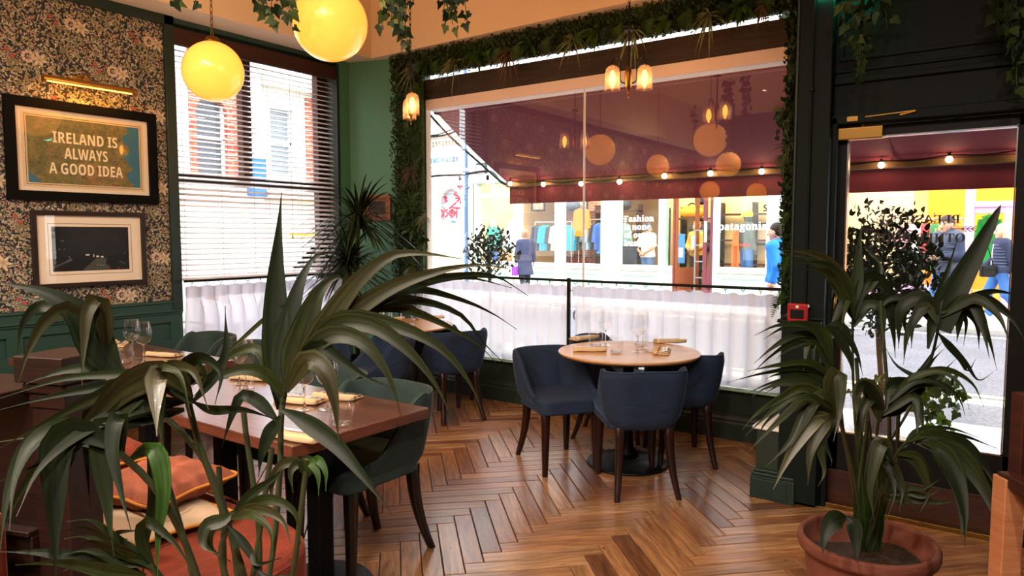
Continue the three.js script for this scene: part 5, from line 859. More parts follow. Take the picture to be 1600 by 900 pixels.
  // parked cars in the side street
  const car = (x, z, colour, label) => { const t = thing('car', label, 'car', [x, -0.03, z], R(90)), side = [[-2.1, 0.3], [-2.1, 0.75], [-1.9, 0.9], [-1.1, 1.0], [-0.6, 1.42], [0.9, 1.45], [1.6, 1.0], [2.1, 0.88], [2.15, 0.35]]; part('body', extrude(side, 1.6, 0.06).translate(0, 0, -0.8), matOf(colour, 0.25, { phys: 1, clearcoat: 1 }), t); part('side_glass', [extrude([[-0.95, 1.02], [-0.55, 1.36], [0.85, 1.39], [1.35, 1.02]], 1.66, 0.03).translate(0, 0, -0.83)], G(0x1a1e24, 0.05), t); for (const a of [-1.35, 1.35]) for (const s of [-0.8, 0.8]) part('wheel', new THREE.TorusGeometry(0.24, 0.09, 10, 20).translate(a, 0.33, s), M.black, t); part('lamp', [box(-2.18, 0.6, 0.4, -2.12, 0.75, 0.75, 0.02), box(-2.18, 0.6, -0.75, -2.12, 0.75, -0.4, 0.02)], M.red, t); };
  car(-10.2, -8.0, 0xd4d8de, 'pale silver car parked in the side street beyond the blind');
}

// ---------------------------------------------------------------- plants
// a leaf blade along measured points [x, y] with its distance from the eye running from d0 to d1; w is its greatest width in pixels
function blade(pts, d0, d1, w, roll = 0, profile = 0) {
  const P = pts.map(([x, y], i) => at(x, y, lerp(d0, d1, i / (pts.length - 1)))), c = new THREE.CatmullRomCurve3(P, false, 'centripetal'), n = 18, W = w * (d0 + d1) / 2 / F / 2;
  const pos = [], uv = [], idx = [];
  for (let i = 0; i <= n; i++) {
    const t = i / n, p = c.getPointAt(t), tan = c.getTangentAt(t), view = EYE.clone().sub(p).normalize(), side = tan.clone().cross(view).normalize().applyAxisAngle(tan, roll * (0.6 + 0.4 * t)), up = side.clone().cross(tan);
    const k = profile ? Math.pow(1 - t, 0.6) * Math.min(1, 0.8 + t) : smooth(-0.12, 0.3, t) * Math.pow(1 - smooth(0.22, 1.04, t), 0.9) * 1.08 , hw = Math.max(0.0006, W * k);
    for (const [s, f] of [[-1, 0.16], [-0.5, 0.02], [0, -0.1], [0.5, 0.02], [1, 0.16]]) { const q = p.clone().addScaledVector(side, s * hw).addScaledVector(up, f * hw); pos.push(q.x, q.y, q.z); uv.push((s + 1) / 2, t * 0.8); }
  }
  for (let i = 0; i < n; i++) for (let j = 0; j < 4; j++) { const a = i * 5 + j, b = a + 5; idx.push(a, b, b + 1, a, b + 1, a + 1); }
  const g = new THREE.BufferGeometry(); g.setAttribute('position', new THREE.Float32BufferAttribute(pos, 3)); g.setAttribute('uv', new THREE.Float32BufferAttribute(uv, 2)); g.setIndex(idx); g.computeVertexNormals(); return g;
}
const atPts = (pts, d0, d1) => pts.map(([x, y], i) => at(x, y, lerp(d0, d1, i / (pts.length - 1))));
function frond(plant, stem, ds0, ds1, r, leaves, mats = M.palm, extra = 0, thin = 1) {
  const f = part('frond', tube(atPts(stem, ds0, ds1), r, 24, 7), M.palmStem, plant);
  for (const [pts, d0, d1, w, roll = rr(-0.45, 0.45), m, prof = 0] of leaves) {
    part('leaflet', blade(pts, d0, d1, w * thin, roll, prof), m ?? pick(mats), f);
    for (let k = 0; k < extra; k++) if (!prof && rnd() < 0.8) { const ox = rr(-30, 30), oy = rr(-22, 26), q = rr(0.8, 1.1); part('leaflet', blade(pts.map(([x, y], i) => { const t = i / (pts.length - 1); return [pts[0][0] + (x - pts[0][0]) * lerp(1, q, t) + ox * t, pts[0][1] + (y - pts[0][1]) * lerp(1, q, t) + oy * t]; }), d0 + rr(-0.02, 0.02), d1 + rr(-0.08, 0.08), w * thin * rr(0.6, 0.85), rr(-0.7, 0.7)), pick(mats), f); }
  }
}
function potted(t, c, r, h) { // tapering pot with a rolled rim, at c on the ground, with soil
  part('pot', lathe([[0.001, 0], [r * 0.68, 0], [r * 0.7, 0.01], [r * 0.94, h - 0.05], [r * 0.95, h - 0.045], [r * 1.02, h - 0.042], [r * 1.04, h - 0.03], [r * 1.04, h - 0.008], [r * 1.02, h], [r * 0.96, h], [r * 0.94, h - 0.012], [r * 0.86, h - 0.12], [0.001, h - 0.13]], 56).translate(c.x, c.y, c.z), M.clay, t);
  part('soil', grid(24, 10, (u, v) => { const a = u * 2 * Math.PI, q = v * r * 0.89; return V(c.x + q * Math.cos(a), c.y + h - 0.085 + 0.014 * Math.sin(a * 3 + v * 5) * v, c.z + q * Math.sin(a)); }), M.soil, t);
}
{ // the big palm in the left foreground
  const t = thing('potted_palm', 'large palm in the left foreground whose long leaflets arch across the tables', 'palm', [0, 0, 0]);
  const g = M.palmGrey, K = M.palm[1];
  potted(t, V(-0.86, 0, -0.78), 0.2, 0.36);
  frond(t, [[330, 1250], [420, 900], [437, 740], [440, 640], [450, 585]], 1.1, 1.12, 0.0048, [
    [[[437, 640], [432, 540], [431, 440], [440, 298]], 1.12, 1.16, 42, 0.1, K],
    [[[432, 620], [448, 520], [474, 430], [497, 397], [518, 402]], 1.12, 1.2, 34, -0.25],
    [[[446, 610], [468, 540], [502, 450], [532, 432], [546, 446]], 1.1, 1.15, 46, -0.1, g[1]],
    [[[445, 606], [500, 520], [560, 438], [615, 398], [660, 396], [725, 405]], 1.1, 1.1, 34, -0.25, g[0]],
    [[[452, 600], [520, 515], [600, 455], [680, 425], [750, 414], [795, 420]], 1.1, 1.12, 30, -0.2, g[0]],
    [[[455, 600], [540, 500], [620, 448], [700, 432], [770, 430], [825, 462]], 1.1, 1.18, 26, 0.35, K],
    [[[470, 560], [560, 490], [650, 446], [730, 434], [800, 450]], 1.12, 1.2, 20, 0.4, K],
    [[[466, 560], [540, 490], [640, 452], [720, 468], [770, 490], [808, 515]], 1.12, 1.25, 17, 0.3],
    [[[462, 568], [540, 485], [640, 468], [720, 492], [755, 535], [788, 568]], 1.1, 1.2, 18, 0.2],
    [[[460, 575], [540, 490], [620, 480], [690, 505], [752, 542], [775, 568]], 1.1, 1.2, 20, 0.2],
    [[[458, 580], [530, 500], [620, 510], [690, 545], [735, 600], [757, 655]], 1.08, 1.1, 26, -0.1, g[1]],
    [[[458, 585], [520, 508], [580, 508], [640, 550], [680, 600], [706, 652]], 1.08, 1.08, 30, -0.1, g[1]],
    [[[455, 590], [510, 525], [560, 530], [600, 575], [618, 615], [626, 650]], 1.06, 1.05, 30, -0.2, g[1]],
    [[[452, 600], [495, 540], [530, 560], [570, 588], [612, 606]], 1.06, 1.05, 22, 0.2],
    [[[448, 612], [480, 562], [505, 575], [522, 625], [529, 690]], 1.05, 1.02, 34, -0.3, g[0]],
    [[[444, 620], [415, 585], [380, 578], [330, 596], [296, 625]], 1.1, 1.05, 20, 0.2],
    [[[440, 630], [400, 545], [350, 562], [300, 604]], 1.12, 1.15, 18, 0.3],
    [[[446, 470], [400, 510], [340, 565], [300, 602]], 1.14, 1.2, 7, 0.5],
    [[[440, 640], [470, 655], [520, 690], [560, 735], [612, 803]], 1.06, 1.0, 28, 0.1],
    [[[438, 650], [420, 680], [408, 715], [404, 745]], 1.06, 1.05, 22, 0.3, K],
    [[[436, 660], [400, 625], [378, 618], [366, 640], [346, 700]], 1.06, 1.05, 20, 0.2]]);
  frond(t, [[330, 1250], [372, 920], [352, 800], [320, 720], [270, 662], [188, 596]], 1.05, 1.0, 0.0045, [
    [[[188, 596], [150, 540], [118, 488], [70, 458], [0, 441]], 1.0, 0.95, 52, 0.35, K],
    [[[170, 568], [128, 512], [108, 482], [72, 500], [45, 545], [28, 602]], 1.0, 0.92, 28, -0.2, g[0]],
    [[[165, 560], [164, 510], [152, 464], [138, 482], [131, 540], [128, 602]], 1.0, 0.94, 26, 0, g[0]],
    [[[160, 550], [120, 500], [60, 470], [0, 458]], 1.0, 1.05, 14, 0.4],
    [[[150, 540], [95, 490], [45, 480], [0, 472]], 1.0, 1.05, 12, 0.4],
    [[[120, 500], [62, 478], [36, 505], [27, 552]], 1.0, 1.0, 18, 0.3, K],
    [[[186, 594], [145, 576], [105, 578], [65, 590], [40, 600]], 1.0, 0.95, 18, 0.3],
    [[[200, 606], [168, 545], [164, 500], [160, 470]], 1.0, 1.05, 20, 0.5, K]]);
  frond(t, [[330, 1250], [390, 960], [345, 790], [310, 690], [292, 620]], 1.0, 0.96, 0.0045, [
    [[[292, 620], [250, 588], [180, 585], [100, 592], [0, 622]], 0.96, 0.9, 18, 0.2],
    [[[292, 622], [220, 596], [150, 606], [70, 622], [0, 640]], 0.95, 0.88, 20, 0.1],
    [[[294, 625], [230, 592], [150, 620], [70, 660], [0, 700]], 0.95, 0.86, 26, -0.2, g[1]],
    [[[296, 620], [240, 598], [190, 640], [125, 690], [60, 725], [0, 752]], 0.95, 0.84, 30, -0.2, g[1]],
    [[[298, 618], [255, 585], [205, 600], [150, 650], [118, 695], [97, 742]], 0.94, 0.86, 52, -0.3, g[0]],
    [[[296, 625], [200, 640], [120, 680], [50, 740], [0, 835]], 0.95, 0.85, 38, -0.2],
    [[[298, 630], [262, 588], [246, 586], [243, 620], [245, 682]], 0.95, 0.88, 46, 0, matOf(0x9a9080, 0.35, { phys: 1, map: T.leaf, clearcoat: 0.3 })],
    [[[300, 625], [285, 580], [310, 558], [345, 580], [336, 632]], 0.95, 0.92, 26, 0.5, K],
    [[[300, 620], [285, 590], [265, 572], [300, 578], [326, 640]], 0.95, 0.9, 22, 0.3, g[0]],
    [[[300, 630], [325, 600], [350, 560], [352, 478]], 0.97, 1.0, 18, 0.1, K],
    [[[302, 628], [330, 640], [380, 640], [430, 655]], 0.96, 1.0, 16, 0.3],
    [[[288, 640], [230, 650], [185, 645], [160, 652], [162, 700], [175, 800]], 0.95, 0.88, 36, 0.2, K]], M.palm, 1, 0.9);
  frond(t, [[330, 1250], [330, 1000], [290, 850], [240, 760], [178, 700]], 0.98, 0.88, 0.0045, [
    [[[178, 700], [120, 672], [92, 690], [86, 780], [87, 905]], 0.88, 0.82, 50, -0.1, K],
    [[[190, 712], [176, 650], [160, 700], [168, 790], [178, 870]], 0.9, 0.86, 44, 0.1, M.palm[0]],
    [[[178, 700], [110, 665], [50, 690], [15, 760], [0, 860]], 0.9, 0.8, 32, 0.2],
    [[[200, 720], [240, 700], [255, 760], [247, 840], [246, 910]], 0.92, 0.88, 30, 0.1, M.fresh],
    [[[182, 704], [120, 690], [60, 682], [0, 690]], 0.9, 0.88, 12, 0.2, g[0]]], M.palm, 1, 0.9);
  frond(t, [[330, 1250], [300, 1010], [270, 930], [232, 880]], 0.96, 0.9, 0.005, [
    [[[240, 890], [190, 850], [140, 812], [104, 815]], 0.9, 0.86, 20, 0.2], [[[236, 885], [180, 858], [130, 838], [100, 842]], 0.9, 0.86, 20, 0.2], [[[232, 884], [185, 875], [135, 860], [98, 866]], 0.9, 0.86, 20, 0.2], [[[228, 900], [160, 885], [80, 865], [0, 862]], 0.9, 0.84, 34, 0.2],
    [[[236, 890], [200, 862], [180, 835], [226, 828]], 0.9, 0.9, 18, 0.3, g[0]], [[[240, 886], [222, 846], [226, 815], [270, 845], [300, 890]], 0.9, 0.88, 22, 0.3]], M.palm, 1, 0.9);
  frond(t, [[330, 1250], [452, 920], [470, 800], [478, 735]], 1.02, 1.0, 0.004, [
    [[[478, 745], [462, 722], [438, 728], [424, 760], [430, 800]], 1.0, 0.98, 16, 0, M.palmGrey[0]], [[[478, 742], [468, 724], [455, 735], [458, 770]], 1.0, 0.98, 14, 0, M.palmGrey[1]], [[[479, 742], [484, 722], [496, 740], [498, 775]], 1.0, 0.98, 14, 0, M.fresh], [[[480, 744], [495, 718], [508, 735], [509, 768]], 1.0, 0.98, 15, 0, M.fresh], [[[478, 748], [490, 725], [478, 715], [470, 720], [465, 745]], 1.0, 1.0, 12, 0, M.palmGrey[0]]]);
  frond(t, [[330, 1250], [360, 940], [345, 860], [365, 800]], 0.95, 0.93, 0.004, [
    [[[365, 800], [350, 812], [322, 822], [318, 850], [344, 868]], 0.93, 0.9, 24, 0.2, M.palmGrey[1]], [[[362, 805], [395, 770], [430, 745], [452, 722]], 0.95, 1.0, 18, 0.3], [[[360, 810], [400, 795], [440, 812], [455, 850]], 0.93, 0.9, 22, 0.2, M.palmGrey[0]], [[[362, 806], [420, 780], [460, 800], [470, 850]], 0.93, 0.92, 20, 0.2], [[[355, 820], [390, 862], [400, 880], [440, 872]], 0.93, 0.9, 16, 0.2]], M.palm, 1, 0.9);
  for (const [a, b, c] of [[[330, 1250], [405, 900], [380, 640]], [[330, 1250], [350, 900], [342, 730]], [[330, 1250], [300, 900], [246, 700]], [[330, 1250], [395, 900], [425, 700]]]) part('stem', tube(atPts([a, b, c], 1.05, 1.02), 0.004, 20, 7), M.palmStem, t);
}
{ // the palm in the terracotta pot before the door
  const t = thing('potted_palm', 'palm in a wide terracotta pot standing before the glazed door', 'palm', [0, 0, 0]);
  const c = at(1355, 846, 2.42); c.y = 0; potted(t, c, 0.212, 0.475);
  const base = [1352, 862], d = 2.42, g = M.palmGrey, K = M.palm[1];
  frond(t, [base, [1345, 760], [1335, 640], [1332, 520], [1334, 470]], d, 2.3, 0.0045, [
    [[[1334, 490], [1318, 440], [1290, 405], [1262, 394], [1222, 391]], 2.3, 2.3, 28, -0.2, g[0]], [[[1334, 500], [1310, 450], [1280, 415], [1250, 400], [1226, 402]], 2.3, 2.3, 22, 0, g[1]], [[[1334, 480], [1340, 430], [1342, 390], [1347, 345]], 2.3, 2.3, 22, 0.1], [[[1335, 500], [1322, 470], [1305, 500], [1288, 550]], 2.3, 2.25, 16, 0.4], [[[1334, 470], [1375, 420], [1362, 400], [1350, 385]], 2.3, 2.35, 20, 0.3], [[[1334, 510], [1360, 470], [1385, 470], [1396, 520], [1399, 560]], 2.3, 2.3, 26, 0.3, K],
    [[[1335, 500], [1350, 440], [1366, 430], [1400, 470], [1420, 540]], 2.3, 2.3, 22, 0.5, K], [[[1333, 520], [1310, 505], [1328, 440], [1336, 410]], 2.3, 2.35, 24, 0.5, K]], M.palm, 1, 0.8);
  frond(t, [base, [1365, 740], [1420, 640], [1455, 560], [1470, 490]], d, 2.25, 0.0045, [
    [[[1466, 515], [1490, 460], [1525, 395], [1564, 320]], 2.2, 2.15, 56, 0.1, K, 1], [[[1450, 545], [1462, 480], [1480, 425], [1497, 372]], 2.2, 2.2, 20, 0.3, K], [[[1470, 500], [1510, 470], [1550, 455], [1600, 463]], 2.2, 2.1, 22, 0.5, K], [[[1470, 495], [1530, 466], [1575, 490], [1602, 532]], 2.2, 2.05, 26, 0.4, K], [[[1470, 490], [1515, 468], [1535, 510], [1546, 560]], 2.2, 2.1, 24, 0.3, K],
    [[[1468, 490], [1490, 470], [1498, 500], [1495, 535]], 2.2, 2.2, 30, 0.2, K], [[[1466, 490], [1440, 465], [1410, 480], [1404, 545]], 2.2, 2.25, 28, 0.3, K], [[[1468, 500], [1500, 480], [1525, 500], [1530, 545]], 2.2, 2.2, 22, 0.2, K], [[[1462, 510], [1430, 470], [1390, 468], [1365, 500]], 2.25, 2.3, 22, 0.3, K], [[[1464, 505], [1452, 470], [1428, 500], [1424, 545]], 2.2, 2.2, 24, 0.1, K], [[[1466, 520], [1500, 560], [1512, 580], [1525, 560]], 2.2, 2.2, 14, 0.4, K]], M.palm, 1, 0.8);
  frond(t, [base, [1340, 770], [1320, 690], [1312, 620], [1300, 560]], d, 2.2, 0.0045, [
    [[[1302, 570], [1285, 520], [1262, 508], [1225, 512], [1193, 530]], 2.2, 2.15, 22, 0.2], [[[1304, 575], [1275, 530], [1240, 526], [1205, 545], [1178, 568]], 2.2, 2.15, 22, 0.1, g[1]], [[[1306, 590], [1270, 535], [1230, 548], [1212, 562]], 2.2, 2.15, 18, 0.3], [[[1306, 600], [1270, 570], [1220, 570], [1168, 580]], 2.2, 2.1, 18, 0.2], [[[1308, 605], [1260, 580], [1215, 585], [1196, 592]], 2.2, 2.1, 18, 0.3], [[[1308, 610], [1265, 590], [1225, 598], [1195, 615]], 2.2, 2.1, 18, 0.2], [[[1300, 560], [1290, 530], [1300, 515], [1328, 560], [1335, 600]], 2.2, 2.2, 26, 0.2, K], [[[1300, 565], [1265, 535], [1258, 560], [1255, 580]], 2.2, 2.15, 18, 0.2, M.palm[2]]], M.palm, 1, 0.8);
  frond(t, [base, [1340, 780], [1325, 700], [1310, 650], [1290, 620]], d, 2.1, 0.0045, [
    [[[1300, 635], [1260, 605], [1215, 625], [1178, 650], [1160, 672]], 2.1, 2.05, 20, 0.1, M.palm[2]], [[[1300, 638], [1255, 612], [1210, 640], [1165, 680]], 2.1, 2.05, 20, 0, M.palm[2]], [[[1302, 640], [1260, 622], [1215, 660], [1170, 705]], 2.1, 2.05, 20, 0.2, M.palm[2]], [[[1304, 645], [1265, 640], [1235, 690], [1196, 730]], 2.1, 2.05, 22, 0.1, g[1]], [[[1306, 650], [1275, 655], [1240, 700], [1208, 765]], 2.1, 2.05, 30, -0.1, matOf(0x86805a, 0.45, { phys: 1, map: T.leaf, transmission: 0.15, thickness: 0 })], [[[1310, 650], [1290, 660], [1268, 700], [1262, 758]], 2.1, 2.05, 26, 0, g[0]], [[[1312, 640], [1285, 615], [1255, 665], [1232, 705]], 2.1, 2.05, 22, 0.2, M.palm[2]], [[[1300, 630], [1250, 600], [1200, 605], [1175, 620]], 2.1, 2.1, 18, 0.3], [[[1306, 640], [1298, 600], [1310, 580], [1312, 640], [1302, 690]], 2.1, 2.0, 30, 0, g[1]], [[[1310, 650], [1282, 690], [1288, 740], [1278, 760]], 2.1, 2.05, 20, 0.2]], M.palm, 1, 0.8);
  frond(t, [base, [1360, 770], [1368, 700], [1375, 650], [1400, 610]], d, 2.15, 0.0045, [
    [[[1390, 625], [1430, 590], [1480, 578], [1520, 600], [1537, 636]], 2.15, 2.1, 18, 0.2], [[[1388, 630], [1430, 600], [1475, 602], [1500, 625], [1508, 650]], 2.15, 2.1, 18, 0.2], [[[1385, 640], [1395, 600], [1430, 596], [1460, 560], [1475, 545]], 2.15, 2.2, 20, 0.4, K], [[[1380, 640], [1352, 600], [1340, 610], [1335, 650]], 2.15, 2.1, 30, 0.1, g[0]], [[[1384, 640], [1420, 605], [1460, 590], [1495, 560]], 2.15, 2.2, 16, 0.3, K], [[[1378, 650], [1405, 640], [1425, 610], [1450, 580]], 2.15, 2.2, 16, 0.4, K],
    [[[1375, 655], [1440, 600], [1400, 570], [1382, 540]], 2.15, 2.25, 18, 0.4, K], [[[1375, 660], [1365, 620], [1350, 640], [1348, 690]], 2.15, 2.1, 24, 0, g[1]], [[[1378, 650], [1430, 620], [1440, 650], [1442, 690]], 2.15, 2.1, 20, 0.2]], M.palm, 1, 0.8);
  frond(t, [base, [1368, 790], [1395, 720], [1420, 690], [1450, 690]], d, 2.05, 0.0045, [
    [[[1430, 690], [1465, 700], [1492, 740], [1503, 790], [1502, 845]], 2.05, 1.95, 38, 0.1, M.palm[0]], [[[1440, 690], [1490, 705], [1530, 750], [1552, 800], [1562, 830]], 2.05, 1.9, 38, 0.2, M.palm[0]], [[[1450, 690], [1500, 690], [1540, 730], [1562, 775]], 2.05, 1.95, 24, 0.3, M.palm[1]], [[[1420, 690], [1460, 680], [1510, 695], [1550, 745]], 2.05, 2.0, 20, 0.3], [[[1410, 700], [1440, 680], [1500, 680], [1556, 700]], 2.05, 2.05, 14, 0.4, K], [[[1400, 710], [1430, 720], [1450, 770], [1438, 800]], 2.05, 2.05, 20, 0.1, g[1]], [[[1395, 720], [1380, 690], [1360, 760], [1366, 815]], 2.05, 2.0, 24, 0.1, g[1]]], M.palm, 1, 0.8);
  frond(t, [base, [1372, 800], [1380, 770], [1400, 770]], d, 2.1, 0.005, [
    [[[1390, 772], [1420, 768], [1440, 775], [1470, 765]], 2.1, 2.05, 18, 0.2], [[[1385, 780], [1430, 780], [1470, 785], [1500, 780]], 2.1, 2.05, 18, 0.2, M.palm[2]], [[[1385, 775], [1400, 745], [1412, 770], [1438, 805]], 2.1, 2.05, 18, 0.1], [[[1382, 770], [1390, 720], [1410, 760], [1405, 800]], 2.1, 2.05, 20, 0.1, g[1]]], M.palm, 1, 0.8);
  frond(t, [base, [1342, 830], [1330, 810], [1318, 808]], d, 2.2, 0.004, [[[[1322, 808], [1305, 812], [1290, 835], [1285, 868]], 2.2, 2.15, 28, 0, M.palm[1]], [[[1322, 808], [1332, 815], [1338, 850], [1340, 880]], 2.2, 2.15, 22, 0, M.palm[1]]]);
  for (const p of [[[1350, 862], [1346, 700], [1338, 560]], [[1358, 862], [1362, 720], [1350, 600]], [[1356, 862], [1388, 720], [1376, 470]], [[1348, 862], [1322, 700], [1286, 545]], [[1362, 862], [1398, 730], [1404, 640]], [[1345, 862], [1342, 760], [1356, 660]]]) part('stem', tube(atPts(p, d, 2.25), 0.006, 20, 7), M.palmStem, t);
  for (let k = 0; k < 12; k++) part('sheath', blade([[1340 + k * 3, 862], [1338 + k * 3.4, 780 + rr(-20, 20)], [1335 + k * 4, 690 + rr(-40, 40)]], d, 2.3, rr(8, 16), rr(-0.6, 0.6)), pick([M.palm[2], M.fresh, M.palmStem]), t);
}
// small leaf shapes
const flatLeaf = (pts, len, fold = 0.2) => { const s = new THREE.Shape(pts.map(([x, y]) => new THREE.Vector2(x * len, y * len))); const g = new THREE.ShapeGeometry(s, 4), p = g.attributes.position; for (let i = 0; i < p.count; i++) p.setZ(i, Math.abs(p.getX(i)) * fold - p.getY(i) * p.getY(i) / len * 0.3); g.computeVertexNormals(); return g; };
const ovate = [[0, 0], [0.2, 0.14], [0.27, 0.38], [0.2, 0.7], [0, 1], [-0.2, 0.7], [-0.27, 0.38], [-0.2, 0.14]], ivyShape = [[0, 0.1], [0.16, -0.08], [0.34, 0.02], [0.5, 0.3], [0.3, 0.42], [0.24, 0.6], [0, 1], [-0.24, 0.6], [-0.3, 0.42], [-0.5, 0.3], [-0.34, 0.02], [-0.16, -0.08]];
const Q = new THREE.Quaternion(), Eul = new THREE.Euler();
function mass(name, parent, geo, m, n, where, size, tint) { // uncountable small foliage
  const im = new THREE.InstancedMesh(geo, m, n); im.name = name; im.castShadow = im.receiveShadow = true; const mat = new THREE.Matrix4(), col = new THREE.Color();
  for (let i = 0; i < n; i++) { const [p, dir] = where(); Eul.set(rr(-0.9, 0.9), rr(0, 6.28), rr(-0.9, 0.9)); Q.setFromEuler(Eul); if (dir) Q.premultiply(new THREE.Quaternion().setFromUnitVectors(V(0, 0, 1), dir)); const s = rr(...size); mat.compose(p, Q, V(s, s, s)); im.setMatrixAt(i, mat); const k = rr(0.6, 1.3); im.setColorAt(i, col.setRGB(k * tint[0] * rr(0.85, 1.15), k * tint[1], k * tint[2])); }
  parent.add(im); return tag(im, null, null, null, 'stuff');
}
const ov = flatLeaf(ovate, 1), ivyGeo = flatLeaf(ivyShape, 0.062, 0.25), bigOvate = flatLeaf(ovate, 0.15, 0.3), massLeaf = leafMat(0xffffff, 0.5);
function spray(parent, name, n, len, w, c, m, spread, droop) { const L = []; for (let i = 0; i < n; i++) { const a = rr(0, 6.28), e = rr(0.1, spread), l = len * rr(0.7, 1.1), dir = V(Math.cos(a) * Math.sin(e), Math.sin(a) * Math.sin(e), Math.cos(e)); L.push(grid(6, 1, (u, v) => V(dir.x * l * u + (v - 0.5) * w * Math.sin(Math.PI * Math.min(1, u + 0.1)) * -Math.sin(a), dir.y * l * u + (v - 0.5) * w * Math.sin(Math.PI * Math.min(1, u + 0.1)) * Math.cos(a) - droop * l * u * u, dir.z * l * u))); } return part(name, merge(L), m, parent, c); }
function fern(parent, c, turn, len, m) { const L = []; for (let i = 2; i < 18; i++) { const u = i / 18, l = len * 0.26 * Math.sin(Math.PI * Math.min(1, u * 0.85 + 0.15)); for (const s of [-1, 1]) L.push(grid(3, 1, (a, b) => V(s * l * a, -len * u * (0.3 + 0.7 * u) - 0.2 * l * a + (b - 0.5) * len * 0.045 * (1 - a), 0.09 * Math.sin(u * 2.4) + 0.1 * len * a))); } const f = part('fern', merge(L), m, parent, c); f.rotation.z = turn; return f; }
{ // planted surround of the window
  const t = thing('planted_surround', 'lush artificial foliage surround of moss ferns and air plants framing the big window', 'foliage', [0, 0, 0]);
  part('backing', [box(-5.06, 0.95, ZF - 0.01, -4.72, 3.2, ZF + 0.04), box(-5.06, 3.03, ZF - 0.01, -1.3, 3.225, ZF + 0.05), box(-1.36, 1.05, -5.2, -1.29, 3.2, -5.12)], G(0x3c5a2c, 0.9), t);
  const out = V(0, 0, 1);
  mass('moss_leaves', t, ov, massLeaf, 5200, () => [V(rr(-5.07, -4.7), rr(0.95, 3.2), ZF + rr(0.03, 0.12)), out], [0.018, 0.04], [0.085, 0.14, 0.055]);
  mass('moss_leaves', t, ov, massLeaf, 7000, () => [V(rr(-5.06, -1.3), 3.235 - Math.pow(rnd(), 0.8) * 0.25, ZF + rr(0.03, 0.14)), out], [0.018, 0.042], [0.09, 0.16, 0.055]);
  mass('moss_leaves', t, ov, massLeaf, 1500, () => { const y = rr(1.0, 3.15); return [V(-1.325 + rr(-0.035, 0.04), y, -5.06 + rr(-0.08, 0.06)), out]; }, [0.02, 0.05], [0.09, 0.16, 0.055]);
  const dark = leafMat(0x2f5226, 0.4), pale = leafMat(0xc4cfa0, 0.5), rosy = leafMat(0xa88878, 0.6), mid = leafMat(0x5a8a3e, 0.4);
  for (let i = 0; i < 30; i++) { const x = lerp(-4.95, -1.45, (i + rr(0.1, 0.9)) / 30), k = i % 5; k === 1 ? spray(t, 'air_plant', 26, 0.2, 0.016, V(x, 3.05, ZF + 0.13), pick([pale, pale, rosy]), 1.5, 0.9) : k === 3 ? spray(t, 'rosette', 12, 0.15, 0.04, V(x, 3.08, ZF + 0.13), mid, 1.4, 0.5) : fern(t, V(x, 3.12, ZF + 0.1), rr(-0.5, 0.5), rr(0.17, 0.27), pick([mid, dark])); }
  for (const [px, py, k] of [[645, 265, 'r'], [640, 330, 'd'], [662, 245, 'f'], [658, 300, 'f'], [664, 340, 'p'], [645, 355, 'd'], [664, 375, 'd'], [640, 385, 'f'], [645, 415, 'p'], [655, 390, 'f'], [640, 190, 'f'], [660, 210, 'f'], [635, 150, 'f'], [655, 140, 'd'], [638, 400, 'f']]) { const c = onZ(px, py, ZF + 0.1); k === 'r' ? spray(t, 'air_plant', 30, 0.16, 0.01, c, rosy, 1.5, 0.9) : k === 'p' ? spray(t, 'air_plant', 28, 0.14, 0.009, c, pale, 1.5, 0.8) : k === 'd' ? spray(t, 'rosette', 8, 0.15, 0.045, c, mid, 1.45, 0.4) : fern(t, c, rr(-0.9, 0.9), rr(0.14, 0.22), pick([mid, dark])); }
  for (const [px, py] of [[1226, 240], [1232, 330], [1226, 455], [1232, 400]]) { const c = onZ(px, py, -5.04); fern(t, c, rr(-0.7, 0.7), 0.2, mid); }
  spray(t, 'air_plant', 20, 0.17, 0.008, onZ(1235, 225, -5.03), pale, 1.4, 0.2); spray(t, 'air_plant', 20, 0.14, 0.012, onZ(1196, 6, ZF + 0.14), rosy, 1.5, 0.8);
}
function hangingIvy(label, strands, d, group) {
  const t = thing('hanging_ivy', label, 'ivy', [0, 0, 0], 0, group);
  for (const [x, y0, y1, sway = 8] of strands) {
    const n = Math.max(3, Math.round((y1 - Math.max(y0, -60)) / 11)), pts = []; for (let i = 0; i <= n; i++) pts.push([x + sway * Math.sin(i * 0.9 + x), lerp(y0, y1, i / n)]);
    const P = atPts(pts, d, d); const st = part('vine', tube(P, 0.0022, 0, 5), M.palmStem, t);
    for (let i = 0; i <= n; i++) for (let k = 0; k < (i < n ? 2 : 1); k++) { const o = part('leaf', ivyGeo, pick([M.ivyLight, M.ivyDark, M.ivyDark]), st, P[i].clone().add(V(rr(-0.02, 0.02), rr(-0.015, 0.015), rr(-0.02, 0.02)))); o.rotation.set(rr(-0.5, 0.3), R(35) + rr(-0.9, 0.9), Math.PI + rr(-0.9, 0.9)); o.scale.setScalar(rr(0.6, 1.1)); }
  }
}
const up = -140;
hangingIvy('short tips of hanging ivy at the top edge above the left globe', [[275, up, 4], [288, up, 8], [298, up, 5]], 3.4);
hangingIvy('hanging ivy clump left of the upper globe against the tan ceiling', [[408, up, 26], [420, up, 34], [432, up, 30], [446, up, 40], [452, up, 24], [412, up, 12], [440, up, 12]], 3.3);
hangingIvy('long hanging ivy clump beside the chain of the end-on pendant', [[612, up, 30, 4], [622, up, 55, 5], [630, up, 64, 4], [637, up, 60, 4], [603, up, 16, 4], [626, up, 40, 6], [600, up, 40, 3]], 3.6);
hangingIvy('hanging ivy clump right of the ivy by the end-on pendant', [[700, up, 34, 4], [708, up, 38, 4], [728, up, 38, 3], [716, up, 14, 5], [694, up, 24, 3]], 3.6);
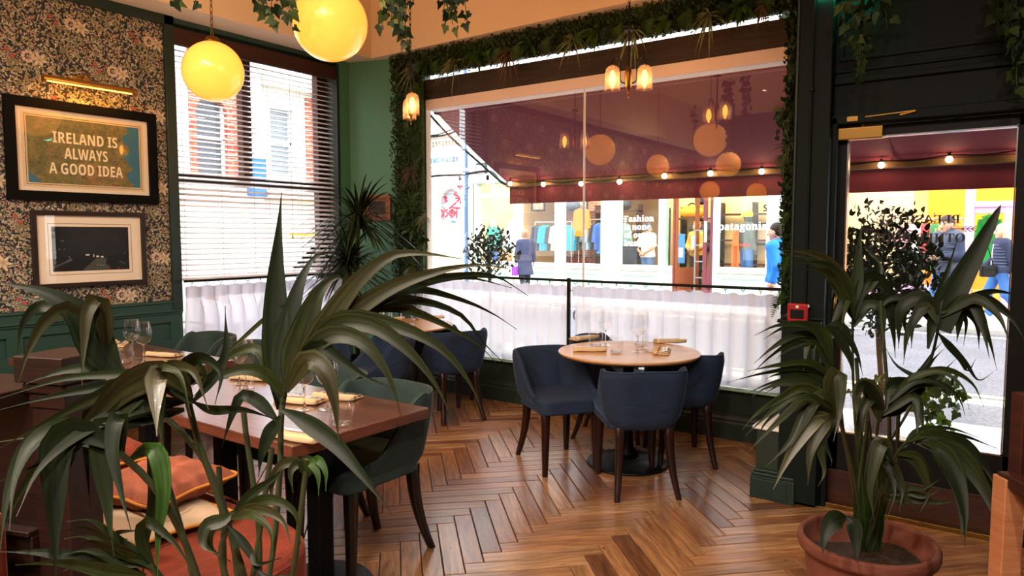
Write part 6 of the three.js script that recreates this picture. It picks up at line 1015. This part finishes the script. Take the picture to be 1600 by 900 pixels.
hangingIvy('ivy hanging over the dark panel above the door closer', [[1322, up, 60, 5], [1340, up, 120, 4], [1348, up, 90, 4], [1358, up, 60, 6], [1382, up, 44, 4], [1332, up, 30, 6], [1392, up, 30, 3]], 3.5);
hangingIvy('ivy hanging at the top right corner of the dark wall', [[1570, up, 60, 5], [1580, up, 90, 4], [1592, up, 140, 4], [1596, up, 80, 5], [1562, up, 40, 3]], 3.2);
hangingIvy('ivy trailing down the right edge of the big window', [[1222, -20, 120, 5], [1230, -20, 200, 6], [1236, -20, 150, 6], [1220, 20, 100, 5], [1214, 90, 190, 4], [1218, 150, 215, 4], [1240, -20, 140, 4], [1228, 160, 230, 4]], 5.55);
{ // dracaena by the corner
  const t = thing('dracaena', 'spiky dracaena with thin dark leaves before the green corner wall', 'plant', [0, 0, 0]), D = 5.5;
  const foot = V(-5.2, 0, -4.68); part('pot', lathe([[0.001, 0], [0.13, 0], [0.17, 0.32], [0.18, 0.33], [0.165, 0.33], [0.15, 0.29], [0.001, 0.29]], 32).translate(foot.x, 0, foot.z), M.black, t);
  const heads = [[560, 338, 6.4, 0.68, 150], [545, 405, 6.3, 0.62, 130]];
  for (const [px, py, d, len, n] of heads) {
    const c = at(px, py, d); const s = part('cane', tube([V(foot.x, 0.25, foot.z), V(lerp(foot.x, c.x, 0.5), 0.8, lerp(foot.z, c.z, 0.5) + 0.03), c], 0.018, 20, 8), M.bark, t);
    for (let i = 0; i < n; i++) { const a = rr(0, 6.28), e = Math.acos(rr(-0.35, 0.95)), l = len * rr(0.6, 1.1), dir = V(Math.sin(e) * Math.cos(a), Math.cos(e), Math.sin(e) * Math.sin(a)), side = V(-Math.sin(a), 0, Math.cos(a)), start = c.clone().add(V(0, rr(-0.12, 0.05), 0)); part('leaf', grid(8, 1, (u, v) => start.clone().addScaledVector(dir, l * u).addScaledVector(side, (v - 0.5) * 0.032 * Math.pow(1 - u, 0.5)).add(V(0, -0.35 * l * u * u, 0))), M.dracaena, s); }
  }
}
const leafBright = leafMat(0x8fc22e, 0.45);
function bayTree(label, c, trunkH, crownR, crownH, n, pot) {
  const t = thing('bay_tree', label, 'tree', c);
  part('pot', lathe([[0.001, 0], [pot * 0.75, 0], [pot, pot * 1.6], [pot * 1.06, pot * 1.62], [pot * 1.06, pot * 1.75], [pot * 0.92, pot * 1.75], [pot * 0.9, pot * 1.6], [0.001, pot * 1.6]], 32), G(0x4a4450, 0.5), t);
  part('trunk', [tube([[0, pot, 0], [0.02, trunkH * 0.5, 0.01], [-0.01, trunkH, 0], [0.0, trunkH + crownH * 0.5, 0.02]], 0.02, 20, 8), ...[...Array(12)].map((_, i) => { const a = i * 2.4, y = trunkH + crownH * (0.05 + i * 0.05); return tube([[0, y - 0.05, 0], [Math.cos(a) * crownR * 0.4, y + 0.06, Math.sin(a) * crownR * 0.4], [Math.cos(a) * crownR * 0.85, y + 0.16, Math.sin(a) * crownR * 0.85]], 0.007, 10, 5); })], M.bark, t);
  mass('crown', t, ov, massLeaf, n, () => { let p; do p = V(rr(-1, 1), rr(-1, 1), rr(-1, 1)); while (p.length() > 1 || p.length() < 0.25); const k = 1 + 0.22 * Math.sin(p.x * 7 + p.z * 5) * Math.sin(p.y * 6); return [V(p.x * crownR * k, trunkH + crownH / 2 + p.y * crownH / 2 * k, p.z * crownR * k), p.clone().normalize()]; }, [0.04, 0.068], [0.045, 0.08, 0.028]);
  return t;
}
{
  const c = onZ(1372, 600, -5.95); c.y = -0.02; bayTree('tall bay tree in a dark pot outside the glazed door', c, 0.79, 0.39, 0.95, 2200, 0.18);
  const iv = thing('trailing_ivy', 'bright green ivy trailing from the pot of the bay tree outside the door', 'ivy', [0, 0, 0]);
  for (const [x0, y0, x1, y1] of [[1420, 620, 1470, 660], [1425, 610, 1490, 640], [1430, 615, 1500, 620], [1415, 625, 1455, 690], [1428, 605, 1480, 600], [1400, 600, 1340, 610], [1440, 600, 1496, 610], [1425, 625, 1485, 680], [1380, 605, 1345, 640]]) { const pts = [[x0, y0], [(x0 + x1) / 2 + 6, (y0 + y1) / 2 - 16], [x1, y1]], P = new THREE.CatmullRomCurve3(atPts(pts, 5.35, 5.2)).getPoints(9), v = part('vine', tube(P, 0.003, 0, 5), M.fresh, iv); for (const p of P) for (let k = 0; k < 3; k++) { const o = part('leaf', ivyGeo, pick([M.fresh, M.fresh, M.ivyLight, leafBright]), v, p.clone().add(V(rr(-0.04, 0.04), rr(-0.03, 0.03), rr(-0.04, 0.04)))); o.rotation.set(rr(-0.8, 0.4), R(35) + rr(-1, 1), Math.PI + rr(-1.2, 1.2)); o.scale.setScalar(rr(0.7, 1.25)); } }
  const c2 = onZ(766, 430, -6.3); c2.y = -0.02; bayTree('small round bay tree outside the big window left of the woman in navy', c2, 1.06, 0.3, 0.56, 420, 0.17);
}

// ---------------------------------------------------------------- people: one smooth skin each, clothes as their own meshes
// surface of a distance field on a grid (naive surface nets)
function netsOf(f, lo, hi, cell) {
  const n = [0, 1, 2].map((k) => Math.max(3, Math.ceil((hi.getComponent(k) - lo.getComponent(k)) / cell) + 1)), [nx, ny, nz] = n, val = new Float32Array(nx * ny * nz), P = [], I = [], id = new Int32Array(nx * ny * nz).fill(-1), at3 = (x, y, z) => x + nx * (y + ny * z);
  for (let z = 0; z < nz; z++) for (let y = 0; y < ny; y++) for (let x = 0; x < nx; x++) val[at3(x, y, z)] = f(lo.x + x * cell, lo.y + y * cell, lo.z + z * cell);
  for (let z = 0; z < nz - 1; z++) for (let y = 0; y < ny - 1; y++) for (let x = 0; x < nx - 1; x++) {
    let sx = 0, sy = 0, sz = 0, c = 0;
    const v = [0, 1, 2, 3, 4, 5, 6, 7].map((k) => val[at3(x + (k & 1), y + ((k >> 1) & 1), z + (k >> 2))]);
    for (const [a, b] of EDGES) if ((v[a] < 0) !== (v[b] < 0)) { const t = v[a] / (v[a] - v[b]); sx += lerp(a & 1, b & 1, t); sy += lerp((a >> 1) & 1, (b >> 1) & 1, t); sz += lerp(a >> 2, b >> 2, t); c++; }
    if (c) { id[at3(x, y, z)] = P.length / 3; P.push(lo.x + (x + sx / c) * cell, lo.y + (y + sy / c) * cell, lo.z + (z + sz / c) * cell); }
  }
  const quad = (a, b, c, d, flip) => { if (a < 0 || b < 0 || c < 0 || d < 0) return; flip ? I.push(a, b, c, a, c, d) : I.push(a, c, b, a, d, c); };
  for (let z = 1; z < nz - 1; z++) for (let y = 1; y < ny - 1; y++) for (let x = 1; x < nx - 1; x++) {
    const s = val[at3(x, y, z)] < 0;
    if (s !== val[at3(x + 1, y, z)] < 0) quad(id[at3(x, y - 1, z - 1)], id[at3(x, y, z - 1)], id[at3(x, y, z)], id[at3(x, y - 1, z)], s);
    if (s !== val[at3(x, y + 1, z)] < 0) quad(id[at3(x - 1, y, z - 1)], id[at3(x - 1, y, z)], id[at3(x, y, z)], id[at3(x, y, z - 1)], s);
    if (s !== val[at3(x, y, z + 1)] < 0) quad(id[at3(x - 1, y - 1, z)], id[at3(x, y - 1, z)], id[at3(x, y, z)], id[at3(x - 1, y, z)], s);
  }
  const g = new THREE.BufferGeometry(); g.setAttribute('position', new THREE.Float32BufferAttribute(P, 3)); g.setIndex(I); g.computeVertexNormals(); return metric(mergeNormals(g)); 
}
const mergeNormals = (g) => g;
const EDGES = [[0, 1], [2, 3], [4, 5], [6, 7], [0, 2], [1, 3], [4, 6], [5, 7], [0, 4], [1, 5], [2, 6], [3, 7]];
const cone = (px, py, pz, b) => { const [a, c, r0, r1, flat = 1] = b; const dx = c.x - a.x, dy = c.y - a.y, dz = c.z - a.z, ex = px - a.x, ey = py - a.y, ez = pz - a.z, L = dx * dx + dy * dy + dz * dz || 1e-9, t = clamp((ex * dx + ey * dy + ez * dz) / L, 0, 1); return Math.hypot(ex - dx * t, ey - dy * t, (ez - dz * t) * flat) - lerp(r0, r1, t); };
const smin = (a, b, k) => { const h = Math.max(k - Math.abs(a - b), 0) / k; return Math.min(a, b) - h * h * k * 0.25; };
function skinOf(bones, cell, k = 0.03, grow = 0, cut) {
  const lo = V(9, 9, 9), hi = V(-9, -9, -9); for (const [a, b, r0, r1] of bones) for (const [p, r] of [[a, r0], [b, r1]]) { const q = r + grow + 3 * cell; lo.min(V(p.x - q, p.y - q, p.z - q)); hi.max(V(p.x + q, p.y + q, p.z + q)); }
  return netsOf((x, y, z) => { let d = 9; for (const b of bones) d = smin(d, cone(x, y, z, b), k); d -= grow; return cut ? Math.max(d, cut(x, y, z)) : d; }, lo, hi, cell);
}
function figure(label, pos, turn, o) {
  const h = (o.h ?? 1.75) / 1.75, j = { pelvis: V(0, 0.95, 0), waist: V(0, 1.1, 0), chest: V(0, 1.3, 0), neck: V(0, 1.47, 0), head: V(0, 1.63, 0.02), sl: V(-0.18, 1.41, 0), sr: V(0.18, 1.41, 0), el: V(-0.23, 1.13, -0.03), er: V(0.23, 1.13, -0.03), wl: V(-0.24, 0.9, 0.05), wr: V(0.24, 0.9, 0.05), hl: V(-0.09, 0.92, 0), hr: V(0.09, 0.92, 0), kl: V(-0.1, 0.5, 0.02), kr: V(0.1, 0.5, 0.02), al: V(-0.1, 0.09, -0.02), ar: V(0.1, 0.09, -0.02), ...o.joints }, s = o.wide ?? 1;
  const t = thing(o.name ?? 'person', label, o.category ?? 'person', pos, turn), skin = matOf(o.skin ?? 0xc99a80, 0.6), W = (p) => p;
  const torso = [[j.pelvis, j.waist, 0.15 * s, 0.145 * s, 1.45], [j.waist, j.chest, 0.145 * s, 0.165 * s, 1.45], [j.sl.clone().lerp(j.sr, 0.15), j.sr.clone().lerp(j.sl, 0.15), 0.085 * s, 0.085 * s], [j.hl.clone(), j.hr.clone(), 0.095 * s, 0.095 * s]];
  const arm = (a, b, c) => [[a, b, 0.052 * s, 0.042], [b, c, 0.042, 0.03]], lg = (a, b, c) => [[a, b, 0.085 * s, 0.058], [b, c, 0.056, 0.038]];
  const toe = (a) => a.clone().add(V(0, -0.055, 0.15)), head = [[j.neck, j.head.clone().add(V(0, -0.06, -0.01)), 0.055, 0.052], [j.head.clone().add(V(0, 0.035, -0.015)), j.head.clone().add(V(0, 0.0, 0.0)), 0.098, 0.09], [j.head.clone().add(V(0, -0.03, 0.03)), j.head.clone().add(V(0, -0.085, 0.055)), 0.062, 0.04], [j.head.clone().add(V(0, 0.0, 0.1)), j.head.clone().add(V(0, -0.035, 0.118)), 0.01, 0.017], [j.head.clone().add(V(-0.09, 0, -0.01)), j.head.clone().add(V(-0.094, -0.035, -0.01)), 0.018, 0.012], [j.head.clone().add(V(0.09, 0, -0.01)), j.head.clone().add(V(0.094, -0.035, -0.01)), 0.018, 0.012]];
  const body = skinOf([...torso, ...arm(j.sl, j.el, j.wl), ...arm(j.sr, j.er, j.wr), ...lg(j.hl, j.kl, j.al), ...lg(j.hr, j.kr, j.ar), [j.al, toe(j.al), 0.042, 0.034], [j.ar, toe(j.ar), 0.042, 0.034], [j.chest, j.neck, 0.1, 0.06]], 0.022, 0.05);
  const hand = (w, e, side) => { const d = w.clone().sub(e).normalize(), x = V(1, 0, 0).addScaledVector(d, -d.x).normalize(), y = d.clone().cross(x), k = w.clone().addScaledVector(d, 0.085), B = [[w, k.clone().addScaledVector(d, -0.03), 0.026, 0.032]]; for (let i = 0; i < 4; i++) { const u = (i - 1.5) * 0.021, r = k.clone().addScaledVector(y, u), L = [0.062, 0.075, 0.07, 0.055][i], m = r.clone().addScaledVector(d, L * 0.55).addScaledVector(x, -side * 0.012), q = m.clone().addScaledVector(d, L * 0.35).addScaledVector(x, -side * 0.03); B.push([r.clone().addScaledVector(d, -0.03), m, 0.0105, 0.0095], [m, q, 0.0095, 0.0075]); } const th = w.clone().addScaledVector(d, 0.035).addScaledVector(y, 0.028); B.push([th, th.clone().addScaledVector(d, 0.05).addScaledVector(y, 0.028).addScaledVector(x, -side * 0.015), 0.013, 0.009]); return skinOf(B, 0.006, 0.008); };
  part('body', merge([body, skinOf(head, 0.009, 0.03), hand(j.wl, j.el, -1), hand(j.wr, j.er, 1)]), skin, t).scale.setScalar(h);
  const put = (n, g, c, r = 0.85) => { const m = part(n, g, c.isMaterial ? c : matOf(c, r), t); m.scale.setScalar(h); return m; };
  // face: eyes and mouth
  for (const k of [-1, 1]) put('eye', new THREE.SphereGeometry(0.011, 10, 8).translate(j.head.x + k * 0.034, j.head.y + 0.012, j.head.z + 0.088), 0x2a2018, 0.3);
  put('mouth', new THREE.CapsuleGeometry(0.006, 0.03, 3, 8).rotateZ(Math.PI / 2).translate(j.head.x, j.head.y - 0.068, j.head.z + 0.092), 0x8a4a44);
  if (o.hair) { const H = [[j.head.clone().add(V(0, 0.05, -0.025)), j.head.clone().add(V(0, 0.03, -0.03)), 0.106, 0.1], ...(o.hairLong ? [[j.head.clone().add(V(-0.07, 0, -0.04)), j.head.clone().add(V(-0.09, -0.24, -0.05)), 0.05, 0.04], [j.head.clone().add(V(0.07, 0, -0.04)), j.head.clone().add(V(0.09, -0.24, -0.05)), 0.05, 0.04], [j.head.clone().add(V(0, 0, -0.08)), j.head.clone().add(V(0, -0.25, -0.1)), 0.07, 0.07]] : [])]; put('hair', skinOf(H, 0.011, 0.03, 0, (x, y, z) => (y < j.head.y + 0.045 || o.hairLong ? (z - (j.head.z + (y > j.head.y + 0.05 ? 0.062 : 0.02))) : z - (j.head.z + 0.085)) ), o.hair, 0.7); }
  if (o.trousers) put('trousers', skinOf([...lg(j.hl, j.kl, j.al), ...lg(j.hr, j.kr, j.ar)].map(([a, b, r, q]) => [a, b, r, q + 0.012]).concat([[j.hl, j.hr, 0.1 * s, 0.1 * s], [j.pelvis, j.waist, 0.15 * s, 0.145 * s, 1.45]]), 0.018, 0.04, 0.014, (x, y) => y - (j.waist.y - 0.02)), o.trousers);
  if (o.top) { const B = [...torso, ...(o.bareArms ? [[j.sl, j.sl.clone().lerp(j.el, 0.75), 0.06 * s, 0.06], [j.sr, j.sr.clone().lerp(j.er, 0.75), 0.06 * s, 0.06]] : o.sleeveless ? [] : [...arm(j.sl, j.el, j.wl.clone().lerp(j.el, 0.08)), ...arm(j.sr, j.er, j.wr.clone().lerp(j.er, 0.08))]), [j.chest, j.neck.clone().add(V(0, -0.04, 0)), 0.11 * s, 0.065], ...(o.skirt ? [[j.pelvis, j.pelvis.clone().add(V(0, -o.skirt, 0)), 0.15 * s, 0.235 * s, 1.3]] : [])]; put(o.topName ?? 'top', skinOf(B, 0.016, 0.045, 0.024, (x, y) => (o.skirt ? j.pelvis.y - o.skirt : j.pelvis.y - (o.hem ?? 0.1)) - y), o.top); }
  if (o.vest) { const B = [...torso, [j.chest, j.neck, 0.12 * s, 0.07]]; put('gilet', skinOf(B, 0.016, 0.045, 0.04, (x, y, z) => Math.max(j.pelvis.y - 0.1 - y, (o.vestOpen ?? 0) ? -Math.max(Math.abs(x) - 0.0, 0) : -9)), o.vest); for (let i = 0; i < 7; i++) { const y = j.pelvis.y - 0.06 + i * 0.075, g = new THREE.TorusGeometry(0.196 * s, 0.014, 6, 36).rotateX(Math.PI / 2).scale(1.02 + (i > 4 ? 0.08 : 0), 1, 0.72).translate(0, y, 0); put('quilt_seam', g, o.vest); } }
  if (o.quilt) for (let i = 0; i < 10; i++) { const y = j.pelvis.y - 0.06 + i * 0.055; put('quilt_seam', new THREE.TorusGeometry(0.182 * s, 0.01, 6, 36).rotateX(Math.PI / 2).scale(1.02 + (i > 6 ? 0.08 : 0), 1, 0.72).translate(0, y, 0), o.quilt); }
  if (o.hood) put('hood', skinOf([[j.neck.clone().add(V(-0.07, -0.01, -0.06)), j.neck.clone().add(V(0.07, -0.01, -0.06)), 0.065, 0.065], [j.neck.clone().add(V(0, 0.02, -0.08)), j.neck.clone().add(V(0, -0.04, -0.09)), 0.07, 0.07]], 0.014, 0.04), o.top);
  for (const [a, f] of [['al', 0], ['ar', 1]]) put('shoe', skinOf([[j[a].clone().add(V(0, -0.03, -0.03)), toe(j[a]).add(V(0, 0, 0.02)), 0.052, 0.044]], 0.013, 0.02, 0, (x, y, z) => -(y - (j[a].y - 0.088))), o.shoes ?? 0x1c1c1e, 0.6);
  return { t, j, h, put };
}
const faceDir = (fx, fz) => Math.atan2(fx, fz);
{ // woman seen from behind
  const p = onZ(820, 420, -15.2); p.y = 0;
  const f = figure('woman in a knee-length navy coat walking past the clothes shop, seen from behind', p, faceDir(-0.75, -0.66), { h: 1.63, hair: 0xb08468, top: 0x3a3e5c, topName: 'coat', skirt: 0.42, trousers: 0x1f2130, joints: { wl: V(-0.27, 0.9, 0.06), kl: V(-0.1, 0.5, 0.08), al: V(-0.1, 0.1, 0.04), kr: V(0.1, 0.5, -0.04), ar: V(0.1, 0.12, -0.2) } });
  f.put('bun', skinOf([[V(0, 1.7, -0.1), V(0, 1.69, -0.1), 0.05, 0.05]], 0.012, 0.02), 0xa87c62);
  const b = thing('shopping_bag', 'small purple bag in the hand of the woman in the navy coat', 'bag', V(p.x - 0.13, 0.46, p.z + 0.27)); part('body', new RoundedBoxGeometry(0.16, 0.24, 0.08, 3, 0.02).translate(0, 0.13, 0), matOf(0x8a35d0, 0.5), b); part('handle', new THREE.TorusGeometry(0.06, 0.007, 6, 16, Math.PI).translate(0, 0.25, 0), matOf(0x8a35d0, 0.5), b);
}
{ // man in a blue hooded jacket at the window's right edge
  const p = onZ(1212, 420, -11.0); p.y = -0.07;
  figure('dark-haired man in a bright blue hooded jacket at the right edge of the window', p, faceDir(-0.98, -0.1), { h: 1.74, hair: 0x2a1a18, top: 0x1d7ce0, topName: 'jacket', hood: 1, trousers: 0xd8d4cc, shoes: 0x222222, joints: { er: V(0.23, 1.13, -0.1), wr: V(0.22, 0.9, -0.04), kl: V(-0.1, 0.5, 0.1), al: V(-0.1, 0.12, 0.1), kr: V(0.1, 0.5, -0.04), ar: V(0.1, 0.12, -0.22) } });
}
{ // man with the gilet seen through the door
  const p = onZ(1475, 512, -13.48); p.y = 0;
  const f = figure('man in a navy quilted gilet and jeans looking down at his hands beyond the door', p, faceDir(-0.55, 0.84), { h: 1.82, hair: 0x3a2a22, top: 0x2a3450, topName: 'sweater', vest: matOf(0x3d475e, 0.5), trousers: 0x4670a8, shoes: 0xe6e6e2, wide: 1.05, joints: { head: V(0, 1.61, 0.05), el: V(-0.25, 1.13, 0.04), wl: V(-0.1, 1.1, 0.24), er: V(0.25, 1.13, 0.04), wr: V(0.08, 1.12, 0.25), kl: V(-0.12, 0.5, 0.1), al: V(-0.13, 0.1, 0.08), kr: V(0.1, 0.5, 0), ar: V(0.12, 0.1, -0.12) } });
  const b = thing('phone', 'small dark phone held by the man in the gilet', 'phone', p.clone().add(V(0, 1.17, 0.0)).add(V(Math.sin(f.t.rotation.y) * 0.3, 0, Math.cos(f.t.rotation.y) * 0.3)), f.t.rotation.y); part('case', new RoundedBoxGeometry(0.075, 0.012, 0.15, 2, 0.005), M.black, b); part('screen', box(-0.033, 0.006, -0.07, 0.033, 0.0075, 0.07), matOf(0x20242c, 0.1), b);
}
{ // blonde woman walking at the right of the door
  const p = onZ(1560, 490, -15.2); p.y = 0;
  const f = figure('blonde woman in a striped navy padded jacket and jeans striding along the far pavement', p, faceDir(-0.92, 0.4), { h: 1.69, skin: 0xe0b498, hair: 0xe8cf9a, hairLong: 1, top: 0x2c3450, topName: 'padded_jacket', quilt: matOf(0x55607e, 0.5), trousers: 0x3f6fb4, shoes: 0xf0efec, joints: { er: V(0.23, 1.13, -0.1), wr: V(0.24, 0.92, -0.1), el: V(-0.23, 1.13, 0.02), wl: V(-0.22, 0.98, 0.2), kl: V(-0.09, 0.52, 0.16), al: V(-0.09, 0.11, 0.12), kr: V(0.09, 0.5, -0.06), ar: V(0.09, 0.16, -0.32) } });
  f.put('zip', tube([[0, 0.9, 0.165], [0, 1.15, 0.155], [0, 1.4, 0.135]], 0.008, 12, 6), 0xf2f2f2);
  const b = thing('handbag', 'black shoulder bag at the side of the blonde woman', 'bag', p.clone().add(V(-0.18, 0.78, 0.22)), 0.6); part('body', new RoundedBoxGeometry(0.26, 0.2, 0.1, 3, 0.03).translate(0, 0.1, 0), M.black, b); part('flap', new RoundedBoxGeometry(0.265, 0.1, 0.11, 3, 0.03).translate(0, 0.16, 0.004), M.black, b); part('strap', tube([[-0.11, 0.18, 0], [-0.02, 0.62, -0.08], [0.1, 0.18, 0]], 0.008, 16, 6), M.black, b);
}
{ // inside the shop
  let p = onZ(1012, 400, -17.25); p.y = 0.08;
  figure('man in a white t-shirt and jeans with hands behind his back inside the clothes shop', p, faceDir(0.35, -0.94), { h: 1.72, wide: 1.2, hair: 0x3c4258, top: 0xf4eede, topName: 't_shirt', bareArms: 1, hem: 0.08, trousers: 0x5f86b8, shoes: 0x333333, joints: { el: V(-0.3, 1.13, -0.12), wl: V(-0.06, 0.98, -0.2), er: V(0.3, 1.13, -0.12), wr: V(0.06, 0.98, -0.2) } });
  p = onZ(1088, 400, -18.3); p.y = 0.08;
  const f = figure('fair-haired man in a yellow checked shirt standing in the shop doorway', p, faceDir(-0.3, 0.95), { h: 1.78, hair: 0xb8744a, top: 0xc9a24a, topName: 'shirt', trousers: 0x1f2634, shoes: 0x2a2a2a, joints: { el: V(-0.25, 1.12, 0.05), wl: V(-0.08, 1.05, 0.2), er: V(0.25, 1.12, 0.05), wr: V(0.06, 1.03, 0.2) } });
  f.put('white_shirt_front', box(-0.05, 1.0, 0.135, 0.05, 1.4, 0.16, 0.01), 0xf0ece0);
  p = onZ(1166, 400, -17.0); p.y = 0.3;
  const m = figure('climbing mannequin with a yellow helmet and an orange rope in the shop window', p, faceDir(0.55, -0.8), { name: 'mannequin', category: 'mannequin', h: 1.75, skin: 0x4a5450, top: 0x5a665e, topName: 'jacket', trousers: 0x3f6ea8, shoes: 0x333333 });
  m.put('helmet', skinOf([[V(0, 1.7, 0.0), V(0, 1.68, -0.02), 0.135, 0.13]], 0.015, 0.02, 0, (x, y) => 1.65 - y), 0xd8e02a, 0.4);
  m.put('harness', new THREE.TorusGeometry(0.175, 0.03, 8, 30).rotateX(Math.PI / 2).scale(1, 1, 0.85).translate(0, 0.98, 0), 0xd84030);
  const rp = thing('climbing_rope', 'bundle of orange climbing rope hanging beside the mannequin', 'rope', p.clone().add(V(-0.22, 0, 0.12))); part('coil', [...Array(9)].map((_, i) => tube([[-0.04 + i * 0.012, 1.4, 0], [-0.09 + i * 0.022, 0.75, 0.05 * Math.sin(i)], [-0.06 + i * 0.016, 0.1, 0]], 0.016, 14, 6)), matOf(0xe8702a, 0.8), rp); part('wrap', rod([0.01, 0.95, 0], [0.01, 1.2, 0], 0.07), matOf(0xe8702a, 0.8), rp);
  p = onZ(770, 400, -17.1); p.y = 0.2; figure('mannequin in bright jeans in the far left shop window behind the small tree', p, faceDir(0.2, 0.97), { name: 'mannequin', category: 'mannequin', h: 1.8, skin: 0xe8dcc8, top: 0x35b8a0, topName: 'jacket', trousers: 0x2f6fc0, shoes: 0x8a6a4a, joints: { kl: V(-0.14, 0.5, 0.06), al: V(-0.18, 0.1, 0.02) } });
  p = onZ(800, 400, -17.2); p.y = 0.2; figure('mannequin in sand trousers beside the one in bright jeans', p, faceDir(0.2, 0.97), { name: 'mannequin', category: 'mannequin', h: 1.78, skin: 0xe8dcc8, top: 0xdfe6ea, topName: 'jacket', trousers: 0xc8a878, shoes: 0x4a3a2a });
}

renderer.render(scene, camera);
